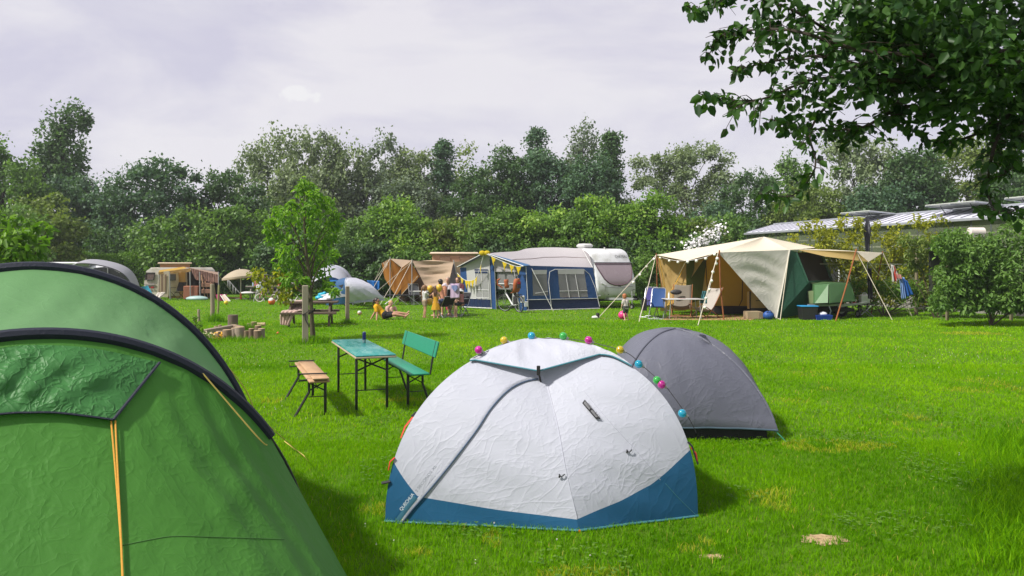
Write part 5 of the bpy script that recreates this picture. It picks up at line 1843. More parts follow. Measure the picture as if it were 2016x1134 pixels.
 MB().tube([q(0.78, 1.1, 2.62), q(0.78, 1.1, 2.71)], 0.035, 8).build('roof_vent', CWHITE, t)
 MB().box(q(2.5, Wd / 2, 0.36), (Wd - 0.2, 4.6, 0.1), M=mb).build('chassis', RUB, t)
 hit = q(-1.35, Wd / 2, 0.44)
 for w_ in (0.55, Wd - 0.55):
  MB().beam(q(0.1, w_, 0.42), hit, 0.06, 0.1).build('drawbar', STEEL, t)
 MB().tube([hit + e1 * 0.15, hit - e1 * 0.22], 0.05, 8).build('coupling', RUB, t)
 jw = q(-1.05, Wd / 2 + 0.12, 0.0)
 MB().tube([jw + V(0, 0, 0.15), jw + V(0, 0, 0.78)], 0.028, 8).build('jockey_post', STEEL, t)
 wheel(t, jw + V(0, 0, 0.11), 0.11, 0.07, e2, 'jockey_wheel')
 MB().tube([jw + V(0, 0, 0.78), jw + V(0.05, 0, 0.86), jw + V(0.12, 0, 0.84)], 0.014, 6).build('crank', RUB, t)
 for w_ in (0.06, Wd - 0.06):
  wheel(t, q(2.9, w_, 0.31), 0.31, 0.19, e2)
  MB().beam(q(0.35, w_ + (0.2 if w_ < 1 else -0.2), 0.4), q(0.35, w_ + (0.2 if w_ < 1 else -0.2), 0.0), 0.07, 0.07).build('steady_leg', STEEL, t)
 MB().prism([q(1.0, Wd + 0.004, 1.1), q(2.6, Wd + 0.004, 1.1), q(2.6, Wd + 0.004, 1.8), q(1.0, Wd + 0.004, 1.8)], e2 * 0.02).build('side_window', MC['mauve_window'], t)
 return (CL, e1, e2)

def word2(parent, name, text, p0, p1, pup, mt):
 """lettering on a surface spanned by the reading direction p0-p1 and the height p0-pup"""
 cu = bpy.data.curves.new(name, 'FONT')
 cu.body = text
 to = bpy.data.objects.new('tmp_text', cu)
 COL.objects.link(to)
 me = bpy.data.meshes.new_from_object(to.evaluated_get(bpy.context.evaluated_depsgraph_get()))
 bpy.data.objects.remove(to)
 xs, ys = ([v.co.x for v in me.vertices], [v.co.y for v in me.vertices])
 off = Vector(root_of(parent).location)
 for v in me.vertices:
  u, w_ = ((v.co.x - min(xs)) / (max(xs) - min(xs)), (v.co.y - min(ys)) / (max(ys) - min(ys)))
  v.co = Vector(p0) + (Vector(p1) - Vector(p0)) * u + (Vector(pup) - Vector(p0)) * w_ - off
 me.materials.clear()
 me.materials.append(mt)
 o = bpy.data.objects.new(name, me)
 COL.objects.link(o)
 o.parent = parent
 return o
CVL, CV1, CV2 = caravan()

def blue_awning():
 K, N, M_ = (V(0.613, 31.7, 0), V(3.8, 33.0, 0), V(-2.2, 34.0, 0))
 t = thing('caravan_awning', 'blue and grey gabled awning attached to the white caravan', 'awning', lerp(K, N, 0.4))
 eK, eN = (V(0.57, 31.75, 1.885), V(3.52, 33.25, 1.8))
 eM = V(-2.33, 34.1, 1.8)
 pk = W(959, 499, 32.9)
 r1, r2 = (W(1036, 489, 35.2), W(1130, 487.5, 34.6))
 rN = W(1160, 500, 33.35)
 rTop = W(1146, 489.5, 34.0)
 P = []
 ridge = spline([pk, W(985, 496.5, 33.6), W(1018, 494.5, 34.3), W(1040, 489, 34.8), W(1090, 487, 34.6), rTop], 6)
 eave = [lerp(eK, eN, i / (len(ridge) - 1)) for i in range(len(ridge))]
 for j in range(15):
  v = j / 14
  P.append([lerp(a, b, v) + V(0, 0, -0.07 * math.sin(math.pi * v)) for a, b in zip(ridge, eave)])
 MB().grid(P).build('roof', AWG, t)
 MB().tube([P[7][0] + V(0, 0, 0.01)] + [p + V(0, 0, 0.012) for p in P[6][6::6]], 0.012, 5).build('roof_seam', mat('seam_brown', (0.2, 0.15, 0.14), 0.8), t)
 MB().grid(cloth(pk, rTop + V(-1.2, 1.2, -0.3), V(-1.2, 36.5, 1.75), eM, 10, 8, sag=(0, 0, -0.05))).build('roof', AWG, t)
 o1, o2, o0 = (eK + V(-0.1, -0.22, -0.02), eM + V(-0.12, -0.12, 0.02), pk + V(-0.1, -0.28, 0.03))
 MB().grid(cloth(pk + V(0.05, 0.25, 0.01), eK + V(0.22, 0.1, 0.02), o1, o0, 14, 4)).build('canopy_strip', fabric('awning_mid_blue', (0.045, 0.13, 0.27), tl=0.1, crink=0.1, cs=3), t)
 MB().grid(cloth(pk + V(-0.02, 0.15, 0.02), eM + V(0.1, 0.1, 0.03), o2, o0, 14, 4)).build('canopy_strip', AWN, t)
 MB().tube([o2, o0, o1], 0.018, 6).build('canopy_pole', PIPE, t)

 def fr(u, z, lift=0.0):
  b = lerp(M_, K, u)
  tp = lerp(eM, eK, u)
  h = 1.8 + 0.085 * u
  p = lerp(b, Vector((tp.x, tp.y, 0)), min(1, z / 1.85))
  return Vector((p.x, p.y, z)) + Vector((-0.74, -0.67, 0)) * lift

 def ztop(u):
  return 1.78 + (pk.z - 1.82) * (u / 0.44 if u < 0.44 else (1 - u) / 0.56 * 0.93 + 0.07)

 def panel(name, u0, u1, z0, z1, mt, lift=0.0, nu=8, nv=8, par=None, curved=False, fold=0):
  P = []
  for j in range(nv + 1):
   v = j / nv
   row = []
   for i in range(nu + 1):
    u = lerp(u0, u1, i / nu)
    zt = min(z1, ztop(u)) if curved else z1
    row.append(fr(u, lerp(z0, zt, v), lift + (fold * math.sin(i * 1.9) if fold else 0)))
   P.append(row)
  return MB().grid(P).build(name, mt, par or t)
 panel('front_panel', 0.1, 0.47, 0.42, 2.3, AWL, 0.0, 10, 10, curved=True)
 panel('front_panel', 0.0, 0.1, 0.0, 1.8, AWB, 0.0, 4, 8, curved=True)
 win = panel('window', 0.24, 0.45, 0.5, 1.62, WINP, 0.025)
 panel('window_blind', 0.24, 0.45, 1.55, 1.72, AWN, 0.035)
 m = MB()
 for u in (0.24, 0.345, 0.45):
  m.tube([fr(u, 0.48, 0.03), fr(u, 1.64, 0.03)], 0.012, 5)
 for z in (0.48, 0.82, 1.64):
  m.tube([fr(0.24, z, 0.03), fr(0.45, z, 0.03)], 0.012, 5)
 m.build('glazing_tape', PIPE, win)
 panel('skirt', 0.0, 0.47, 0.06, 0.44, AWN, 0.03, 20, 3, fold=0.03)
 MB().tube([fr(0.0, 0.43, 0.04), fr(0.48, 0.43, 0.04)], 0.012, 5).build('skirt_piping', PIPE, t)
 MB().tube([fr(0.0, 0.04, 0.04), fr(0.49, 0.04, 0.04)], 0.022, 5).build('hem', PIPE, t)
 panel('front_panel', 0.47, 0.54, 0.0, 2.35, AWB, 0.01, 4, 10, curved=True)
 MB().tube([fr(0.475, 0, 0.03), fr(0.475, ztop(0.475) - 0.05, 0.03)], 0.016, 6).build('pole', POLE, t)
 MB().tube([fr(0.55, 0, 0.03), fr(0.55, ztop(0.55) - 0.12, 0.03)], 0.016, 6).build('pole', POLE, t)
 panel('door_blind', 0.55, 0.86, 0.86, 1.62, fabric('grey_blind', (0.19, 0.19, 0.19), tl=0.15, crink=0.2, cs=2), -0.12)
 MB().tube([fr(0.55, 1.1, -0.1), fr(0.86, 1.1, -0.1)], 0.02, 5).build('blind_rod', PIPE, t)
 panel('doorway_top', 0.54, 0.86, 1.62, 2.3, AWG, -0.02, curved=True)
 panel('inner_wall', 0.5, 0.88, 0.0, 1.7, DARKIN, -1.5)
 MB().grid(cloth(fr(0.88, 0, -0.02), fr(0.88, 1.78, -0.02), fr(1, 1.86), fr(1, 0), 8, 8, sag=(-0.02, 0, 0))).build('front_panel', AWB, t)
 MB().tube([fr(0.9, 0, 0.04), fr(0.84, 1.78, 0.04)], 0.012, 5).build('door_piping', PIPE, t)

 def sd(u, z, lift=0.0):
  b, tp = (lerp(K, N, u), lerp(eK, eN, u))
  p = lerp(b, Vector((tp.x, tp.y, 0)), min(1, z / 1.85))
  return Vector((p.x, p.y, z)) + Vector((0.377, -0.926, 0)) * lift

 def sp(name, pts, mt, lift, par=None, n=8):
  a, b, c, d = [sd(u, z, lift) for u, z in pts]
  return MB().grid(cloth(a, b, c, d, n, n)).build(name, mt, par or t)
 zt0, zt1 = (1.885, 1.8)

 def wall_piece(u0, u1, z0, z1, mt):
  rows = []
  for j in range(7):
   rows.append([sd(lerp(u0, u1, i / 8), lerp(z0, z1, j / 6) if z1 < 1.7 else lerp(z0, lerp(zt0, zt1, lerp(u0, u1, i / 8)), j / 6), 0.012 * math.sin(3 * j + i)) for i in range(9)])
  return MB().grid(rows).build('side_panel', mt, t)
 wall_piece(0, 1, 0.03, 0.46, AWN)
 wall_piece(0, 0.09, 0.46, 1.8, AWB)
 wall_piece(0.3, 0.46, 0.46, 1.8, AWB)
 wall_piece(0.86, 1, 0.46, 1.8, AWB)
 wall_piece(0.09, 0.3, 1.66, 1.8, AWB)
 wall_piece(0.46, 0.86, 1.66, 1.8, AWB)
 wall_piece(0.09, 0.3, 0.46, 0.62, AWB)
 wall_piece(0.46, 0.86, 0.46, 0.52, AWB)
 w1 = sp('window', [(0.09, 0.62), (0.3, 0.62), (0.3, 1.66), (0.09, 1.66)], WINP, 0)
 w2 = sp('window', [(0.46, 0.52), (0.86, 0.52), (0.86, 1.66), (0.46, 1.66)], WINP, 0)
 sp('window_cover', [(0.1, 1.52), (0.29, 1.52), (0.3, 1.7), (0.09, 1.7)], AWL, 0.03, w1)
 sp('window_cover', [(0.46, 1.52), (0.84, 1.52), (0.86, 1.7), (0.46, 1.7)], AWL, 0.03, w2)
 m = MB()
 for u in (0.59, 0.73):
  m.tube([sd(u, 0.52, 0.02), sd(u - 0.02, 1.66, 0.02)], 0.01, 5)
 m.tube([sd(0.46, 0.8, 0.02), sd(0.86, 0.8, 0.02)], 0.01, 5)
 m.build('glazing_tape', PIPE, w2)
 MB().tube([sd(0.12, 0.72, 0.02), sd(0.3, 0.8, 0.02)], 0.01, 5).build('glazing_tape', PIPE, w1)
 m = sp('inner_curtain', [(0.3, 0.5), (0.47, 0.5), (0.36, 1.66), (0.3, 1.66)], CURT, -0.25)
 for pts in ([(0.33, 0.03), (0.315, 1.2), (0.34, 1.62), (0.42, 1.72), (0.85, 1.72), (0.93, 1.5), (0.985, 0.9), (1.0, 0.1)], [(0, 0.46), (0.5, 0.46), (1, 0.46)], [(0.02, 0.03), (0.01, 1.0), (0.0, 1.85)]):
  MB().tube([sd(u, z, 0.02) for u, z in pts], 0.012, 5).build('piping', PIPE, t)
 MB().tube([sd(0.0, 0.03, 0.03), sd(0.5, 0.02, 0.03), sd(1, 0.03, 0.03)], 0.02, 5).build('hem', PIPE, t)
 MB().prism([sd(0.05, 0.0, -2.0), sd(0.98, 0.0, -2.0), sd(0.98, 1.7, -2.0), sd(0.05, 1.7, -2.0)], Vector((-0.03, 0.08, 0))).build('inner_lining', fabric('inner_lining', (0.22, 0.21, 0.21), tl=0.0, crink=0.2), t)
 MB().tube([eK + V(0.25, -0.05, -0.12), sd(0.28, 0.0, 0.55)], 0.012, 5).build('guy_strap', GUYW, t)
 MB().tube([eN + V(0.0, -0.02, 0.0), rTop], 0.014, 5).build('edge_rail', PIPE, t)
 p = sd(0.03, 0.28, 0.03)
 MB().box(p + V(-0.12, -0.06, 0), (0.16, 0.03, 0.22), 0.3, bev=0.01).build('white_tag', PIPE, t)
 MB().grid(cloth(eN, rTop, rTop + V(0.02, 0.02, -0.02), rN, 8, 8)).build('roof_end', AWG, t)
 c = sd(0.7, 0.3, -0.9)
 ch = thing('storage_chest', 'reddish chest seen through the large awning window', 'chest', Vector((c.x, c.y, 0)))
 MB().box(Vector((c.x, c.y, 0.3)), (0.9, 0.5, 0.56), 0.38, bev=0.03).build('box', mat('chest_red', (0.3, 0.06, 0.06), 0.6), ch)
 MB().box(Vector((c.x, c.y, 0.61)), (0.94, 0.54, 0.06), 0.38, bev=0.02).build('lid', mat('chest_pink', (0.42, 0.28, 0.27), 0.6), ch)
 b = thing('bunting', 'garland of yellow pennants hung across the awning porch', 'bunting', o0)
 L1 = spline([fr(0.0, 1.55, 0.18), fr(0.1, 1.28, 0.2), fr(0.22, 1.22, 0.22), fr(0.34, 1.45, 0.25), o0 + V(-0.02, -0.04, -0.02)], 8)
 L2 = spline([o0 + V(0, -0.05, -0.02), lerp(o0, o1, 0.45) + V(0, -0.05, -0.1), lerp(o0, o1, 0.8) + V(0, -0.05, -0.12), o1 + V(0, -0.05, -0.0)], 8)
 MB().tube(L1 + L2[1:], 0.01, 5).build('string', GUYW, b)
 YEL = fabric('yellow_pennant', (0.62, 0.46, 0.012), tl=0.25, rough=0.8, crink=0.1)
 for i, L_ in ((0, L1), (1, L2)):
  fs = (0.08, 0.2, 0.36, 0.48, 0.6, 0.74, 0.9) if i == 0 else (0.18, 0.4, 0.6, 0.82)
  for f in fs:
   k = int(f * (len(L_) - 2))
   a, c = (L_[k], L_[k + 1])
   d = (c - a).normalized()
   mid = lerp(a, c, 0.5)
   s = 0.13 if i else 0.11
   m = MB().grid([[mid - d * s, mid, mid + d * s], [mid - d * s * 0.5 + V(0, -0.02, -0.17), mid + V(0.01, -0.05, -0.17), mid + d * s * 0.5 + V(0, 0.01, -0.17)], [mid + V(0, 0, -0.36), mid + V(0.002, -0.01, -0.365), mid + V(0.004, 0, -0.36)]])
   m.build('pennant', YEL, b)
 for px, py, dx in ((958, 503, -0.1), (972, 505, 0.1)):
  p = o0 + V(dx, -0.06, -0.02)
  MB().ball(p, (0.15, 0.07, 0.11), 9).build('bow', YEL, b)
blue_awning()
BEI = fabric('beige_canvas', (0.42, 0.315, 0.215), tl=0.14, rough=0.85, crink=0.18, cs=2.2, cd=0.03, var=0.08, tcol=(0.42, 0.25, 0.1))
BEIR = fabric('beige_canvas_ribbed', (0.4, 0.295, 0.205), tl=0.12, rough=0.85, crink=0.1, cs=2, cd=0.03, var=0.08)
RUST = fabric('rust_canvas', (0.3, 0.125, 0.018), tl=0.42, rough=0.85, crink=0.2, cs=2, cd=0.03, var=0.1, tcol=(0.62, 0.25, 0.03))
CREAM = fabric('cream_canvas', (0.66, 0.6, 0.47), tl=0.14, rough=0.85, crink=0.22, cs=2.2, cd=0.03, var=0.06, tcol=(0.6, 0.42, 0.15))
CREAMG = fabric('cream_canvas_front', (0.54, 0.52, 0.465), tl=0.1, rough=0.85, crink=0.25, cs=2.6, cd=0.03, var=0.06)
OCHRE = fabric('ochre_canvas', (0.56, 0.35, 0.06), tl=0.35, rough=0.85, crink=0.22, cs=2.2, cd=0.03, var=0.1, tcol=(0.72, 0.42, 0.06))
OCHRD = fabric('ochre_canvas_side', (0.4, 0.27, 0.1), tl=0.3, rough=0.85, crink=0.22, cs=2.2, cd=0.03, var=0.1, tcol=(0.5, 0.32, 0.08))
DKGR = fabric('dark_green_canvas', (0.012, 0.062, 0.034), tl=0.06, rough=0.7, crink=0.3, cs=2.6, cd=0.03, var=0.12)
MESH = fabric('dark_mesh', (0.018, 0.016, 0.015), tl=0.05, rough=0.9, crink=0.1)

def brown_tent():
 t = thing('trailer_tent', 'brown canvas tent with rust coloured inside and pitched peaks beside the blue awning', 'tent', GD(800, 38.0))
 d1, d2 = (36.8, 38.4)
 p1 = W(811, 513, d1)
 p0 = W(768, 509, d2)
 pf = W(893, 515, 37.0)
 pb = W(850, 512, 40.0)
 pl = W(752, 518, 39.4)
 val = W(791, 527, 37.6)
 MB().grid(cloth(p1, pf, pb, W(820, 514, 39.6), 14, 8, sag=(0, 0, -0.12))).build('roof', BEI, t)
 MB().grid(tri_cloth(p1, W(822, 513.5, 39.2), val, 10)).build('roof', BEI, t)
 MB().grid(tri_cloth(p0, W(822, 513.5, 39.2), val, 10, sag=(0, 0, -0.05))).build('roof', BEI, t)
 MB().grid(tri_cloth(p0, pl, W(760, 530, 39.2), 8)).build('roof', BEI, t)
 MB().grid(cloth(p0 + V(0, 0.1, -0.03), val + V(0, 0.1, -0.03), W(803, 548, 38.0), W(779, 584, 37.9), 12, 12, sag=(0.1, 0.2, 0), fold=0.02, ff=3)).build('side_wall', RUST, t)
 MB().grid(cloth(val, p1 + V(-0.03, 0.03, -0.06), W(826, 545, 36.9), W(790, 580, 37.7), 12, 12, sag=(0.0, 0.15, 0), fold=0.02, ff=3)).build('side_wall', RUST, t)
 MB().grid(cloth(pl, p0 + V(-0.05, 0.1, -0.05), W(781, 586, 37.9), W(757, 548, 39.0), 12, 12, sag=(0.05, 0.2, 0), fold=0.02, ff=3)).build('side_wall', RUST, t)
 MB().grid(cloth(p1, pf, W(882, 563, 36.2), W(838, 565, 36.4), 26, 20, sag=(0, 0.25, -0.05), fold=0.05, ff=2.6, seed=3, fdir=1)).build('front_flap', BEIR, t)
 MB().grid(tri_cloth(pf + V(0.02, 0.05, -0.05), W(904, 562, 37.0), W(884, 556, 36.6), 8)).build('mesh_window', fabric('mauve_mesh', (0.15, 0.125, 0.13), tl=0.1, crink=0.1), t)
 MB().grid(cloth(pf, W(930, 515, 40), W(925, 600, 40), W(908, 600, 37.2), 10, 10)).build('side_wall', BEI, t)
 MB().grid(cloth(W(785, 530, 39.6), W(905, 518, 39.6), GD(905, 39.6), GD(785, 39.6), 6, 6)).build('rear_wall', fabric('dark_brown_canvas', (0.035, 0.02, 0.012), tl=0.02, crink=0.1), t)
 for top, px in ((p1, 811), (p0, 768), (pf, 905)):
  MB().tube([top + V(0, 0, 0.08), GD(px, top.y)], 0.022, 8).build('pole', POLE, t)
 MB().tube([pf, W(906, 572, 36.9), GD(912, 36.9)], 0.018, 6).build('pole', POLE, t)
 for a, (bx, by) in ((p1, (760, 612)), (p1 + V(0, 0, -0.05), (716, 640 - 44)), (p0, (716, 600)), (p0, (706, 597)), (pl, (722, 590)), (W(823, 543, 36.8), (775, 598)), (W(791, 527, 37.6), (745, 605))):
  b = G(bx, max(by, 592))
  MB().tube([a, b], 0.012, 5).build('guy_line', GUY, t)
 return t
brown_tent()

def poptop():
 c = GD(893, 41.4)
 t = thing('folding_caravan', 'folding caravan with a raised beige pop top roof behind the brown tent', 'caravan', c)
 zt = W(893, 496, 41.4).z
 M = Matrix.Rotation(0.12, 3, 'Z')
 MB().box(c + V(0, 0, zt - 0.1), (2.62, 2.0, 0.15), M=M, bev=0.07).build('roof', mat('poptop_roof', (0.55, 0.43, 0.32), 0.6, bump=0.1), t)
 MB().grid([[c + M @ V(x, y, z) for x, y in ((-1.15, -0.85), (-0.8, -0.9), (0, -0.9), (0.8, -0.9), (1.15, -0.85), (1.15, 0.8), (-1.15, 0.8), (-1.15, -0.85))] for z in (zt - 0.2, zt - 0.55, zt - 0.95)]).build('bellows', fabric('peach_canvas', (0.6, 0.35, 0.2), tl=0.3, crink=0.2, folds=((3, 3, 0.4), 0.6, 0.05)), t)
 MB().box(c + V(0, 0, 0.95), (2.4, 1.8, 1.1), M=M, bev=0.06).build('body', mat('poptop_body', (0.5, 0.42, 0.33), 0.5), t)
 for x in (-0.5, 0.55):
  MB().box(c + M @ V(x, -0.93, zt - 0.4), (0.55, 0.02, 0.3), M=M).build('window', fabric('tan_window', (0.28, 0.17, 0.1), tl=0.1), t)
 for s in (-1, 1):
  wheel(t, c + M @ V(0, s * 0.95, 0.3), 0.3, 0.18, M @ V(0, 1, 0))
poptop()
TW = fabric('tent_white_polyester', (0.52, 0.53, 0.6), tl=0.16, rough=0.5, crink=0.25, cs=2.6, cd=0.02, var=0.04)
TB = fabric('tent_bright_blue', (0.02, 0.16, 0.46), tl=0.2, rough=0.5, crink=0.25, cs=2.6, cd=0.02, var=0.08)
TBD = fabric('tent_dusky_blue', (0.035, 0.105, 0.24), tl=0.2, rough=0.5, crink=0.25, cs=2.6, cd=0.02, var=0.08)

def vault(pts_a, pts_b, n=10, bul=0.12, c=None):
 """cloth stretched between two hoops given as point lists"""
 m = len(pts_a)
 rows = []
 for j in range(n + 1):
  v = j / n
  row = []
  for i in range(m):
   p = lerp(pts_a[i], pts_b[i], v)
   if c is not None:
    o = (c - p).normalized()
    p = p + o * bul * 4 * v * (1 - v) * math.sin(math.pi * i / (m - 1))
   row.append(p)
  rows.append(row)
 return MB().grid(rows)

def hoop(x0, x1, d, top, tilt=0.0, n=18, lift=0, pw=0.5):
 """a tent hoop in the picture plane: feet at pixels x0,x1, crown at row top"""
 a, b = (GD(x0, d), GD(x1, d))
 H = CH - (top - HZ) / F * d
 out = []
 for i in range(n + 1):
  th = math.pi * (1 - i / n)
  u = 0.5 + 0.5 * math.cos(th) * (1 if pw == 0.5 else abs(math.cos(th)) ** (2 * pw - 1))
  z = H * math.sin(th) ** 0.85
  p = lerp(a, b, u)
  out.append(p + V(0, tilt * z, z))
 return out

def blue_white_tents():
 t = thing('tunnel_tent', 'pale tent with a rounded white sleeping pod and blue door side beside the square post', 'tent', GD(705, 33.5))
 A = [W(641, 601, 33.2), W(650, 583, 33.0), W(657, 566, 32.9), W(664, 552, 33.0), W(676, 547, 33.6)]
 B = [W(683, 598, 32.6), W(682, 578, 32.3), W(680, 560, 32.3), W(681, 549, 32.6), W(690, 546, 33.5)]
 C = [W(760, 592, 33.2), W(748, 578, 33.0), W(731, 561, 33.0), W(712, 551, 33.4), W(700, 547, 34.2)]
 A, B, C = [spline(x, 4) for x in (A, B, C)]
 vault(A, B, 8).build('door_panel', TBD, t)
 rows = []
 for j in range(17):
  v = j / 16
  row = []
  for i in range(len(B)):
   p = lerp(B[i], C[i], v)
   z0 = (len(B) - 1 - i) / (len(B) - 1)
   row.append(p + V(0, -0.26 * 4 * v * (1 - v) * (1 - 0.5 * z0), 0.02 * v * (1 - v)) + V(0, 0.035 * math.sin(22 * v + 1.5 * i) * z0, 0.03 * math.sin(16 * v + 2 * i) * z0))
  rows.append(row)
 MB().grid(rows).build('flysheet', TW, t)
 top = [B[-1], lerp(B[-1], C[-1], 0.5) + V(0, 0, 0.08), C[-1]]
 MB().grid(cloth(A[-1], C[-1], C[-1] + V(0.6, 2.6, -1.0), A[-1] + V(-0.2, 2.6, -1.2), 10, 8)).build('rear_panel', TB, t)
 MB().grid(tri_cloth(lerp(A[2], B[2], 0.3) + V(0, -0.03, 0.1), lerp(A[8], B[8], 0.8) + V(0, -0.03, -0.1), lerp(A[3], B[3], 0.95) + V(0, -0.03, 0), 6)).build('door_window', fabric('pale_door_net', (0.35, 0.36, 0.4), tl=0.3, crink=0.1), t)
 MB().grid(tri_cloth(lerp(A[9], B[9], 0.35) + V(0, -0.04, -0.05), lerp(A[9], B[9], 0.85) + V(0, -0.04, -0.05), lerp(A[7], B[7], 0.7) + V(0, -0.04, -0.02), 4)).build('door_vent', DARKIN, t)
 MB().tube(B, 0.022, 6).build('pole_sleeve', fabric('tent_pole_sleeve', (0.5, 0.52, 0.6), tl=0.05, crink=0), t)
 hem = [lerp(B[0], C[0], v / 12) + V(0, -0.35 * 4 * v / 12 * (1 - v / 12) * 0.5, 0.0) for v in range(13)]
 P = [[p + V(0, 0, 0.3 * math.sin(math.pi * i / 12) + 0.02), p + V(0, -0.05, 0.02)] for i, p in enumerate(hem)]
 MB().grid([[a[0] for a in P], [a[1] for a in P]]).build('mud_skirt', fabric('lilac_skirt', (0.34, 0.35, 0.46), tl=0.15, crink=0.3, cs=4), t)
 for a, b in ((B[6], G(646, 602)), (B[10], G(652, 612 - 8)), (C[8], G(752, 598))):
  MB().tube([a, b], 0.008, 5).build('guy_line', GUYW, t)
 t = thing('dome_tent', 'white and blue dome tent rising behind the pale tent by the young tree', 'tent', GD(640, 38.5))
 H1 = hoop(606, 700, 38.0, 524, n=20)
 H2 = hoop(612, 702, 40.4, 526, n=20)
 H0 = [p for p in hoop(600, 694, 36.0, 545, n=20)]
 k0 = 5
 vault(H1, H2, 8, -0.1, Vector((-9.6, 39, 0.4))).build('flysheet', TW, t)
 vault(H0, H1, 8, -0.08, Vector((-9.6, 37, 0.4))).build('front_panel', fabric('tent_white_front', (0.46, 0.47, 0.52), tl=0.25, rough=0.5, crink=0.25, cs=2.4, cd=0.02), t)
 bl = [[p + V(0, -0.03, 0) for p in H1[9:16]], [lerp(a, b, -0.35) + V(0.05, -0.06, -0.42) for a, b in zip(H1[9:16], H2[9:16])], [lerp(a, b, -0.8) + V(0.25, -0.2, -0.75) for a, b in zip(H1[9:16], H2[9:16])]]
 MB().grid(bl).build('door_canopy', TB, t)
 MB().tube(H1, 0.035, 6).build('pole_sleeve', fabric('grey_lilac_sleeve', (0.36, 0.37, 0.45), tl=0.05, crink=0), t)
 MB().grid(cloth(H1[13], H1[17], H1[17] + V(0.9, -1.0, -0.4), H1[13] + V(0.5, -1.5, -0.9), 8, 8)).build('side_panel', TB, t)
 p = W(738, 560, 38)
 tag(MB().grid(cloth(W(722, 552, 38), W(747, 553, 38), W(748, 571, 38), W(733, 569, 38), 10, 8, fold=0.05, ff=2)).build('tarpaulin', TB, None, loc=p, thick=0.01), 'crumpled bright blue tarpaulin behind the right end of the pale tent', 'tarpaulin')
 b = G(700, 603)
 w_ = thing('wheelbarrow', 'dark green wheelbarrow standing in front of the pale tent', 'wheelbarrow', b)
 MB().loft([[b + V(x * 0.2, y * 0.16, 0.18) for x, y in ((-1, -1), (1, -1), (1, 1), (-1, 1))], [b + V(x * 0.36, y * 0.27, 0.46) for x, y in ((-1, -1), (1.1, -1), (1.1, 1), (-1, 1))]], True, True).build('tray', mat('barrow_green', (0.012, 0.05, 0.03), 0.5), w_)
 wheel(w_, b + V(-0.42, 0, 0.16), 0.16, 0.07, V(0, 1, 0))
 for y in (-0.2, 0.2):
  MB().tube([b + V(-0.42, y * 0.3, 0.16), b + V(0.1, y, 0.2), b + V(0.75, y * 1.3, 0.4)], 0.017, 6).build('handle', RUB, w_)
  MB().tube([b + V(0.25, y, 0.22), b + V(0.32, y, 0.0)], 0.015, 6).build('leg', RUB, w_)
blue_white_tents()

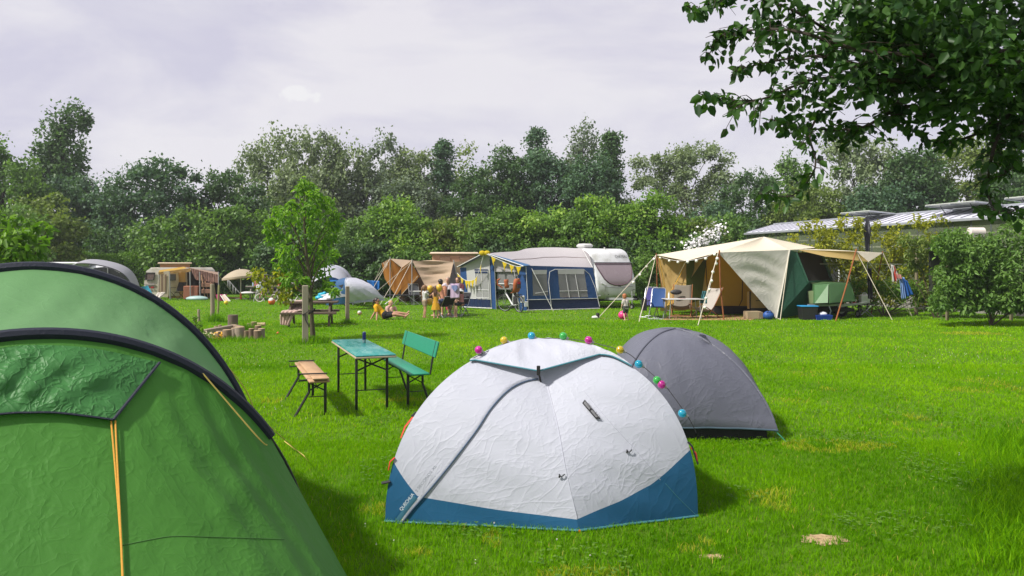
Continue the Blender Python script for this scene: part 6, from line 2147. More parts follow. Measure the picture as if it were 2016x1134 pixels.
def orange_caravan():
 d = 44.5
 c = GD(352, d)
 t = thing('old_caravan', 'old cream caravan with a raised roof and a yellow lined porch awning', 'caravan', c)

 def q(px, py, dd):
  return W(px, py, dd)
 BODY = mat('old_caravan_cream', (0.58, 0.55, 0.48), 0.45, dirt=(0.4, 0.36, 0.28), dirts=1.5, var=0.05)
 out = [(283, 583), (282, 556), (286, 533), (294, 527), (310, 526.5), (316, 532), (317, 583)]
 rings = []
 a = [q(x, y, d - 1.2) for x, y in out]
 for k in (0, 0.03, 1):
  rings.append([p + V(2.5 * k, 1.5 * k, 0) + (V(0.05, 0, -0.03) if k == 0 else V(0, 0, 0)) for p in a])
 MB().loft(rings, True, True).build('body', BODY, t, angle=35)
 w_ = MB().prism([q(288, 537, d - 1.24), q(305, 537, d - 1.24), q(302, 551, d - 1.24), q(286, 551, d - 1.24)], (0, -0.02, 0)).build('end_window', mat('old_window', (0.13, 0.09, 0.08), 0.2), t)
 MB().tube([q(288, 537, d - 1.27), q(305, 537, d - 1.27), q(302, 551, d - 1.27), q(286, 551, d - 1.27)], 0.03, 6, closed=True).build('frame', RUB, w_)
 MB().beam(q(284, 560, d - 1.26), q(305, 560, d - 1.26), 0.05, 0.08).build('trim_band', mat('old_trim', (0.3, 0.28, 0.26), 0.5), t)
 for x in (292, 300):
  MB().box(q(x, 566, d - 1.28), (0.16, 0.04, 0.1), bev=0.02).build('tail_lamp', mat('tail_red', (0.35, 0.02, 0.02), 0.3), t)
 MB().box(q(345, 518.5, d + 0.8), (1.85, 1.7, 0.1), 0.4, bev=0.04).build('raised_roof', mat('raised_roof', (0.56, 0.44, 0.31), 0.5), t)
 MB().box(q(345, 523.5, d + 0.8), (1.6, 1.45, 0.24), 0.4).build('bellows', fabric('orange_bellows', (0.48, 0.24, 0.1), tl=0.2, crink=0.2), t)
 r0, r1, r2, r3 = (q(314, 532, d - 1.5), q(362, 525, d - 0.6), q(375, 528, d - 2.0), q(312, 536, d - 2.6))
 MB().grid(cloth(r0, r1, r2 + V(-0.2, 0, 0), r3, 10, 6, sag=(0, 0, -0.08))).build('awning_roof', fabric('awning_yellow', (0.58, 0.36, 0.07), tl=0.35, crink=0.2, tcol=(0.8, 0.5, 0.1)), t)
 MB().grid(cloth(r1, q(430, 536, d - 0.2), q(430, 542, d - 2.4), r2, 10, 6, sag=(0, 0, -0.08))).build('awning_roof', fabric('awning_tan', (0.36, 0.25, 0.19), tl=0.2, crink=0.25, tcol=(0.4, 0.2, 0.1)), t)
 MB().grid(cloth(r3, r2, r2 + V(0, 0, -0.2), r3 + V(0, 0, -0.12), 12, 3, fold=0.03, ff=4)).build('valance', fabric('valance_peach', (0.56, 0.34, 0.13), tl=0.3, crink=0.2), t)
 MB().grid(cloth(r2, q(430, 541, d - 2.4), q(430, 557, d - 2.4), r2 + V(0.3, 0, -0.65), 18, 5, fold=0.05, ff=6)).build('fringe', fabric('brown_fringe', (0.14, 0.075, 0.06), tl=0.1, crink=0.3, stripes=('X', 2.2, 0.55, (0.26, 0.14, 0.11))), t)
 MB().grid(cloth(q(312, 536, d - 2.5), q(333, 533, d - 2.5), q(331, 585, d - 2.5), q(308, 585, d - 2.5), 6, 8)).build('end_panel', fabric('cream_end_panel', (0.5, 0.44, 0.33), tl=0.3, crink=0.2), t)
 MB().grid(cloth(q(315, 541, d - 2.54), q(328, 540, d - 2.54), q(326, 575, d - 2.54), q(312, 577, d - 2.54), 6, 8)).build('end_window', fabric('brown_stripe_window', (0.17, 0.11, 0.07), tl=0.1, crink=0.3, stripes=('X', 1.6, 0.6, (0.34, 0.27, 0.17))), t)
 MB().grid(cloth(q(330, 534, d - 0.9), q(365, 530, d - 0.6), GD(365, d - 0.6), GD(330, d - 0.9), 4, 4)).build('inner_wall', fabric('inner_ochre', (0.52, 0.33, 0.11), tl=0.3, crink=0.15, tcol=(0.7, 0.45, 0.12)), t)
 MB().box(q(340, 546, d - 1.0), (0.36, 0.04, 0.36), bev=0.04).build('inner_window', mat('inner_window_dark', (0.04, 0.04, 0.04), 0.2), t)
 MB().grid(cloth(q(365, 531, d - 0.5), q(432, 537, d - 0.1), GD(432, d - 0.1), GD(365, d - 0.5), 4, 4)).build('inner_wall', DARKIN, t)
 for px in (313, 334, 374, 393, 430):
  MB().tube([W(px, 535, d - 2.5), GD(px + 1, d - 2.5)], 0.028, 6).build('pole', POLE, t)
 MB().tube([q(430, 541, d - 2.4), G(462, 601 - 18)], 0.014, 5).build('guy_line', GUY, t)
 p = GD(378, d - 2.2)
 tag(MB().box(p + V(0, 0, 0.38), (0.78, 0.5, 0.74), 0.1, bev=0.03).build('cabinet', mat('terracotta_cabinet', (0.26, 0.095, 0.05), 0.7), None, loc=p), 'terracotta cloth covered cabinet in the porch of the old caravan', 'cabinet')
 p = GD(349, d - 2.0)
 ch = thing('folding_chair', 'dark folding chair in the porch of the old caravan', 'chair', p)
 chair_parts(ch, p, -0.3, RUB, mat('chair_charcoal', (0.02, 0.02, 0.022), 0.8))
 p = GD(412, d - 2.3)
 rk = thing('wooden_rack', 'wooden crate rack leaning in the porch beside the fringe', 'rack', p)
 for s in (-0.22, 0.22):
  MB().beam(p + V(s, 0, 0), p + V(s - 0.25, 0.1, 1.35), 0.05, 0.05).build('upright', BAREW, rk)
  MB().beam(p + V(s, 0.4, 0), p + V(s - 0.05, 0.1, 1.0), 0.05, 0.05).build('rear_leg', BAREW, rk)
 for z in (0.45, 0.8):
  MB().box(p + V(-0.1, 0.06, z), (0.6, 0.32, 0.24), bev=0.02).build('crate', mat('crate_brown', (0.2, 0.1, 0.06), 0.8), rk)
 p = GD(388, d - 2.9)
 tag(MB().ball(p + V(0, 0, 0.07), (0.62, 0.3, 0.16), 16).build('beach_dinghy', mat('pale_teal_rubber', (0.3, 0.44, 0.42), 0.4), None, loc=p), 'pale teal shell lying on the grass before the old caravan', 'paddling shell')
 p = GD(313, d - 3.0)
 tag(MB().grid(cloth(p + V(-0.3, -0.1, 0.05), p + V(0.1, -0.1, 0.1), p + V(0.25, 0.2, 0.42), p + V(-0.15, 0.2, 0.38), 8, 8, fold=0.05, ff=2)).build('cushion', fabric('pale_cushion', (0.55, 0.5, 0.44), tl=0.05), None, loc=p, thick=0.05), 'pale cushion propped beside the end panel of the old caravan', 'cushion')

def chair_parts(root, p, rz, frame_m, seat_m, w=0.48, sh=0.42, bh=0.92, recl=0.22, arms=True, r0=0.013):
 """a folding camping chair: seat, back, crossed legs, arm rests; faces -Y turned by rz"""
 R = Matrix.Rotation(rz, 3, 'Z')

 def q(x, y, z):
  return Vector(p) + R @ Vector((x, y, z))
 h = w / 2
 MB().grid(cloth(q(-h, -0.22, sh), q(h, -0.22, sh), q(h, 0.2, sh - 0.03), q(-h, 0.2, sh - 0.03), 8, 8, sag=(0, 0, -0.035))).build('seat', seat_m, root)
 MB().grid(cloth(q(-h, 0.2, sh + 0.02), q(h, 0.2, sh + 0.02), q(h, 0.2 + recl, bh), q(-h, 0.2 + recl, bh), 8, 8, sag=tuple(R @ Vector((0, 0.035, 0))))).build('backrest', seat_m, root)
 for s in (-1, 1):
  x = s * (h + 0.01)
  MB().tube([q(x, -0.24, 0), q(x, 0.02, 0.25), q(x, 0.21, sh), q(x, 0.21 + recl, bh + 0.01)], r0, 7).build('back_frame', frame_m, root)
  MB().tube([q(x, 0.3, 0), q(x, 0.02, 0.23), q(x, -0.24, sh + 0.0), q(x, -0.24, sh + 0.21)], r0, 7).build('leg', frame_m, root)
  if arms:
   MB().box(q(s * (h + 0.025), -0.02, sh + 0.225), (0.05, 0.46, 0.025), rz, bev=0.01).build('armrest', frame_m if frame_m is not STEEL else RUB, root)
 MB().tube([q(-h, 0.21 + recl, bh + 0.01), q(h, 0.21 + recl, bh + 0.01)], r0, 7).build('top_rail', frame_m, root)
 MB().tube([q(-h, -0.24, 0.015), q(h, -0.24, 0.015)], r0, 7).build('foot_rail', frame_m, root)
 MB().tube([q(-h, 0.3, 0.015), q(h, 0.3, 0.015)], r0, 7).build('foot_rail', frame_m, root)
orange_caravan()

def grey_awning():
 d = 37.0
 t = thing('caravan_awning', 'grey arched awning with a dark front behind the ridge of the green tent', 'awning', GD(195, d))
 arch = [(112, 560), (116, 540), (128, 527), (150, 519.5), (172, 519), (195, 522), (222, 529), (243, 540), (256, 556), (264, 577), (270, 600)]
 A_ = spline([W(x, y, d - 1.8 + 0.01 * (x - 160)) for x, y in arch], 3)
 B_ = [p + V(-1.3, 3.2, 0.22 if i > 3 else 0.1) for i, p in enumerate(A_)]
 vault(A_, B_, 8).build('roof', fabric('grey_awning_cloth', (0.36, 0.36, 0.4), tl=0.2, rough=0.6, crink=0.15, cs=2), t)
 fr_ = [(168, 545), (172, 534), (188, 527), (205, 525.5), (222, 530), (242, 541), (255, 557), (262, 577), (267, 600), (220, 600), (168, 600)]
 MB().poly([W(x, y, d - 1.7) for x, y in fr_]).build('front_mesh', mat('smoky_window', (0.018, 0.018, 0.022), 0.2), t)
 MB().tube(A_[9:], 0.03, 6).build('front_pole', mat('awning_frame_dark', (0.12, 0.12, 0.13), 0.5), t)
 MB().tube([W(212, 527, d - 1.75), W(214, 600, d - 1.75)], 0.02, 6).build('centre_pole', POLE, t)
 MB().grid(cloth(W(228, 556, d - 1.5), W(250, 552, d - 1.5), W(256, 572, d - 1.5), W(230, 560, d - 1.5), 6, 6)).build('inner_curtain', fabric('teal_dark_curtain', (0.03, 0.07, 0.08), tl=0.05), t)
 c = thing('caravan', 'pale caravan roof showing above the grey awning at the left', 'caravan', GD(140, 41))
 MB().box(W(144, 518.2, 41), (2.95, 1.9, 0.12), -0.08, bev=0.05).build('roof', CWHITE, c)
 MB().box(W(144, 521.5, 41) + V(0, 0.1, -0.02), (2.7, 1.6, 0.12), -0.08).build('roof_seal', CGREY, c)
 MB().box(GD(150, 41.2) + V(0.2, 0.2, 0.95), (3.2, 2.0, 1.85), -0.08, bev=0.12).build('body', CWHITE, c)
 MB().box(GD(125, 41.2) + V(0.0, -0.85, 1.25), (0.9, 0.04, 0.5), -0.08, bev=0.02).build('window', mat('old_window', (0.13, 0.09, 0.08), 0.2), c)
 p = GD(288, 37.0)
 t = thing('windbreak', 'turquoise and pale windbreak on the grass right of the grey awning', 'windbreak', p)
 MB().grid(cloth(W(270, 567, 36.8), W(291, 562, 36.6), W(294, 587, 36.6), W(272, 592, 36.8), 8, 8, sag=(0, 0.1, 0))).build('panel', fabric('turquoise_cloth', (0.05, 0.36, 0.52), tl=0.3, crink=0.2, stripes=('Z', 0.32, 0.62, (0.4, 0.52, 0.58))), t)
 MB().grid(tri_cloth(W(291, 562, 36.6), W(307, 590, 36.2), W(292, 588, 36.6), 8)).build('panel', fabric('turquoise_plain', (0.05, 0.34, 0.5), tl=0.3, crink=0.2), t)
 for x, y in ((270, 566), (291, 561)):
  MB().tube([W(x, y, 36.7), GD(x, 36.7)], 0.015, 6).build('pole', POLE, t)
grey_awning()

def cream_tent():
 t = thing('trailer_tent', 'large cream canvas tent with an open ochre interior and dark green end', 'tent', GD(1440, 28.5))
 A = W(1292, 502, 30.6)
 D = W(1351, 513.5, 27.6)
 Pp = W(1414, 497, 26.5)
 C1 = W(1554, 492, 27.4)
 R2 = W(1608, 487.5, 30.5)
 PK = W(1504, 466, 29.4)
 BL = W(1330, 497, 32.5)
 MB().grid(cloth(A, D, Pp, PK, 16, 16, sag=(0, 0, -0.1))).build('roof', CREAM, t)
 MB().grid(tri_cloth(Pp, C1, PK, 16, sag=(0, 0.05, -0.12))).build('roof', CREAM, t)
 MB().grid(tri_cloth(C1, R2, PK, 14, sag=(0, 0, -0.1))).build('roof', CREAM, t)
 MB().grid(tri_cloth(R2, W(1500, 490, 33.5), PK, 10)).build('roof', CREAM, t)
 MB().grid(tri_cloth(A, PK, W(1500, 490, 33.5), 10)).build('roof', CREAM, t)
 low = W(1527, 626, 26.9)
 P = []
 for j in range(29):
  v = j / 28
  a, b = (lerp(Pp, low, v), lerp(C1 + V(-0.02, -0.03, 0), low + V(0.03, 0, 0), v))
  row = []
  for i in range(29):
   u = i / 28
   p = lerp(a, b, u)
   w_ = 16 * u * (1 - u) * v * (1 - v)
   f = 0.035 * math.sin(26 * v - 5 * u + 2.2 * math.sin(4 * u)) * (1 - 0.35 * v) * math.sin(math.pi * min(1, v * 1.3 + 0.02)) * (0.4 + 0.6 * math.sin(math.pi * u))
   row.append(p + V(0, f + 0.1 * w_, 0))
  P.append(row)
 MB().grid(P).build('front_flap', CREAMG, t)
 MB().tube([C1 + V(0, -0.04, 0), low + V(0.02, -0.04, 0)], 0.028, 6).build('edge_rope', fabric('cream_edge', (0.52, 0.49, 0.42), tl=0, crink=0), t)
 d2 = 29.3
 MB().grid(cloth(W(1376, 503, d2), W(1545, 499, d2), W(1540, 614, d2), W(1402, 611, d2), 20, 16, sag=(0, 0.12, 0), fold=0.012, ff=3, seed=5)).build('inner_wall', OCHRE, t)
 MB().tube([W(1462, 550, d2 - 0.1), W(1461, 590, d2 - 0.1), W(1455, 603, d2 - 0.1), W(1440, 611, d2 - 0.1), W(1410, 609, d2 - 0.1)], 0.018, 6).build('door_zip', mat('brown_zip', (0.06, 0.045, 0.02), 0.7), t)
 MB().grid(cloth(W(1351, 515, d2 - 0.3), W(1392, 505, d2 - 0.15), W(1381, 590, d2 - 0.15), W(1351, 600, d2 - 0.3), 8, 10)).build('door_strip', fabric('olive_strip', (0.055, 0.075, 0.012), tl=0.3, crink=0.15, tcol=(0.12, 0.16, 0.02)), t)
 MB().tube([W(1389, 506, d2 - 0.2), W(1392, 560, d2 - 0.2), W(1396, 600, d2 - 0.2)], 0.016, 6).build('door_zip', MC['brown_zip'], t)
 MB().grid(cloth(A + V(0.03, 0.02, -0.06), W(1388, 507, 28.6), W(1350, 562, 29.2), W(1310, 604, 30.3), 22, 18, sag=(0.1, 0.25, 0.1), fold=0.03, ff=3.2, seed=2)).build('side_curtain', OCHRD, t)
 for a, b in (((1298, 508), (1312, 600)), ((1350, 516), (1322, 572))):
  MB().tube([W(a[0], a[1], 29.4), W((a[0] + b[0]) / 2 + 2, (a[1] + b[1]) / 2, 29.5), W(b[0], b[1], 29.6)], 0.045, 6, flat=0.4).build('curtain_tape', OCHRE, t)
 MB().grid(cloth(W(1352, 563, 29.0), W(1348, 562, 29.0), W(1310, 603, 30.0), W(1325, 598, 29.2), 6, 6)).build('side_curtain', OCHRE, t)
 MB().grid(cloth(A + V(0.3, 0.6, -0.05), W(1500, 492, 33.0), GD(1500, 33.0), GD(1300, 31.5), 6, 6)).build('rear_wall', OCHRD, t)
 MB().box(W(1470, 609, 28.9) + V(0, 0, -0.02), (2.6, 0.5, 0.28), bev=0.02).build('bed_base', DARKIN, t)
 g0, g1 = (low + V(0.06, 0.02, -0.02), W(1590, 617, 27.8))
 MB().grid(cloth(C1, W(1568, 496, 27.6), W(1592, 556, 27.3), g0 + V(0, 0, 0.02), 12, 12)).build('green_wall', DKGR, t)
 MB().grid(cloth(g0, W(1592, 554, 27.35), W(1600, 560, 27.5), g1, 12, 12, fold=0.01, ff=2)).build('green_wall', DKGR, t)
 win = MB().grid(cloth(W(1568, 497, 27.6), W(1613, 497, 29.6), W(1637, 552, 28.7), W(1591, 555, 27.3), 10, 10, sag=(0, 0.05, 0))).build('mesh_window', MESH, t)
 MB().tube([W(1568, 497, 27.56), W(1591, 555, 27.26), W(1637, 552, 28.66), W(1613, 497, 29.56)], 0.035, 6).build('window_edge', DKGR, win)
 MB().grid(cloth(W(1613, 497, 29.6), W(1620, 497, 31), W(1642, 556, 30), W(1637, 552, 28.7), 4, 6)).build('green_wall', DKGR, t)
 MB().grid(cloth(g1, W(1637, 552, 28.75), W(1655, 600, 29.5), GD(1640, 29.5), 6, 6)).build('green_wall', DKGR, t)
 for a, b in ((A, GD(1313, A.y)),):
  MB().tube([a + V(0, 0, 0.06), b], 0.024, 8).build('pole', POLEB, t)
 MB().tube([Pp + V(0.04, 0, 0.08), W(1418, 560, 26.45), G(1425, 630)], 0.026, 8).build('pole', POLEB, t)
 MB().tube([W(1293, 506, 31.2), GD(1294, 31.2)], 0.022, 8).build('pole', POLEB, t)
 for a, b in ((D, G(1302, 606)), (Pp, G(1374, 641)), (A, G(1176, 628)), (A + V(0, 0.02, 0), G(1258, 634)), (low, low + V(0.12, -0.15, -low.z)), (C1, G(1536, 630))):
  MB().tube([a, b], 0.013, 5).build('guy_line', GUY, t)
 e0, e1, e2, e3 = (W(1560, 491, 27.5), W(1686, 495, 27.0), W(1738, 497.5, 29.0), W(1612, 490, 30.8))
 tip = W(1710, 515.5, 27.0)
 t2 = thing('tarp_awning', 'small cream tarp stretched to the right of the cream tent on a brown pole', 'awning', GD(1685, 27))
 MB().grid(cloth(e0, e1, e2, e3, 16, 8, sag=(0, 0, -0.12), edge=0.05)).build('tarp', CREAM, t2)
 MB().grid(cloth(e0 + V(0.2, -0.01, -0.02), e1, tip, W(1625, 505, 27.1), 12, 6, sag=(0, 0.05, 0.05))).build('tarp_drop', fabric('ochre_tarp', (0.5, 0.36, 0.14), tl=0.35, crink=0.15, tcol=(0.7, 0.48, 0.16)), t2)
 MB().grid(tri_cloth(e1, e2, tip, 8)).build('tarp_corner', CREAM, t2)
 MB().tube([e1 + V(0, 0, 0.08), W(1667, 560, 26.2), GD(1645, 25.7)], 0.026, 8).build('pole', POLEB, t2)
 MB().tube([e2 + V(0, 0, 0.06), GD(1715, 29.4)], 0.022, 8).build('pole', POLEB, t2)
 for a, b in ((e1, G(1757, 631)), (e2, G(1795, 622)), (tip, G(1796, 624)), (e2, G(1822, 610))):
  MB().tube([a, b], 0.012, 5).build('guy_line', GUY, t2)
 return (A, D, Pp)
CTA, CTD, CTP = cream_tent()

def green_trailer():
 d = 27.6
 c = GD(1635, d)
 t = thing('trailer', 'green box trailer with a faceted lid at the end of the cream tent', 'trailer', c)
 LID = mat('trailer_green', (0.065, 0.155, 0.055), 0.38, var=0.06, vs=3, spec=0.5, bump=0.05, bs=8)
 f = [W(1602, 560, 27.0), W(1628, 556.5, 26.9), W(1675, 557, 27.6), W(1685, 592, 27.5), W(1633, 600, 26.6), W(1602, 598, 26.8)]
 b = [p + V(0.4, 1.5, 0.02) for p in f]
 fi = [lerp(p, sum(f, Vector()) / 6, 0.06) + V(0, -0.03, 0) for p in f]
 ap = W(1622, 594, 26.35)
 m = MB()
 m.loft([b, f], True, True)
 m.build('lid', LID, t, angle=20)
 m = MB()
 q0, q1, q2, q3 = (W(1604, 561, 26.85), W(1631, 559, 26.75), W(1631, 597, 26.3), W(1604, 597, 26.6))
 m.prism([q0, q1, W(1630, 596, 26.4), q3], (0, 0.1, 0))
 m.prism([W(1633, 559, 26.75), W(1673, 559, 27.3), W(1682, 590, 27.2), W(1634, 597, 26.4)], (0, 0.1, 0))
 m.build('lid_facet', LID, t, angle=10)
 MB().prism([W(1594, 574, 27.1), W(1602, 573, 27.0), W(1602, 597, 26.9), W(1597, 598, 27.1)], (0.1, 0.6, 0)).build('side_box', mat('trailer_pale_green', (0.16, 0.21, 0.1), 0.5), t)
 MB().beam(W(1590, 601, 26.7), W(1672, 600, 27.2), 0.06, 0.08).build('frame_rail', STEEL, t)
 MB().tube([W(1632, 602, 26.7), W(1636, 612, 26.7), W(1632, 622, 26.75)], 0.02, 6).build('support_leg', STEEL, t)
 hub = GD(1688, 28.0, 0.32)
 MB().beam(W(1650, 603, 27.0), W(1706, 596, 27.6), 0.06, 0.07).build('drawbar', STEEL, t)
 wheel(t, GD(1690, 27.8, 0.13), 0.13, 0.07, V(1, 0.2, 0), 'jockey_wheel')
 MB().tube([GD(1690, 27.8, 0.13), GD(1690, 27.8, 0.62)], 0.022, 6).build('jockey_post', RUB, t)
 MB().box(W(1682, 597, 27.5), (0.14, 0.08, 0.08), bev=0.02).build('handbrake', mat('brake_red', (0.35, 0.05, 0.03), 0.5), t)
 wheel(t, GD(1655, 28.2, 0.26), 0.26, 0.16, V(0.25, 1, 0))
 MB().box(GD(1640, 27.9, 0.28), (1.2, 0.8, 0.12), 0.1).build('chassis', RUB, t)
green_trailer()

def globe_lights():
 t = thing('globe_lights', 'string of white globe lamps along the eave of the cream tent', 'string lights', CTD)
 mt = mat('globe_white', (0.75, 0.74, 0.7), 0.3)
 L = [(CTA, [(1288, 510), (1273, 525), (1260, 541), (1247, 556)], 30.2), (None, [(1300, 508), (1318, 513.5), (1335, 516), (1354, 515.5), (1371, 513.5), (1389.5, 509), (1407, 501)], 0), (CTP, [(1412, 509), (1410, 519), (1403.5, 535.5), (1401, 553), (1396.5, 570), (1390, 587), (1387.5, 605)], 26.3)]
 for k, (a, pts, d) in enumerate(L):
  C = []
  for i, (x, y) in enumerate(pts):
   if k == 1:
    dd = 30.4 - (30.4 - 27.5) * min(1, (x - 1300) / 52) if x < 1352 else 27.5 - 1.0 * (x - 1352) / 60
   else:
    dd = d
   p = W(x, y, dd - 0.08)
   MB().ball(p, 0.055, 12).build('globe', mt, t)
   C.append(p + V(0, 0, 0.05))
  MB().tube(spline(C, 4), 0.008, 5).build('cable', GUYW, t)
globe_lights()
ALUF = mat('chair_alu', (0.36, 0.37, 0.39), 0.4, metal=0.6)
CHB = fabric('chair_blue', (0.012, 0.055, 0.19), tl=0.08, rough=0.7, crink=0.05)
CHV = fabric('chair_violet_blue', (0.045, 0.04, 0.19), tl=0.08, rough=0.7, crink=0.05)
CHK = fabric('chair_charcoal_cloth', (0.025, 0.026, 0.03), tl=0.05, rough=0.8, crink=0.1)

def hi_back_chair(label, p, rz, cloth_m, group=None):
 """camping chair seen from behind: tall back, H shaped tube legs"""
 t = thing('camping_chair', label, 'chair', p, 0, group)
 R = Matrix.Rotation(rz, 3, 'Z')

 def q(x, y, z):
  return Vector(p) + R @ Vector((x, y, z))
 h = 0.24
 MB().grid(cloth(q(-h, -0.24, 0.45), q(h, -0.24, 0.45), q(h, 0.2, 0.4), q(-h, 0.2, 0.4), 8, 8, sag=(0, 0, -0.03))).build('seat', cloth_m, t)
 MB().grid(cloth(q(-h, 0.2, 0.38), q(h, 0.2, 0.38), q(h * 0.95, 0.52, 1.06), q(-h * 0.95, 0.52, 1.06), 8, 10, sag=tuple(R @ Vector((0, 0.04, 0))))).build('backrest', cloth_m, t)
 MB().tube([q(-h - 0.01, 0.2, 0.38), q(-h, 0.5, 1.02), q(-h * 0.8, 0.53, 1.08), q(h * 0.8, 0.53, 1.08), q(h, 0.5, 1.02), q(h + 0.01, 0.2, 0.38)], 0.014, 7).build('back_frame', ALUF, t)
 for s in (-1, 1):
  MB().tube([q(s * (h + 0.02), 0.2, 0.4), q(s * (h + 0.02), -0.3, 0.0)], 0.013, 6).build('leg', ALUF, t)
  MB().tube([q(s * (h + 0.03), -0.24, 0.62), q(s * (h + 0.03), 0.42, 0)], 0.013, 6).build('leg', ALUF, t)
  MB().box(q(s * (h + 0.04), -0.02, 0.64), (0.05, 0.48, 0.03), rz, bev=0.01).build('armrest', RUB, t)
 MB().tube([q(-h, 0.42, 0.015), q(h, 0.42, 0.015)], 0.012, 6).build('foot_rail', ALUF, t)
 MB().tube([q(-h, -0.3, 0.015), q(h, -0.3, 0.015)], 0.012, 6).build('foot_rail', ALUF, t)
 return t
hi_back_chair('violet blue camping chair with its back to the caravan drawbar', GD(1277, 27.9), R_(-25) + math.pi * 0, CHV)
hi_back_chair('bright blue camping chair at the near end of the grey table', GD(1293, 27.0), R_(-20), CHB)
p = W(1268, 607, 27.5)
tag(MB().loft([[p + V(x * 0.09, y * 0.07, z) for x, y in ((-1, -1), (1, -1), (1, 1), (-1, 1))] for z in (0.36, 0.3, 0.0, -0.08)], True, True).build('bag', fabric('black_bag', (0.015, 0.015, 0.018), tl=0, crink=0.2), None, loc=p), 'dark bag hanging behind the violet blue chair', 'bag')
p = GD(1345, 27.0)
t = thing('folding_table', 'grey folding table among the chairs before the cream tent', 'table', p)
R0 = 0.08
MB().box(p + V(-0.02, 0, 0.7), (1.32, 0.78, 0.03), R0, bev=0.01).build('tabletop', mat('table_grey', (0.46, 0.45, 0.44), 0.5), t)
for x in (-0.56, 0.56):
 for y in (-0.32, 0.32):
  MB().tube([p + V(x * 0.9, y, 0.68), p + V(x, y * 1.05, 0)], 0.015, 6).build('leg', ALUF, t)
 MB().tube([p + V(x * 0.97, -0.33, 0.3), p + V(x * 0.97, 0.33, 0.3)], 0.01, 6).build('cross_rail', ALUF, t)
p2 = W(1317, 588, 27.0)
bt = thing('bottle', 'white plastic bottle standing on the grey folding table', 'bottle', V(p2.x, p2.y, 0.716))
MB().lathe((0, 0, 0), [(0.03, 0), (0.034, 0.01), (0.034, 0.15), (0.014, 0.2)], 14).build('body', mat('bottle_white', (0.7, 0.7, 0.68), 0.3), bt, world=False)
MB().lathe((0, 0, 0.2), [(0.014, 0), (0.014, 0.035), (0.01, 0.04)], 12).build('cap', mat('bottle_cap', (0.6, 0.6, 0.6), 0.3), bt, world=False)
p3 = W(1343, 588.5, 26.9)
tag(MB().box(V(p3.x, p3.y, 0.722), (0.22, 0.15, 0.012), 0.2, bev=0.003).build('book', mat('book_pinkish', (0.42, 0.27, 0.22), 0.6), None, loc=V(p3.x, p3.y, 0.716)), 'thin pinkish book lying on the grey folding table', 'book')

def sling_chair(label, px, d, rz, cm, frame_m, tall=1.16):
 p = GD(px, d)
 t = thing('sling_chair', label, 'chair', p)
 R = Matrix.Rotation(rz, 3, 'Z')

 def q(x, y, z):
  return p + R @ Vector((x, y, z))
 h = 0.33
 prof = [(0.52, tall), (0.4, 0.9), (0.22, 0.55), (0.08, 0.36), (-0.1, 0.31), (-0.3, 0.37), (-0.42, 0.46)]
 rows = [[q(h * (1.05 - 0.1 * abs(u)) * u, y + 0.02 * u * u, z - 0.07 * (1 - u * u) * (0.4 if z > 1 else 1)) for u in (-1, -0.66, -0.33, 0, 0.33, 0.66, 1)] for y, z in [(v.x, v.y) for v in spline([V(a, b, 0) for a, b in prof], 4)]]
 MB().grid(rows).build('sling', cm, t, thick=0.008)
 for s in (-1, 1):
  x = s * (h + 0.02)
  MB().tube([q(x, 0.55, tall + 0.02), q(x, 0.1, 0.42), q(x, -0.32, 0)], 0.017, 6).build('back_pole', frame_m, t)
  MB().tube([q(x, -0.46, 0.5), q(x, 0.1, 0.22), q(x, 0.38, 0)], 0.017, 6).build('seat_pole', frame_m, t)
 MB().tube([q(-h, -0.32, 0.03), q(h, -0.32, 0.03)], 0.014, 6).build('foot_rail', frame_m, t)
 MB().tube([q(-h, 0.38, 0.03), q(h, 0.38, 0.03)], 0.014, 6).build('foot_rail', frame_m, t)
 return t
TAUPE = fabric('taupe_sling', (0.2, 0.175, 0.14), tl=0.15, rough=0.85, crink=0.1)
PALES = fabric('pale_sling', (0.47, 0.43, 0.39), tl=0.2, rough=0.85, crink=0.15)
LWOOD = wood('lounger_wood', (0.27, 0.11, 0.05), (1, 1, 0.2))
sling_chair('taupe sling chair with a dark head cushion behind the grey table', 1342, 28.4, R_(-18) + math.pi * 0, TAUPE, LWOOD)
sling_chair('pale sling chair with a teal cloth over it right of the grey table', 1388, 27.4, R_(-60), PALES, LWOOD, 1.08)
c = W(1331, 575, 28.6)
tag(MB().ball(c, (0.22, 0.07, 0.1), 12).build('cushion', fabric('dark_cushion', (0.045, 0.045, 0.045), tl=0), None, loc=c), 'dark head cushion on the taupe sling chair', 'cushion')
tag(MB().grid(cloth(W(1383, 573, 27.0), W(1391, 573, 27.0), W(1392, 598, 26.8), W(1378, 597, 26.8), 10, 12, fold=0.03, ff=2)).build('towel', fabric('teal_towel', (0.035, 0.12, 0.13), tl=0.05, rough=0.9), None, loc=W(1386, 573, 27), thick=0.012), 'teal towel hanging over the pale sling chair', 'towel')
m = MB().prism([G(1300, 630), G(1480, 631), GD(1500, 28.6), GD(1322, 28.8)], (0, 0, 0.012))
tag(m.build('ground_rug', fabric('tan_rug', (0.34, 0.205, 0.105), tl=0, rough=0.95, crink=0.1), None, loc=G(1400, 630)), 'tan rug spread on the grass under the cream tent', 'rug')
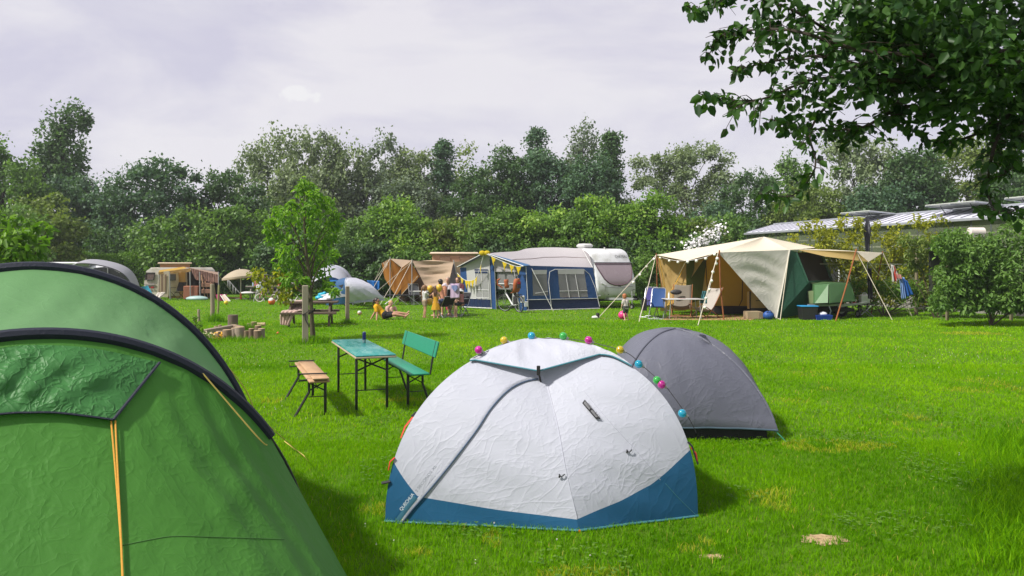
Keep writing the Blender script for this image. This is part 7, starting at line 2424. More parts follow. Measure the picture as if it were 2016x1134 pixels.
for lb, px, d, sz, cm in (('wide cardboard carton on the rug by the cream tent', 1481, 26.9, (0.5, 0.36, 0.26), (0.33, 0.26, 0.16)), ('narrow brown carton right of the wide one', 1496, 26.8, (0.16, 0.2, 0.24), (0.22, 0.16, 0.1))):
 p = GD(px, d)
 tt = thing('carton', lb, 'box', p)
 CM = mat('carton_%d' % px, cm, 0.9)
 MB().box(p + V(0, 0, sz[2] / 2 + 0.014), sz, 0.1, bev=0.006).build('box', CM, tt)
 MB().box(p + V(-0.02, 0, sz[2] + 0.018), (sz[0] * 0.96, sz[1] * 0.5, 0.008), 0.16).build('flap', CM, tt)
p = GD(1492, 27.6)
t = thing('camp_kitchen', 'small tan camping cupboard with dark edges behind the cream flap', 'cupboard', p)
MB().box(p + V(0.0, 0.1, 0.62), (0.62, 0.35, 0.62), bev=0.015).build('cabinet', mat('kitchen_tan', (0.36, 0.24, 0.08), 0.6), t)
for x in (-0.31, 0.31):
 MB().beam(p + V(x, -0.09, 0.0), p + V(x, -0.09, 0.96), 0.045, 0.03).build('edge_strip', RUB, t)
MB().beam(p + V(-0.33, -0.09, 0.3), p + V(0.33, -0.09, 0.3), 0.03, 0.1).build('edge_strip', RUB, t)
MB().beam(p + V(-0.1, -0.09, 0.62), p + V(0.3, -0.09, 0.62), 0.02, 0.02).build('handle', RUB, t)
p = GD(1513, 26.7)
t = thing('bag', 'blue bag with red things beside it at the foot of the cream flap', 'bag', p)
MB().ball(p + V(0, 0, 0.14), (0.2, 0.15, 0.16), 14).build('body', mat('bag_blue', (0.012, 0.07, 0.28), 0.5, bump=0.5, bs=14, bd=0.03), t)
MB().tube([p + V(-0.1, -0.1, 0.24), p + V(0, -0.14, 0.34), p + V(0.1, -0.1, 0.24)], 0.012, 6).build('handle', RUB, t)
p = GD(1502, 26.9)
tag(MB().ball(p + V(0, 0, 0.1), (0.1, 0.08, 0.1), 10).build('red_pouch', mat('pouch_red', (0.36, 0.05, 0.03), 0.6), None, loc=p), 'small red pouch left of the blue bag', 'pouch')
p = GD(1590, 26.6)
t = thing('storage_bin', 'black bin with a bright blue lid at the corner of the green tent end', 'bin', p)
MB().loft([[p + V(x * 0.24, y * 0.2, 0) for x, y in ((-1, -1), (1, -1), (1, 1), (-1, 1))], [p + V(x * 0.27, y * 0.23, 0.44) for x, y in ((-1, -1), (1, -1), (1, 1), (-1, 1))]], True, True).build('tub', mat('bin_black', (0.014, 0.015, 0.015), 0.5), t)
MB().box(p + V(0, 0, 0.47), (0.6, 0.5, 0.05), bev=0.02).build('lid', mat('lid_blue', (0.02, 0.22, 0.46), 0.4), t)
p = GD(1619, 26.5)
t = thing('wash_basin', 'blue crate with white things in it under the green trailer', 'crate', p)
MB().loft([[p + V(x * 0.25, y * 0.17, 0) for x, y in ((-1, -1), (1, -1), (1, 1), (-1, 1))], [p + V(x * 0.29, y * 0.21, 0.17) for x, y in ((-1, -1), (1, -1), (1, 1), (-1, 1))]], True, True).build('basin', mat('basin_blue', (0.012, 0.05, 0.33), 0.4), t)
MB().ball(p + V(0.02, 0, 0.2), (0.15, 0.12, 0.08), 10).build('contents', mat('basin_white', (0.6, 0.62, 0.66), 0.6), t)
p = GD(1702, 28.2)
t = thing('folding_stool', 'folding stool with pale crossed legs under the water canister', 'stool', p)
MB().box(p + V(0, 0, 0.46), (0.52, 0.36, 0.03), bev=0.01).build('seat', CHK, t)
for y in (-0.16, 0.16):
 for s in (-1, 1):
  MB().tube([p + V(s * 0.24, y, 0.45), p + V(-s * 0.27, y, 0)], 0.014, 6).build('leg', ALUF, t)
for x in (-0.27, 0.27):
 MB().tube([p + V(x, -0.16, 0.02), p + V(x, 0.16, 0.02)], 0.013, 6).build('foot_rail', ALUF, t)
p = GD(1702, 28.2, 0.476)
t = thing('water_canister', 'white water canister standing on the folding stool', 'canister', p)
MB().box(p + V(0, 0, 0.17), (0.34, 0.2, 0.34), bev=0.04).build('tank', mat('canister_white', (0.66, 0.66, 0.66), 0.4), t)
MB().tube([p + V(-0.08, 0, 0.33), p + V(-0.06, 0, 0.39), p + V(0.06, 0, 0.39), p + V(0.08, 0, 0.33)], 0.016, 6).build('handle', MC['canister_white'], t)
MB().lathe(p + V(0.12, 0, 0.335), [(0.03, 0), (0.03, 0.035)], 10).build('cap', RUB, t)

def bicycle():
 p = G(1010, 615)
 t = thing('bicycle', 'white framed city bicycle with a rust red child seat parked at the blue awning', 'bicycle', p)
 d0 = p.y
 ax = Vector((-0.52, 0.85, 0)).normalized()
 lean = Matrix.Rotation(R_(-7), 3, ax)
 sd_ = Vector((ax.y, -ax.x, 0))
 rear = p + V(0.26, -0.25, 0)

 def q(l, w_, z):
  return rear + ax * l + lean @ (sd_ * w_ + V(0, 0, z))

 def whl(l, steer=0.0):
  c = q(l, 0, 0.34)
  a2 = Matrix.Rotation(steer, 3, 'Z') @ ax
  upv = lean @ V(0, 0, 1)
  n = 28
  pts = [c + (a2 * math.cos(k * 2 * math.pi / n) + upv * math.sin(k * 2 * math.pi / n)) * 0.325 for k in range(n)]
  w0 = MB().tube(pts, 0.024, 7, closed=True).build('wheel', RUB, t)
  MB().tube([c + (x - c) * 0.92 for x in pts], 0.012, 5, closed=True).build('rim', ALUF, w0)
  mb = MB()
  for k in range(14):
   mb.tube([c, pts[k * 2] + (c - pts[k * 2]) * 0.08], 0.0035, 4)
  mb.build('spokes', ALUF, w0)
  mb = MB()
  arc = [c + (x - c) * 1.12 for x in pts[2:14]]
  mb.tube(arc, 0.026, 5, flat=0.4)
  mb.build('mudguard', RUB if steer else ALUF, w0)
  return c
 whl(0)
 fc = whl(1.12, R_(28))
 WF = mat('bike_white', (0.66, 0.66, 0.67), 0.3)
 for a, b, r0, m_ in (((0.45, 0, 0.28), (0.95, 0, 0.8), 0.03, WF), ((0.45, 0, 0.28), (0.3, 0, 0.92), 0.022, WF), ((0.45, 0, 0.28), (0, 0.06, 0.34), 0.014, WF), ((0.45, 0, 0.28), (0, -0.06, 0.34), 0.014, WF), ((0.34, 0, 0.72), (0, 0.06, 0.34), 0.012, WF), ((0.34, 0, 0.72), (0, -0.06, 0.34), 0.012, WF)):
  MB().tube([q(*a), q(*b)], r0, 8).build('frame_tube', m_, t)
 MB().tube([q(0.94, 0, 0.72), q(0.9, 0, 0.98)], 0.024, 8).build('head_tube', WF, t)
 for s in (-0.05, 0.05):
  MB().tube([q(0.95, s, 0.74), fc + sd_ * s], 0.015, 6).build('fork', ALUF, t)
 MB().tube([q(0.72, -0.33, 1.06), q(0.84, -0.22, 1.1), q(0.9, 0, 1.06), q(0.84, 0.22, 1.1), q(0.72, 0.33, 1.06)], 0.014, 6).build('handlebar', RUB, t)
 MB().ball(q(0.28, 0, 0.95), (0.1, 0.13, 0.05), 10).build('saddle', RUB, t)
 MB().tube([q(0.45, -0.1, 0.28), q(0.45, 0.1, 0.28)], 0.03, 8).build('crank', ALUF, t)
 for s, k in ((-1, 0.17), (1, -0.17)):
  MB().tube([q(0.45, s * 0.1, 0.28), q(0.45 + k, s * 0.1, 0.28 - 0.05)], 0.011, 5).build('pedal_arm', ALUF, t)
  MB().box(q(0.45 + k, s * 0.16, 0.23), (0.1, 0.09, 0.02), bev=0.005).build('pedal', RUB, t)
 MB().box(q(-0.02, 0, 0.74), (0.34, 0.16, 0.03), math.atan2(ax.y, ax.x), bev=0.01).build('rack', RUB, t)
 SE = mat('childseat_rust', (0.36, 0.095, 0.03), 0.7)
 M = Matrix.Rotation(math.atan2(ax.y, ax.x), 3, 'Z')
 sh = MB()
 rows = []
 for z, y0, x0, w0 in ((0.8, 0.0, 0.22, 0.13), (0.84, 0, 0.02, 0.16), (0.98, 0, -0.08, 0.17), (1.18, 0, -0.13, 0.17), (1.34, 0, -0.16, 0.13), (1.37, 0, -0.16, 0.07)):
  rows.append([q(x0 + 0.11 * abs(u) ** 2, w0 * u, z) for u in (-1, -0.6, -0.2, 0.2, 0.6, 1)])
 s0 = sh.grid(rows).build('child_seat', SE, t, thick=0.03)
 MB().box(q(-0.175, 0, 1.12), (0.03, 0.18, 0.26), math.atan2(ax.y, ax.x), bev=0.02).build('seat_shell', mat('seat_shell_brown', (0.05, 0.03, 0.03), 0.5), s0)
 MB().box(q(-0.19, 0, 1.2), (0.012, 0.13, 0.08), math.atan2(ax.y, ax.x), bev=0.01).build('reflector', mat('reflector_red', (0.45, 0.01, 0.03), 0.3), s0)
 rows = [[q(0.74 + 0.04 * abs(u), 0.1 * u, z) for u in (-1, 0, 1)] for z in (0.98, 1.1, 1.25, 1.33)]
 f0 = MB().grid(rows).build('front_child_seat', SE, t, thick=0.03)
 MB().tube([q(0.86, -0.16, 1.0), q(0.98, -0.3, 1.16), q(0.95, -0.3, 1.34), q(0.85, -0.24, 1.38)], 0.035, 7).build('wind_shield_pad', SE, f0)
 MB().ball(q(0.82, 0.1, 1.14), (0.05, 0.09, 0.1), 10).build('front_lamp', mat('lamp_shell_white', (0.6, 0.6, 0.62), 0.3), t)
 for s in (-1, 1):
  MB().box(q(-0.05, s * 0.17, 0.52), (0.28, 0.06, 0.3), math.atan2(ax.y, ax.x), bev=0.02).build('pannier', mat('pannier_white', (0.55, 0.55, 0.53), 0.7) if s > 0 else RUB, t)
 MB().tube([q(0.4, 0.1, 0.25), q(0.3, 0.28, 0.0)], 0.01, 5).build('kickstand', RUB, t)
bicycle()

def far_group():
 d = 41.5
 p = GD(521, d)
 picnic_table('grey picnic table with things on it beside the beige parasol', (p.x, p.y, 0), R_(12), wood('grey_picnic_wood', (0.22, 0.2, 0.17), (0.15, 1, 1)), 1.9)
 ob = [('blue capped water bottle at the left end of the far picnic table', 'bottle', 'bottle', 498.5, (0.045, 0.045, 0.26), (0.3, 0.42, 0.52)), ('pink box on the far picnic table', 'box', 'box', 505, (0.22, 0.14, 0.24), (0.55, 0.16, 0.2)), ('pale lilac carton on the far picnic table', 'carton', 'box', 516, (0.3, 0.16, 0.2), (0.5, 0.5, 0.6))]
 for lb, nm, ct, px, s, c in ob:
  q = V((px - CX) / F * (d - 0.1), d - 0.1, 0.762)
  tt = thing(nm, lb, ct, q)
  mm = mat('far_%s_%d' % (nm, px), c, 0.5)
  if nm == 'bottle':
   MB().lathe((0, 0, 0), [(s[0], 0), (s[0], s[2] * 0.7), (0.02, s[2] * 0.85), (0.02, s[2])], 12).build('body', mm, tt, world=False)
   MB().lathe((0, 0, s[2]), [(0.024, 0), (0.024, 0.03)], 10).build('cap', mat('cap_blue', (0.02, 0.1, 0.4), 0.4), tt, world=False)
  else:
   MB().box((0, 0, s[2] / 2), s, 0.2, bev=0.015).build('body', mm, tt, world=False)
   MB().box((0, 0, s[2] + 0.008), (s[0] * 0.98, s[1] * 0.98, 0.015), 0.2, bev=0.004).build('lid', mat('lid_pale_%d' % px, tuple((min(0.8, v * 1.3) for v in c)), 0.5), tt, world=False)
 b = GD(474, 42.3)
 t = thing('parasol', 'open beige parasol tilted a little over the far picnic table', 'parasol', b)
 zt = W(471, 530, 42.3).z
 tilt = Matrix.Rotation(R_(-7), 3, 'Y')
 MB().tube([b, b + V(0, 0, zt * 0.6), b + V(-0.07, 0, zt + 0.06)], 0.025, 8).build('pole', mat('parasol_pole', (0.62, 0.62, 0.6), 0.4), t)
 cpt = b + V(-0.06, 0, zt)
 n = 8
 rows = []
 for j in range(7):
  f = j / 6
  row = []
  for i in range(n * 4 + 1):
   a = i / (n * 4) * 2 * math.pi
   sc = 1 - 0.055 * f * (1 - abs(math.cos(n * a / 2)))
   rad = 1.02 * f * sc
   row.append(cpt + tilt @ V(rad * math.cos(a), rad * math.sin(a), -0.42 * f ** 1.9))
  rows.append(row)
 rows.append([x + V(0, 0, -0.1) for x in rows[-1]])
 PC = fabric('parasol_beige', (0.5, 0.42, 0.31), tl=0.3, rough=0.85, crink=0.1, tcol=(0.5, 0.38, 0.22))
 cn = MB().grid(rows).build('canopy', PC, t)
 for i in range(n):
  a = i / n * 2 * math.pi
  MB().tube([cpt + V(0, 0, -0.03)] + [cpt + tilt @ V(1.0 * f * math.cos(a), 1.0 * f * math.sin(a), -0.42 * f ** 1.9 - 0.02) for f in (0.5, 1)], 0.008, 4).build('canopy_rib', POLE, cn)
 MB().lathe(b + V(0, 0, 0.02), [(0.05, 0.36), (0.06, 0.05), (0.07, 0)], 10).build('socket', mat('orange_socket', (0.62, 0.13, 0.01), 0.5), t)
 for a in (0, 2.1, 4.2):
  MB().tube([b + V(0, 0, 0.06), b + V(0.36 * math.cos(a), 0.36 * math.sin(a), 0.02)], 0.02, 5).build('foot', mat('foot_white', (0.6, 0.6, 0.58), 0.5), t)
 p = GD(513, 39.9)
 t = thing('high_chair', 'white plastic high chair in front of the far picnic table', 'high chair', p)
 HCW = mat('highchair_white', (0.62, 0.63, 0.64), 0.4)
 MB().loft([[p + V(0.17 * math.cos(a * 0.5236), 0.16 * math.sin(a * 0.5236), 0.52) for a in range(12)], [p + V(0.23 * math.cos(a * 0.5236), 0.2 * math.sin(a * 0.5236), 0.6) for a in range(12)], [p + V(0.22 * math.cos(a * 0.5236), 0.21 * math.sin(a * 0.5236), 0.8 + 0.1 * max(0, -math.sin(a * 0.5236))) for a in range(12)]], True, True).build('seat_shell', HCW, t)
 for x in (-1, 1):
  for y in (-1, 1):
   MB().tube([p + V(0.15 * x, 0.13 * y, 0.53), p + V(0.29 * x, 0.27 * y, 0)], 0.017, 6).build('leg', mat('highchair_leg', (0.45, 0.46, 0.46), 0.4, metal=0.4), t)
 p = GD(484, 42.8)
 t = thing('folding_chair', 'dark green folding chair between the parasol pole and the far table', 'chair', p)
 chair_parts(t, p, 2.6, RUB, mat('chair_dark_green', (0.03, 0.05, 0.05), 0.7), bh=0.95)
 p = GD(522, 39.2)
 t = thing('balance_bike', "small pink and white child's bicycle at the near side of the far table", 'bicycle', p)
 PK_ = mat('bike_pink', (0.5, 0.2, 0.17), 0.5)
 for k, (x, y, r0) in enumerate(((-0.28, 0, 0.22), (0.42, 0.18, 0.2))):
  c = p + V(x, y, r0)
  pts = [c + V(math.cos(a * 0.3307) * r0 * 0.95, 0, math.sin(a * 0.3307) * r0 * 0.9) for a in range(19)]
  w0 = MB().tube(pts, 0.028, 6, closed=True).build('wheel', mat('tyre_cream', (0.55, 0.5, 0.44), 0.7), t)
  m = MB()
  for a in range(0, 19, 2):
   m.tube([c, pts[a]], 0.004, 4)
  m.build('spokes', ALUF, w0)
 MB().tube([p + V(-0.28, 0, 0.22), p + V(-0.16, 0.03, 0.55), p + V(-0.12, 0.03, 0.66)], 0.02, 6).build('fork', PK_, t)
 MB().tube([p + V(-0.18, 0.03, 0.48), p + V(0.1, 0.1, 0.28), p + V(0.42, 0.18, 0.2)], 0.022, 6).build('frame', PK_, t)
 MB().tube([p + V(-0.14, -0.2, 0.66), p + V(-0.12, 0.24, 0.66)], 0.012, 6).build('handlebar', RUB, t)
 MB().ball(p + V(0.14, 0.1, 0.44), (0.1, 0.06, 0.03), 10).build('saddle', RUB, t)
 a = GD(446, 40.2)
 t = thing('deck_chair', 'pale striped deck chair lying back on the grass near the thin pole', 'chair', a)
 MB().grid(cloth(W(434, 581, 40.4), W(441.5, 579.5, 40.4), W(456, 595.5, 39.9), W(444, 596, 39.9), 8, 10, sag=(0, 0, -0.05))).build('sling', fabric('deck_stripe', (0.52, 0.42, 0.33), tl=0.2, crink=0.1), t, thick=0.02)
 for x0, x1 in (((434, 581), (444, 596)), ((441.5, 579.5), (456, 595.5))):
  MB().beam(W(x0[0], x0[1], 40.35), W(x1[0], x1[1], 39.85), 0.04, 0.03).build('side_rail', mat('deck_white', (0.6, 0.58, 0.54), 0.5), t)
  MB().beam(W(x0[0], x0[1], 40.35), GD(x0[0] - 2, 40.9), 0.03, 0.03).build('prop', mat('deck_white', (0.6, 0.58, 0.54), 0.5), t)
 p = GD(436, 40.6)
 tag(MB().lathe(p, [(0.2, 0), (0.27, 0.3), (0.28, 0.33), (0.25, 0.33)], 14).build('tub', mat('tub_magenta', (0.55, 0.03, 0.22), 0.5), None, loc=p), 'magenta tub half hidden behind the deck chair', 'tub')
 a = GD(445, 43.5)
 tag(MB().beam(a + V(-0.3, 0, 0.05), GD(476, 43.0) + V(0, 0, 0.05), 0.1, 0.07).build('plank', BAREW, None, loc=a), 'pale plank lying on the grass behind the deck chair', 'plank')
 p = GD(487, 40.6)
 tag(MB().ball(p + V(0, 0, 0.42), (0.36, 0.2, 0.08), 14).build('cloth_bundle', fabric('white_bundle', (0.6, 0.58, 0.58), tl=0.1), None, loc=p + V(0, 0, 0.36)), 'white cloth bundle on the bench end of the far picnic table', 'cloth')
 for lb, px, py, r0, c in (('orange and white ball on the grass below the far picnic table', 535, 600.5, 0.17, (0.62, 0.13, 0.01)), ('small yellow toy on the grass under the deck chair', 445, 600, 0.1, (0.62, 0.48, 0.02)), ('yellow toy on the grass left of the picnic table with the towel', 562, 594.5, 0.12, (0.6, 0.42, 0.02)), ('pale orange ball on the grass between the square post and the woman', 708, 620.5, 0.085, (0.6, 0.3, 0.18)), ('tiny orange toy on the lawn before the young tree', 547, 658, 0.035, (0.55, 0.12, 0.03))):
  p = G(px, py)
  o = thing('toy_ball', lb, 'ball', p)
  MB().ball(p + V(0, 0, r0), r0, 14).build('ball', mat('toy_%d' % px, c, 0.5), o)
  if px in (535, 708):
   MB().ball(p + V(-0.03 * r0, -0.02, r0 * 1.28), (r0 * 0.86, r0 * 0.86, r0 * 0.77), 14).build('white_cap', mat('toy_white', (0.65, 0.62, 0.58), 0.5), o)
 for lb, px, dd, rz in (('white plastic garden chair behind the low yellow leaves', 578, 41.0, 0.6), ('white plastic garden chair just left of the young tree stake', 593, 40.4, -0.5)):
  p = GD(px, dd)
  t = thing('garden_chair', lb, 'chair', p)
  chair_parts(t, p, rz, MC['deck_white'], MC['deck_white'], r0=0.02)
 p = GD(452, 47.0)
 t = thing('garden_gate', 'small grey gate frame on a slope at the shady hedge', 'gate', p)
 for i, (px, y0, y1) in enumerate(((449, 552, 566), (453, 554, 570), (459, 562, 576), (464, 568, 578))):
  MB().beam(W(px, y0, 47), W(px, y1, 47), 0.06, 0.06).build('bar', POLE, t)
 MB().beam(W(445, 546, 47), W(473, 578, 47), 0.05, 0.05).build('rail', POLE, t)
far_group()

def seats():
 p = G(892, 622)
 t = thing('camping_chair', 'grey camping chair with a lilac towel over its back', 'chair', p)
 chair_parts(t, p, math.pi + 0.25, ALUF, CHK, w=0.56, bh=1.0, recl=0.25)
 tw = []
 a, b = (W(887, 559, 27.35), W(905, 558, 27.25))
 for j in range(13):
  v = j / 12
  z = -0.52 * v
  tw.append([lerp(a, b, i / 10) + V(0.0, 0.012 * math.sin(i * 1.4) - 0.03 * v, z) for i in range(11)])
 tag(MB().grid(tw).build('towel', fabric('lilac_towel', (0.45, 0.34, 0.47), tl=0.1, rough=0.95, crink=0.1), None, loc=a, thick=0.012), 'lilac towel hung over the back of the grey camping chair', 'towel')
 tag(MB().prism([W(889, 562, 27.28), W(900, 561.5, 27.24), W(900.5, 569, 27.2), W(896, 574.5, 27.2), W(892.5, 571, 27.24), W(889, 567, 27.26)], (0, -0.012, 0)).build('cloth', fabric('blue_print', (0.045, 0.075, 0.2), tl=0, crink=0.2, stripes=('X', 6, 0.6, (0.18, 0.22, 0.36))), None, loc=W(893, 565, 27.25)), 'dark blue patterned cloth lying on the lilac towel', 'cloth')
 p = G(906, 613)
 t = thing('camping_chair', 'dark camping chair at the right of the lilac towel', 'chair', p)
 chair_parts(t, p, math.pi / 2 + 0.5, RUB, CHK, bh=0.9)
 BAL = mat('balloon_yellow', (0.75, 0.47, 0.05), 0.3, trans=0.25, var=0.03)
 for lb, px, py, d, r0, sq in (('round yellow balloon held up by the girl in the white shirt', 847, 568.5, 27.4, 0.112, 1.1), ('yellow balloon held in front of the seated adult', 864.8, 567, 27.25, 0.115, 1.15), ('large yellow balloon low between the two girls', 846, 594, 27.75, 0.155, 0.8)):
  p = W(px, py, d)
  t = thing('balloon', lb, 'balloon', p)
  prof = [(0.01, -r0 * 1.18 * sq), (0.03, -r0 * 1.08 * sq), (r0 * 0.55, -r0 * 0.78 * sq), (r0 * 0.9, -r0 * 0.3 * sq), (r0, r0 * 0.15 * sq), (r0 * 0.85, r0 * 0.62 * sq), (r0 * 0.5, r0 * 0.92 * sq), (0.01, r0 * 1.04 * sq)]
  MB().lathe(p, [(v.x, v.y) for v in spline([V(a, b, 0) for a, b in prof], 3)], 18).build('skin', BAL, t)
  MB().lathe(p, [(0.018, -r0 * 1.25 * sq), (0.008, -r0 * 1.18 * sq)], 8).build('knot', BAL, t)
 a = GD(792, 36.6)
 t = thing('camp_bed', 'low dark camp bed frame with crossed legs before the brown tent', 'camp bed', a)
 MB().box(a + V(0, 0, 0.46), (1.5, 0.6, 0.04), bev=0.01).build('bed', CHK, t)
 for x in (-0.6, 0, 0.6):
  for s in (-1, 1):
   MB().tube([a + V(x - s * 0.3, -0.28 * s, 0.45), a + V(x + s * 0.3, -0.28 * s, 0.0)], 0.013, 6).build('leg', ALUF, t)
 a = GD(829, 36.2)
 t = thing('folding_table', 'small pale topped folding table at the mouth of the brown tent', 'table', a)
 MB().box(a + V(0, 0, 0.66), (0.75, 0.5, 0.03), bev=0.01).build('tabletop', mat('table_pale', (0.5, 0.5, 0.48), 0.5), t)
 for x in (-0.33, 0.33):
  for y in (-0.2, 0.2):
   MB().tube([a + V(x, y, 0.65), a + V(x * 1.05, y, 0)], 0.014, 6).build('leg', ALUF, t)
 a = GD(818, 36.8)
 t = thing('folding_chair', 'dark chair in the opening of the brown tent', 'chair', a)
 chair_parts(t, a, 0.4, POLE, mat('chair_slate', (0.07, 0.075, 0.085), 0.7), bh=0.98)
 p = G(1228, 630)
 p.y += 0.3
 t = thing('play_ball', 'bright pink ball at the feet of the toddler', 'ball', p)
 MB().ball(p + V(0, 0, 0.15), 0.15, 18).build('ball', mat('ball_pink', (0.72, 0.035, 0.22), 0.4, trans=0.1), t)
 MB().ball(p + V(0, -0.001, 0.3), 0.018, 8).build('valve', mat('valve_pale', (0.65, 0.3, 0.4), 0.4), t)
 p = G(1173, 628)
 t = thing('shoe', 'white and black shoe left on the grass near the pegged rope', 'shoe', p)
 MB().ball(p + V(0, 0, 0.06), (0.15, 0.07, 0.06), 12).build('foot', mat('shoe_white', (0.62, 0.62, 0.6), 0.5), t)
 MB().lathe(p + V(0.07, 0, 0.05), [(0.06, 0), (0.065, 0.12), (0.055, 0.16)], 12).build('shaft', RUB, t)
 p = G(884, 612)
 tag(MB().ball(p + V(0, 0, 0.12), (0.14, 0.12, 0.13), 12).build('soft_toy', mat('toy_crimson', (0.42, 0.04, 0.06), 0.9), None, loc=p), 'crimson bundle under the grey camping chair', 'bundle')
seats()
SKIN = mat('skin_fair', (0.5, 0.285, 0.2), 0.5, var=0.06, vs=9, spec=0.4)
SKINT = mat('skin_tanned', (0.44, 0.235, 0.15), 0.5, var=0.06, vs=9, spec=0.4)
SKINP = mat('skin_pale', (0.58, 0.35, 0.27), 0.5, var=0.06, vs=9, spec=0.4)
EYE = mat('eye_dark', (0.015, 0.012, 0.01), 0.2)
LIP = mat('lips', (0.36, 0.12, 0.1), 0.5)

def capsule(mb, a, b, r0, r1, n=10):
 a, b = (Vector(a), Vector(b))
 d = b - a
 L = d.length
 if L < 1e-06:
  mb.ball(a, r0, n)
  return
 d.normalize()
 pts, rs = ([], [])
 for k in range(4):
  t = math.pi / 2 * (k / 3)
  pts.append(a - d * r0 * math.cos(t) * 0.98)
  rs.append(max(0.001, r0 * math.sin(t)) if k else r0 * 0.12)
 for k in range(4):
  t = math.pi / 2 * (k / 3)
  pts.append(b + d * r1 * math.sin(t) * 0.98)
  rs.append(max(r1 * 0.12, r1 * math.cos(t)))
 mb.tube(pts, rs, n)

def fuse(mb, name, mt, parent, vox=0.009, it=3):
 """weld overlapping shapes into one continuous skin"""
 o = mb.build(name, mt, parent)
 md = o.modifiers.new('weld', 'REMESH')
 md.mode = 'VOXEL'
 md.voxel_size = vox
 md.use_smooth_shade = True
 sm = o.modifiers.new('smooth', 'SMOOTH')
 sm.factor = 0.5
 sm.iterations = it
 me = bpy.data.meshes.new_from_object(o.evaluated_get(bpy.context.evaluated_depsgraph_get()))
 o.modifiers.clear()
 me.materials.clear()
 me.materials.append(mt)
 me.name = name
 me.polygons.foreach_set('use_smooth', [True] * len(me.polygons))
 o.data = me
 return o

def hand(mb, w_, el, k, curl=0.35, thumb=1):
 """palm, four unequal bent fingers and a thumb from the side of the palm"""
 w_, el = (Vector(w_), Vector(el))
 d = (w_ - el).normalized()
 x, y = frame(d)
 L = 0.19 * k
 palm = w_ + d * L * 0.24
 mb.ball(palm, (0.036 * k, 0.036 * k, 0.036 * k), 8)
 capsule(mb, w_, w_ + d * L * 0.42, 0.021 * k, 0.028 * k, 8)
 for i, ln in enumerate((0.42, 0.48, 0.45, 0.36)):
  o = x * (i - 1.5) * 0.019 * k
  b = w_ + d * L * 0.46 + o
  m = b + d * L * ln * 0.5 + o * 0.15 - y * 0.2 * curl * L
  e = m + d * L * ln * 0.4 - y * 0.55 * curl * L * 0.6
  capsule(mb, b, m, 0.0098 * k, 0.0088 * k, 6)
  capsule(mb, m, e, 0.0088 * k, 0.0075 * k, 6)
 b = w_ + d * L * 0.14 + x * thumb * 0.026 * k
 m = b + d * L * 0.22 + x * thumb * 0.03 * k - y * 0.01 * k
 e = m + d * L * 0.2 + x * thumb * 0.004 * k - y * 0.018 * k
 capsule(mb, b, m, 0.012 * k, 0.01 * k, 6)
 capsule(mb, m, e, 0.01 * k, 0.008 * k, 6)

def head(mb, c, fwd, up, hh):
 """skull, jaw, nose, ears; hh is the head height"""
 fwd, up = (Vector(fwd).normalized(), Vector(up).normalized())
 rt = fwd.cross(up).normalized()
 up = rt.cross(fwd).normalized()
 M = Matrix((rt, fwd, up)).transposed()
 mb.ball(c + up * hh * 0.1, (hh * 0.36, hh * 0.43, hh * 0.4), 14, M)
 mb.ball(c - up * hh * 0.18 + fwd * hh * 0.09, (hh * 0.28, hh * 0.3, hh * 0.31), 12, M)
 mb.ball(c - up * hh * 0.38 + fwd * hh * 0.2, (hh * 0.13, hh * 0.13, hh * 0.11), 8, M)
 capsule(mb, c + fwd * hh * 0.42 + up * hh * 0.04, c + fwd * hh * 0.49 - up * hh * 0.09, hh * 0.04, hh * 0.062, 7)
 for s in (-1, 1):
  mb.ball(c + rt * s * hh * 0.36 - up * hh * 0.04, (hh * 0.04, hh * 0.075, hh * 0.11), 8, M)
 return (rt, fwd, up, M)

def face_bits(t, c, rt, fwd, up, M, hh, body):
 for s in (-1, 1):
  MB().ball(c + fwd * hh * 0.375 + rt * s * hh * 0.15 + up * hh * 0.03, (hh * 0.06, hh * 0.04, hh * 0.035), 8, M).build('eye', EYE, body)
 MB().ball(c + fwd * hh * 0.385 - up * hh * 0.235, (hh * 0.1, hh * 0.035, hh * 0.022), 8, M).build('mouth', LIP, body)

def limb(mb, pts, rs):
 for i in range(len(pts) - 1):
  capsule(mb, pts[i], pts[i + 1], rs[i], rs[i + 1])

def foot(mb, ank, toe, k):
 ank, toe = (Vector(ank), Vector(toe))
 d = toe - ank
 d.z = 0
 d.normalize()
 heel = Vector((ank.x, ank.y, ank.z - 0.05 * k)) - d * 0.035 * k
 capsule(mb, heel, toe, 0.036 * k, 0.026 * k, 8)
 capsule(mb, ank, lerp(heel, toe, 0.5), 0.034 * k, 0.032 * k, 8)
 s = Vector((-d.y, d.x, 0))
 for i in range(5):
  capsule(mb, toe + s * (i - 2) * 0.013 * k, toe + s * (i - 2) * 0.015 * k + d * (0.035 - 0.004 * abs(i - 1)) * k, 0.01 * k, 0.008 * k, 5)

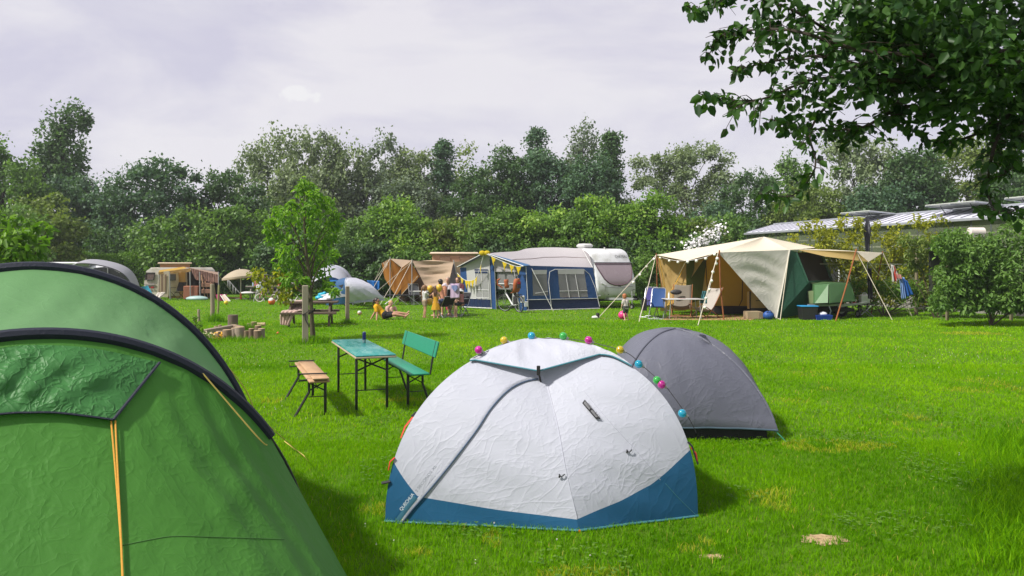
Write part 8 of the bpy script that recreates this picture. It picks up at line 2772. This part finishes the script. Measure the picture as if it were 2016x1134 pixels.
def body(t, J, k, skin, hh, fwd, up=(0, 0, 1), fat=1.0, curl=0.35):
 """J: joints in world space"""
 mb = MB()
 f = fat
 hipc = (J['hipL'] + J['hipR']) / 2
 shc = (J['shL'] + J['shR']) / 2
 capsule(mb, J['hipL'], J['hipR'], 0.105 * k * f, 0.105 * k * f)
 mid = lerp(hipc, shc, 0.5) + J.get('bend', V(0, 0, 0))
 for s in ('L', 'R'):
  limb(mb, [lerp(J['hip' + s], hipc, 0.3), lerp(mid, lerp(J['hip' + s], J['sh' + s], 0.5), 0.35), lerp(J['sh' + s], shc, 0.35)], [0.1 * k * f, 0.088 * k * f, 0.092 * k * f])
 capsule(mb, J['shL'], J['shR'], 0.056 * k, 0.056 * k)
 capsule(mb, shc, J['neck'], 0.062 * k, 0.05 * k)
 capsule(mb, J['neck'], J['head'] - Vector(up) * hh * 0.15, 0.048 * k, 0.05 * k)
 for s in ('L', 'R'):
  limb(mb, [J['sh' + s], J['el' + s], lerp(J['el' + s], J['wr' + s], 0.35), J['wr' + s]], [0.052 * k * f, 0.038 * k * f, 0.038 * k * f, 0.024 * k])
  hand(mb, J['wr' + s], J['el' + s], k, curl, 1 if s == 'L' else -1)
  limb(mb, [J['hip' + s], J['kn' + s], lerp(J['kn' + s], J['an' + s], 0.32), J['an' + s]], [0.088 * k * f, 0.054 * k * f, 0.056 * k * f, 0.032 * k])
  foot(mb, J['an' + s], J['to' + s], k)
 fr = head(mb, J['head'], fwd, up, hh)
 b = fuse(mb, 'body', skin, t, 0.0075)
 face_bits(t, J['head'], *fr, hh, b)
 return (b, fr, hipc, shc, mid)

def shirt(t, J, k, mt, hipc, shc, mid, sleeve=0.55, low=0.0, fat=1.0, name='shirt'):
 mb = MB()
 f = fat
 for s in ('L', 'R'):
  h = lerp(J['hip' + s], hipc, 0.2)
  limb(mb, [lerp(h, mid, low), lerp(mid, lerp(J['hip' + s], J['sh' + s], 0.5), 0.35), lerp(J['sh' + s], shc, 0.35)], [0.122 * k * f, 0.11 * k * f, 0.106 * k * f])
  e = lerp(J['sh' + s], J['el' + s], sleeve)
  if sleeve > 0:
   limb(mb, [J['sh' + s], e], [0.068 * k * f, 0.06 * k * f])
 capsule(mb, J['shL'], J['shR'], 0.068 * k, 0.068 * k)
 return fuse(mb, name, mt, t, 0.01)

def shorts(t, J, k, mt, hipc, leg=0.5, fat=1.0, name='shorts'):
 mb = MB()
 capsule(mb, J['hipL'] + V(0, 0, 0.05 * k), J['hipR'] + V(0, 0, 0.05 * k), 0.122 * k * fat, 0.122 * k * fat)
 for s in ('L', 'R'):
  limb(mb, [J['hip' + s], lerp(J['hip' + s], J['kn' + s], leg)], [0.11 * k * fat, 0.088 * k * fat])
 return fuse(mb, name, mt, t, 0.01)

def hair(t, J, hh, fr, mt, tail=None, bun=None, long_=None):
 rt, fwd, up, M = fr
 c = J['head']
 mb = MB()
 mb.ball(c + up * hh * 0.15 - fwd * hh * 0.05, (hh * 0.405, hh * 0.44, hh * 0.42), 14, M)
 mb.ball(c - fwd * hh * 0.19 - up * hh * 0.08, (hh * 0.36, hh * 0.3, hh * 0.34), 12, M)
 if tail:
  limb(mb, [c + up * hh * 0.25 - fwd * hh * 0.4] + [Vector(p) for p in tail], [hh * 0.13] + [hh * 0.13 - i * hh * 0.025 for i in range(len(tail))])
 if long_:
  for s in (-1, 0, 1):
   limb(mb, [c - fwd * hh * 0.25 + rt * s * hh * 0.22, c - fwd * hh * 0.34 + rt * s * hh * 0.2 - up * hh * 0.7, c - fwd * hh * 0.3 + rt * s * hh * 0.14 - up * hh * long_], [hh * 0.19, hh * 0.16, hh * 0.06])
 return fuse(mb, 'hair', mt, t, 0.009)

def stand(p, k, rz, hhf, **o):
 """joints of a standing figure of height k*1.7, facing rz (0 = towards +Y)"""
 R = Matrix.Rotation(rz, 3, 'Z')

 def q(x, y, z):
  return Vector(p) + R @ Vector((x * k, y * k, z * k))
 J = dict(hipL=q(-0.09, 0, 0.86), hipR=q(0.09, 0, 0.86), shL=q(-0.175, 0, 1.36), shR=q(0.175, 0, 1.36), neck=q(0, 0.01, 1.43), head=q(0, 0.03, 1.43 + 0.17 * hhf), elL=q(-0.24, -0.02, 1.08), elR=q(0.24, -0.02, 1.08), wrL=q(-0.25, 0.08, 0.84), wrR=q(0.25, 0.08, 0.84), knL=q(-0.1, 0.02, 0.46), knR=q(0.1, 0.02, 0.46), anL=q(-0.1, -0.02, 0.075), anR=q(0.1, -0.02, 0.075), toL=q(-0.115, 0.13, 0.022), toR=q(0.115, 0.13, 0.022))
 for kk, vv in o.items():
  J[kk] = q(*vv)
 return (J, R @ Vector((0, 1, 0)), q)

def girls():
 p = G(836, 625.5)
 t = thing('person', 'girl with a long ponytail in a white shirt and beige shorts lifting a balloon', 'person', p)
 k = 0.66
 J, fw, q = stand(p, k, R_(-62), 1.1, elR=(0.22, 0.22, 1.2), wrR=(0.1, 0.42, 1.3), elL=(-0.22, 0.02, 1.08), wrL=(-0.2, 0.1, 0.85), knL=(-0.09, 0.04, 0.46), anL=(-0.1, -0.03, 0.075))
 hh = 0.205
 J['head'] = J['neck'] + V(0, 0, 0.135)
 b, fr, hc, sc, md = body(t, J, k, SKINT, hh, fw, fat=0.92)
 shirt(t, J, k, fabric('tee_white', (0.6, 0.59, 0.58), tl=0.1, rough=0.9, crink=0.3, cs=9, cd=0.01), hc, sc, md, 0.6, 0, 0.95)
 shorts(t, J, k, fabric('shorts_beige', (0.33, 0.25, 0.175), tl=0.05, rough=0.9, crink=0.3, cs=9, cd=0.01), hc, 0.42, 1.06)
 hair(t, J, hh, fr, mat('hair_light_brown', (0.2, 0.105, 0.05), 0.55, var=0.3, vs=30), tail=[J['head'] - fw * 0.115 + V(0, 0, -0.02), J['head'] - fw * 0.13 + V(0, 0, -0.19), J['head'] - fw * 0.11 + V(0, 0, -0.4)])
 p = G(858, 626.5)
 t = thing('person', 'girl with loose brown hair in a mustard yellow dress standing barefoot', 'person', p)
 k = 0.645
 J, fw, q = stand(p, k, R_(-14), 1.1, elR=(0.22, 0.16, 1.14), wrR=(0.13, 0.36, 1.17), elL=(-0.21, 0.14, 1.12), wrL=(-0.12, 0.32, 1.16), anR=(0.09, 0.06, 0.075), toR=(0.1, 0.2, 0.022))
 J['head'] = J['neck'] + V(0, 0, 0.13)
 b, fr, hc, sc, md = body(t, J, k, SKIN, hh, fw, fat=0.92)
 DR = fabric('dress_mustard', (0.5, 0.265, 0.018), tl=0.12, rough=0.9, crink=0.3, cs=8, cd=0.012)
 mb = MB()
 rings = []
 for z, rx, ry in ((1.2, 0.135, 0.105), (1.05, 0.135, 0.105), (0.92, 0.15, 0.12), (0.75, 0.2, 0.165), (0.58, 0.245, 0.205), (0.47, 0.265, 0.225)):
  rings.append([q(rx * math.cos(a * math.pi / 20) * (1 + 0.05 * math.cos(a * 1.0) * (z < 0.9)), ry * math.sin(a * math.pi / 20) * (1 + 0.05 * math.cos(a * 1.0) * (z < 0.9)), z) for a in range(40)])
 mb.loft(rings, True, True)
 mb.build('dress', DR, t)
 for s in ('L', 'R'):
  MB().tube([lerp(J['sh' + s], sc, 0.45) + fw * 0.06 + V(0, 0, -0.06), lerp(J['sh' + s], sc, 0.45) + V(0, 0, 0.038), lerp(J['sh' + s], sc, 0.45) - fw * 0.065 + V(0, 0, -0.08)], 0.012, 6).build('strap', DR, t)
 hair(t, J, hh, fr, mat('hair_brown', (0.075, 0.032, 0.016), 0.5, var=0.3, vs=30), long_=1.35)
 p = G(1232, 631)
 t = thing('person', 'red haired toddler in a pale shirt and dark shorts bending towards a pink ball', 'person', p)
 k = 0.505
 J, fw, q = stand(p, k, R_(28), 1.25, elL=(-0.27, 0.04, 1.08), wrL=(-0.27, 0.12, 0.86), elR=(0.3, 0.03, 1.14), wrR=(0.44, 0.1, 0.92), shL=(-0.19, 0.06, 1.34), shR=(0.19, 0.06, 1.34), neck=(0, 0.12, 1.42), anL=(-0.14, -0.1, 0.09), toL=(-0.15, 0.06, 0.03), anR=(0.2, 0.02, 0.09), toR=(0.24, 0.18, 0.03), knL=(-0.13, 0.05, 0.48), knR=(0.17, 0.1, 0.48))
 hh = 0.185
 J['head'] = J['neck'] + V(0, 0, 0.105) + fw * 0.02
 b, fr, hc, sc, md = body(t, J, k, SKINP, hh, fw, fat=1.12)
 shirt(t, J, k, fabric('tee_patterned', (0.52, 0.47, 0.43), tl=0.1, rough=0.9, crink=0.3, cs=10, cd=0.01), hc, sc, md, 0.7, 0, 1.15)
 shorts(t, J, k, fabric('shorts_grey_green', (0.06, 0.062, 0.055), tl=0.03, rough=0.9, crink=0.3, cs=9, cd=0.01), hc, 0.75, 1.18)
 hair(t, J, hh, fr, mat('hair_red', (0.34, 0.11, 0.035), 0.55, var=0.3, vs=40))
girls()

def woman_on_grass():
 p = G(748, 629)
 t = thing('person', 'woman in a yellow shirt and black shorts leaning back on the grass', 'person', p)

 def w(px, py, dy=0.0):
  return W(px, py, p.y + dy)
 k = 0.98
 J = dict(hipL=w(757.5, 620.5, 0.1), hipR=w(757.0, 622.5, -0.14), shL=w(744, 603, 0.16), shR=w(740, 604.5, -0.18), neck=w(741.5, 599.5, 0), head=w(742.0, 593.0, -0.0), elL=w(737, 617, 0.22), elR=w(742.5, 618, -0.24), wrL=w(730, 628, 0.2), wrR=w(741.5, 629, -0.32), knL=w(779, 615.8, 0.12), knR=w(777, 619.0, -0.14), anL=w(800, 617.5, 0.14), anR=w(798, 622.5, -0.08), toL=w(805, 613.0, 0.16), toR=w(804.5, 618, -0.08), bend=w(749, 613, 0) - lerp(w(757, 621.5, 0), w(742, 604, 0), 0.5))
 fw = V(0.86, -0.5, 0.02)
 hh = 0.225
 b, fr, hc, sc, md = body(t, J, k, SKINT, hh, fw, up=(-0.12, 0, 1), curl=0.1)
 shirt(t, J, k, fabric('tee_yellow', (0.66, 0.36, 0.008), tl=0.1, rough=0.9, crink=0.3, cs=8, cd=0.015), hc, sc, md, 0.6, 0.0, 1.0)
 shorts(t, J, k, fabric('shorts_black', (0.014, 0.014, 0.018), tl=0, rough=0.9, crink=0.3, cs=8, cd=0.015), hc, 0.62, 1.0)
 hm = mat('hair_dark', (0.02, 0.012, 0.01), 0.45, var=0.3, vs=30)
 hair(t, J, hh, fr, hm, tail=[w(736, 590, 0.0), w(734.8, 597, 0), w(734.5, 606, 0)])
 rt, fwd, up, M = fr
 g = MB()
 for s in (-1, 1):
  g.ball(J['head'] + fwd * hh * 0.43 + rt * s * hh * 0.16 + up * hh * 0.04, (hh * 0.13, hh * 0.03, hh * 0.085), 10, M)
 g.tube([J['head'] + fwd * hh * 0.44 - rt * hh * 0.1 + up * hh * 0.06, J['head'] + fwd * hh * 0.44 + rt * hh * 0.1 + up * hh * 0.06], hh * 0.02, 5)
 g.build('sunglasses', mat('glasses_black', (0.01, 0.01, 0.012), 0.15), t)
 p = G(770, 625)
 t = thing('person', 'fair haired person in a pale pink top sitting behind the woman with knees drawn up', 'person', p)

 def w(px, py, dy=0.0):
  return W(px, py, 28.1 + dy)
 k = 0.86
 J = dict(hipL=w(763.5, 619, 0.1), hipR=w(763.5, 620, -0.12), shL=w(764.5, 606, 0.17), shR=w(762.5, 607, -0.17), neck=w(766.5, 603), head=w(769.5, 597.5), elL=w(772, 612, 0.22), elR=w(763, 616, -0.24), wrL=w(777, 619, 0.16), wrR=w(771, 621.5, -0.22), knL=w(777.5, 604.5, 0.1), knR=w(771, 606, -0.14), anL=w(783, 620, 0.1), anR=w(774, 622.5, -0.14), toL=w(790, 623.0, 0.08), toR=w(781, 624.5, -0.16))
 hh = 0.205
 b, fr, hc, sc, md = body(t, J, k, SKINP, hh, V(0.75, -0.62, -0.15))
 shirt(t, J, k, fabric('top_pale_pink', (0.52, 0.32, 0.28), tl=0.1, rough=0.9, crink=0.3, cs=8, cd=0.015), hc, sc, md, 0.35)
 shorts(t, J, k, fabric('shorts_rose', (0.4, 0.25, 0.22), tl=0.05, rough=0.9, crink=0.2), hc, 0.35)
 hair(t, J, hh, fr, mat('hair_blond', (0.46, 0.27, 0.13), 0.55, var=0.25, vs=30))
woman_on_grass()

def seated(label, p, rz, k, skin, top, bottom, hairm, hatm=None, lean=0.05, turn=0.0, hh=0.225, arms=None, sh=0.43):
 t = thing('person', label, 'person', p)
 R = Matrix.Rotation(rz, 3, 'Z')

 def q(x, y, z):
  return Vector(p) + R @ Vector((x * k, y * k, z * k))
 s = sh / k
 J = dict(hipL=q(-0.09, 0, s + 0.1), hipR=q(0.09, 0, s + 0.1), shL=q(-0.18, lean, s + 0.6), shR=q(0.18, lean, s + 0.6), neck=q(0, lean + 0.03, s + 0.66), head=q(0, lean + 0.07, s + 0.82), elL=q(-0.24, lean + 0.1, s + 0.34), elR=q(0.24, lean + 0.1, s + 0.34), wrL=q(-0.15, 0.34, s + 0.28), wrR=q(0.15, 0.34, s + 0.28), knL=q(-0.12, 0.43, s + 0.09), knR=q(0.12, 0.43, s + 0.09), anL=q(-0.12, 0.44, 0.08), anR=q(0.12, 0.44, 0.08), toL=q(-0.13, 0.6, 0.025), toR=q(0.13, 0.6, 0.025))
 if arms:
  for a, b in arms.items():
   J[a] = q(*b)
 fw = R @ Matrix.Rotation(turn, 3, 'Z') @ V(0, 1, 0)
 b, fr, hc, sc, md = body(t, J, k, skin, hh, fw)
 shirt(t, J, k, top, hc, sc, md, 0.6)
 shorts(t, J, k, bottom, hc, 0.8)
 hair(t, J, hh, fr, hairm)
 if hatm:
  rt, fwd, up, M = fr
  mb = MB()
  mb.lathe(J['head'] + up * hh * 0.12, [(hh * 0.78, 0), (hh * 0.74, 0.012), (hh * 0.47, 0.03), (hh * 0.45, hh * 0.28), (hh * 0.3, hh * 0.46), (hh * 0.02, hh * 0.5)], 20, M)
  mb.build('hat', hatm, t)
 return t

def seated_people():
 HD = mat('hair_black', (0.014, 0.01, 0.009), 0.45)
 HB = MC['hair_brown']
 DN = fabric('denim', (0.04, 0.06, 0.12), tl=0, rough=0.9, crink=0.2)
 DK = fabric('dark_trousers', (0.02, 0.02, 0.025), tl=0, rough=0.9, crink=0.2)
 p = GD(874, 28.0)
 seated('dark haired adult in a peach top sitting with the back turned behind the balloons', p, R_(40), 1.02, SKIN, fabric('top_peach', (0.56, 0.26, 0.15), tl=0.08, rough=0.9, crink=0.2), DN, HD, lean=0.16)
 p = GD(905, 28.6)
 seated('brown haired person sitting beyond the lilac towel', p, R_(150), 1.0, SKIN, fabric('top_maroon', (0.12, 0.03, 0.04), tl=0.05, rough=0.9, crink=0.2), DK, HB, sh=0.52)
 p = GD(909, 27.5)
 seated('small child in a white sun hat on the dark camping chair', p, R_(60), 0.62, SKINP, fabric('top_rose', (0.38, 0.16, 0.16), tl=0.05, rough=0.9, crink=0.2), DK, HB, mat('hat_white', (0.66, 0.66, 0.64), 0.9), hh=0.19)
 p = GD(883, 29.2)
 seated('person with light hair sitting farthest back in the chair group', p, R_(170), 1.02, SKIN, fabric('top_lilac_white', (0.5, 0.45, 0.5), tl=0.05, rough=0.9, crink=0.2), DN, mat('hair_ash', (0.32, 0.24, 0.18), 0.6), sh=0.5)
 ch = thing('camping_chair', 'camping chair mostly hidden behind the lilac towel', 'chair', GD(884, 29.2))
 chair_parts(ch, GD(884, 29.2), R_(170) + math.pi, ALUF, CHK, bh=0.9)
 ch = thing('camping_chair', 'camping chair under the dark haired adult in peach', 'chair', GD(874, 28.0))
 chair_parts(ch, GD(874, 28.0), R_(40) + math.pi, ALUF, CHK, bh=0.75)
 ch = thing('camping_chair', 'camping chair under the brown haired person beyond the lilac towel', 'chair', GD(905, 28.6))
 chair_parts(ch, GD(905, 28.6), R_(150) + math.pi, ALUF, CHK, bh=0.85)
 p = GD(530, 41.9)
 seated('person in a pale patterned top and dark cap sitting at the far picnic table', V(p.x, p.y - 0.35, 0), R_(60), 1.02, SKIN, fabric('top_pale_lilac', (0.52, 0.42, 0.46), tl=0.05, rough=0.9, crink=0.2, stripes=('X', 4, 0.6, (0.34, 0.22, 0.28))), DK, HD, mat('cap_grey_green', (0.09, 0.11, 0.11), 0.8), sh=0.5)
 p = GD(552, 42.6)
 seated('person in an orange top hidden behind the low yellow leaves', V(p.x, p.y, 0), R_(100), 1.0, SKIN, fabric('top_orange', (0.5, 0.2, 0.08), tl=0.05, rough=0.9, crink=0.2), DK, HB, sh=0.5)
seated_people()
ALU = mat('aluminium_grey', (0.42, 0.44, 0.48), 0.4, metal=0.5, bump=0.1)
ALUD = mat('dark_glazing_bar', (0.07, 0.08, 0.08), 0.5)
ROOFB = mat('roof_bar_grey', (0.28, 0.28, 0.32), 0.6)
GLASS = glassy('greenhouse_glass', (0.2, 0.24, 0.15), 0.1, 0.28)
ROOFG = mat('milky_roof_glass', (0.52, 0.53, 0.6), 0.75, var=0.08, vs=1.2, spec=0.15)

def greenhouse():
 a, b = (V(13.7, 44.5, 0), V(19.6, 26.2, 0))
 t = thing('greenhouse', 'long glass greenhouse with a low ribbed roof and open roof vents behind the fence', 'greenhouse', lerp(a, b, 0.5))
 ax = b - a
 Ln = ax.length
 ax.normalize()
 nn = Vector((-ax.y, ax.x, 0))
 if nn.x < 0:
  nn = -nn
 HE, HR, DP = (3.72, 4.26, 1.9)

 def q(s, dpt, z):
  return a + ax * s + nn * dpt + V(0, 0, z)
 m = MB()
 for w0 in ((0, Ln),):
  m.prism([q(w0[0], 0.0, 0), q(w0[1], 0.0, 0), q(w0[1], 0.0, 0.7), q(w0[0], 0.0, 0.7)], nn * 0.15)
 m.build('plinth', mat('plinth_grey', (0.22, 0.21, 0.19), 0.9, bump=0.4), t)
 n = int(Ln / 0.85)
 for i in range(n):
  s0, s1 = (Ln * i / n, Ln * (i + 1) / n)
  m = MB().prism([q(s0 + 0.03, 0.05, 0.72), q(s1 - 0.03, 0.05, 0.72), q(s1 - 0.03, 0.05, HE - 0.06), q(s0 + 0.03, 0.05, HE - 0.06)], nn * 0.012)
  m.build('pane', GLASS, t)
 m = MB()
 for i in range(n + 1):
  m.beam(q(Ln * i / n, 0.06, 0.7), q(Ln * i / n, 0.06, HE), 0.05, 0.05)
 m.build('glazing_bars', ALUD, t)
 for z in (2.15, 2.75, 3.2):
  MB().beam(q(0, 0.3, z), q(Ln, 0.3, z), 0.05, 0.07).build('inner_rail', mat('pale_rail', (0.45, 0.43, 0.34), 0.6), t)
 MB().beam(q(-0.1, -0.06, HE), q(Ln + 0.1, -0.06, HE), 0.14, 0.12).build('gutter', ALU, t)
 m = MB().prism([q(0, 0, HE + 0.05), q(Ln, 0, HE + 0.05), q(Ln, DP, HR), q(0, DP, HR)], (0, 0, 0.03))
 m.build('roof', ROOFG, t)
 m = MB().prism([q(0, DP, HR), q(Ln, DP, HR), q(Ln, DP * 2, HE), q(0, DP * 2, HE)], (0, 0, 0.03))
 m.build('roof', ROOFG, t)
 m = MB()
 k = int(Ln / 0.52)
 for i in range(k + 1):
  s = Ln * i / k
  m.beam(q(s, 0, HE + 0.1), q(s, DP, HR + 0.05), 0.04, 0.035)
 m.build('roof_bars', ROOFB, t)
 MB().beam(q(0, DP, HR + 0.06), q(Ln, DP, HR + 0.06), 0.12, 0.1).build('ridge', ALU, t)
 m = MB()
 m.prism([q(0, DP * 2, 0), q(Ln, DP * 2, 0), q(Ln, DP * 2, HE), q(0, DP * 2, HE)], nn * 0.05)
 m.build('rear_wall', mat('green_house_back', (0.13, 0.17, 0.06), 0.8, var=0.6, vs=1.2), t)
 m = MB()
 m.prism([q(0, 0, 0), q(0, DP, 0), q(0, DP * 2, 0), q(0, DP * 2, HE), q(0, DP, HR), q(0, 0, HE)], ax * -0.04)
 m.build('gable', GLASS, t)
 for s, wv in ((7.3, 1.9), (12.4, 2.4), (16.1, 2.4)):
  h0, h1 = (q(s, DP - 0.1, HR + 0.1), q(s + wv, DP - 0.1, HR + 0.1))
  v_ = MB().prism([h0, h1, h1 - nn * 1.5 + V(0, 0, 0.1), h0 - nn * 1.5 + V(0, 0, 0.1)], (0, 0, 0.03))
  vent = v_.build('roof_vent', mat('vent_glass_pale', (0.52, 0.54, 0.5), 0.7, spec=0.15), t)
  m = MB()
  for e in (h0, h1, lerp(h0, h1, 0.5)):
   m.beam(e - V(0, 0, 0.02), e - nn * 1.5 + V(0, 0, 0.08), 0.05, 0.05)
  m.build('vent_frame', ALU, vent)
  m = MB()
  for e in (0.2, 0.8):
   m.tube([lerp(h0, h1, e) - nn * 1.2 + V(0, 0, 0.06), lerp(h0, h1, e) - nn * 0.9 - V(0, 0, 0.28)], 0.018, 5)
  m.build('prop', ALUD, vent)
 for px0, px1, z0, z1, nm, mt in ((1838, 1872, 0.1, 2.5, 'door', mat('white_door', (0.68, 0.68, 0.7), 0.5)), (1628, 1655, 0.2, 2.1, 'doorway_shade_panel', mat('open_door_shade', (0.012, 0.013, 0.012), 0.9))):  # the near-black panel paints the shade seen through an open door
  P_ = []
  for px in (px0, px1):
   kx = (px - CX) / F
   s = (kx * a.y - a.x) / (ax.x - kx * ax.y)
   P_.append(s)
  m = MB().prism([q(P_[0], -0.03, z0), q(P_[1], -0.03, z0), q(P_[1], -0.03, z1), q(P_[0], -0.03, z1)], -nn * 0.05)
  d = m.build(nm, mt, t)
  m = MB()
  for s in P_:
   m.beam(q(s, -0.08, z0), q(s, -0.08, z1), 0.09, 0.06)
  m.beam(q(P_[0], -0.08, z1), q(P_[1], -0.08, z1), 0.06, 0.1, up=(0, 1, 0))
  m.build('door_frame', mat('white_frame', (0.6, 0.6, 0.6), 0.5), d)
 return t
greenhouse()
t = thing('lean_to_shed', 'open lean to with a flat grey roof among the climbing leaves', 'shed', GD(1930, 25.8))
c = GD(1935, 26.0)
MB().box(c + V(0, 0.6, 2.5), (2.6, 1.4, 0.07), -0.15, bev=0.01).build('roof', mat('shed_roof_grey', (0.33, 0.33, 0.34), 0.6, bump=0.3), t)
for x in (-1.1, 1.1):
 MB().beam(c + V(x, 0.2, 0), c + V(x, 0.2, 2.48), 0.09, 0.09).build('post', MC['fence_post_wood'] if 'fence_post_wood' in MC else wood('fence_post_wood', (0.2, 0.17, 0.11), (1, 1, 0.12)), t)
MB().box(c + V(0, 1.2, 1.7), (2.2, 0.06, 1.5), -0.15).build('wall', mat('shed_dark_wall', (0.035, 0.04, 0.03), 0.9, bump=0.3), t)
p = W(1922, 457, 26.2)
tag(MB().lathe(p, [(0.1, -0.28), (0.16, -0.24), (0.16, 0.24), (0.1, 0.28)], 16, Matrix.Rotation(R_(90), 3, 'Y')).build('barrel', mat('pale_barrel', (0.62, 0.56, 0.52), 0.5), None, loc=p), 'pale barrel lying on the flat roof of the lean to', 'barrel')
fp = [(1804, 497, 601), (1470, 520, 600), (2040, 492, 600)]
t = thing('wire_fence', 'wire fence with slim wooden posts in front of the climbing vine', 'fence', GD(1804, 29.0))
ends = []
for px, yt, yb in [(1555, 0, 0), (1804, 0, 0), (2060, 0, 0)]:
 b = GD(px, 29.0)
 ends.append(b)
 MB().tube([b - V(0, 0, 0.05), b + V(0, 0, 1.2), b + V(0.02, 0, 2.4)], [0.065, 0.058, 0.055], 10).build('post', wood('fence_post_wood', (0.2, 0.17, 0.11), (1, 1, 0.12)), t)
for z in (0.3, 0.75, 1.18, 1.95):
 o = MB().tube([ends[0] + V(0, -0.06, z), ends[1] + V(0, -0.06, z - 0.02), ends[2] + V(0, -0.06, z + 0.02)], 0.007 if z < 1.9 else 0.012, 5).build('wire', mat('fence_wire', (0.4, 0.42, 0.36), 0.4, metal=0.5), t)

def hung(label, name, pts, mt, d, cat='clothes', seed=0):
 P = [W(x, y, d) for x, y in pts]
 m = MB()
 rows = []
 for j in range(13):
  v = j / 12
  l, r_ = (lerp(P[0], P[3], v), lerp(P[1], P[2], v))
  rows.append([lerp(l, r_, i / 12) + V(0, -0.04 * math.sin(i * 1.1 + seed) * (0.4 + v), 0) for i in range(13)])
 m.grid(rows)
 return tag(m.build(name, mt, None, loc=P[0], thick=0.008), label, cat)
hung('white towel with a red border hanging at the fence', 'towel', [(1754, 521), (1760, 523), (1772, 552), (1757, 556)], fabric('white_red_towel', (0.55, 0.53, 0.52), tl=0.15, rough=0.9, crink=0.2, stripes=('X', 1.1, 0.8, (0.48, 0.06, 0.04))), 26.9, 'towel')
hung('light blue shirt hanging beside the white and red towel', 'shirt', [(1770, 546), (1780, 546), (1782, 588), (1774, 590)], fabric('light_blue_cotton', (0.2, 0.32, 0.58), tl=0.1, rough=0.9, crink=0.2), 26.8, seed=1)
hung('deep blue trousers hanging rightmost on the line', 'trousers', [(1778, 548), (1786, 553), (1798, 580), (1782, 586)], fabric('deep_blue_cotton', (0.015, 0.09, 0.33), tl=0.06, rough=0.9, crink=0.2), 26.7, seed=2)
hung('dark towel hanging under the tarp corner', 'towel', [(1708, 528), (1716, 528), (1719, 589), (1709, 588)], fabric('charcoal_towel', (0.02, 0.02, 0.022), tl=0.03, rough=0.9, crink=0.2), 27.6, 'towel', 3)
hung('pink cloth pegged above the light blue shirt', 'cloth', [(1763, 538), (1776, 542), (1776, 550), (1768, 548)], fabric('pink_cotton', (0.5, 0.24, 0.22), tl=0.1, rough=0.9, crink=0.2), 26.75, seed=4)
p = GD(1708, 30.6)
t = thing('closed_parasol', 'closed black parasol rising above the vine', 'parasol', p)
zt = W(1708, 426, 30.6).z
MB().tube([p, p + V(0, 0, zt + 0.05)], 0.022, 8).build('pole', ALUD, t)
m = MB()
rings = []
for z, r0 in ((zt, 0.02), (zt - 0.25, 0.07), (zt - 0.5, 0.11), (zt - 0.52, 0.125), (zt - 0.9, 0.09), (zt - 1.25, 0.07), (zt - 1.4, 0.075)):
 rings.append([p + V(r0 * (1 + 0.22 * math.cos(5 * a * math.pi / 10)) * math.cos(a * math.pi / 10), r0 * (1 + 0.22 * math.cos(5 * a * math.pi / 10)) * math.sin(a * math.pi / 10), z) for a in range(20)])
m.loft(rings, True, True)
m.build('canopy', fabric('black_canopy', (0.016, 0.018, 0.025), tl=0.02, crink=0.2), t)
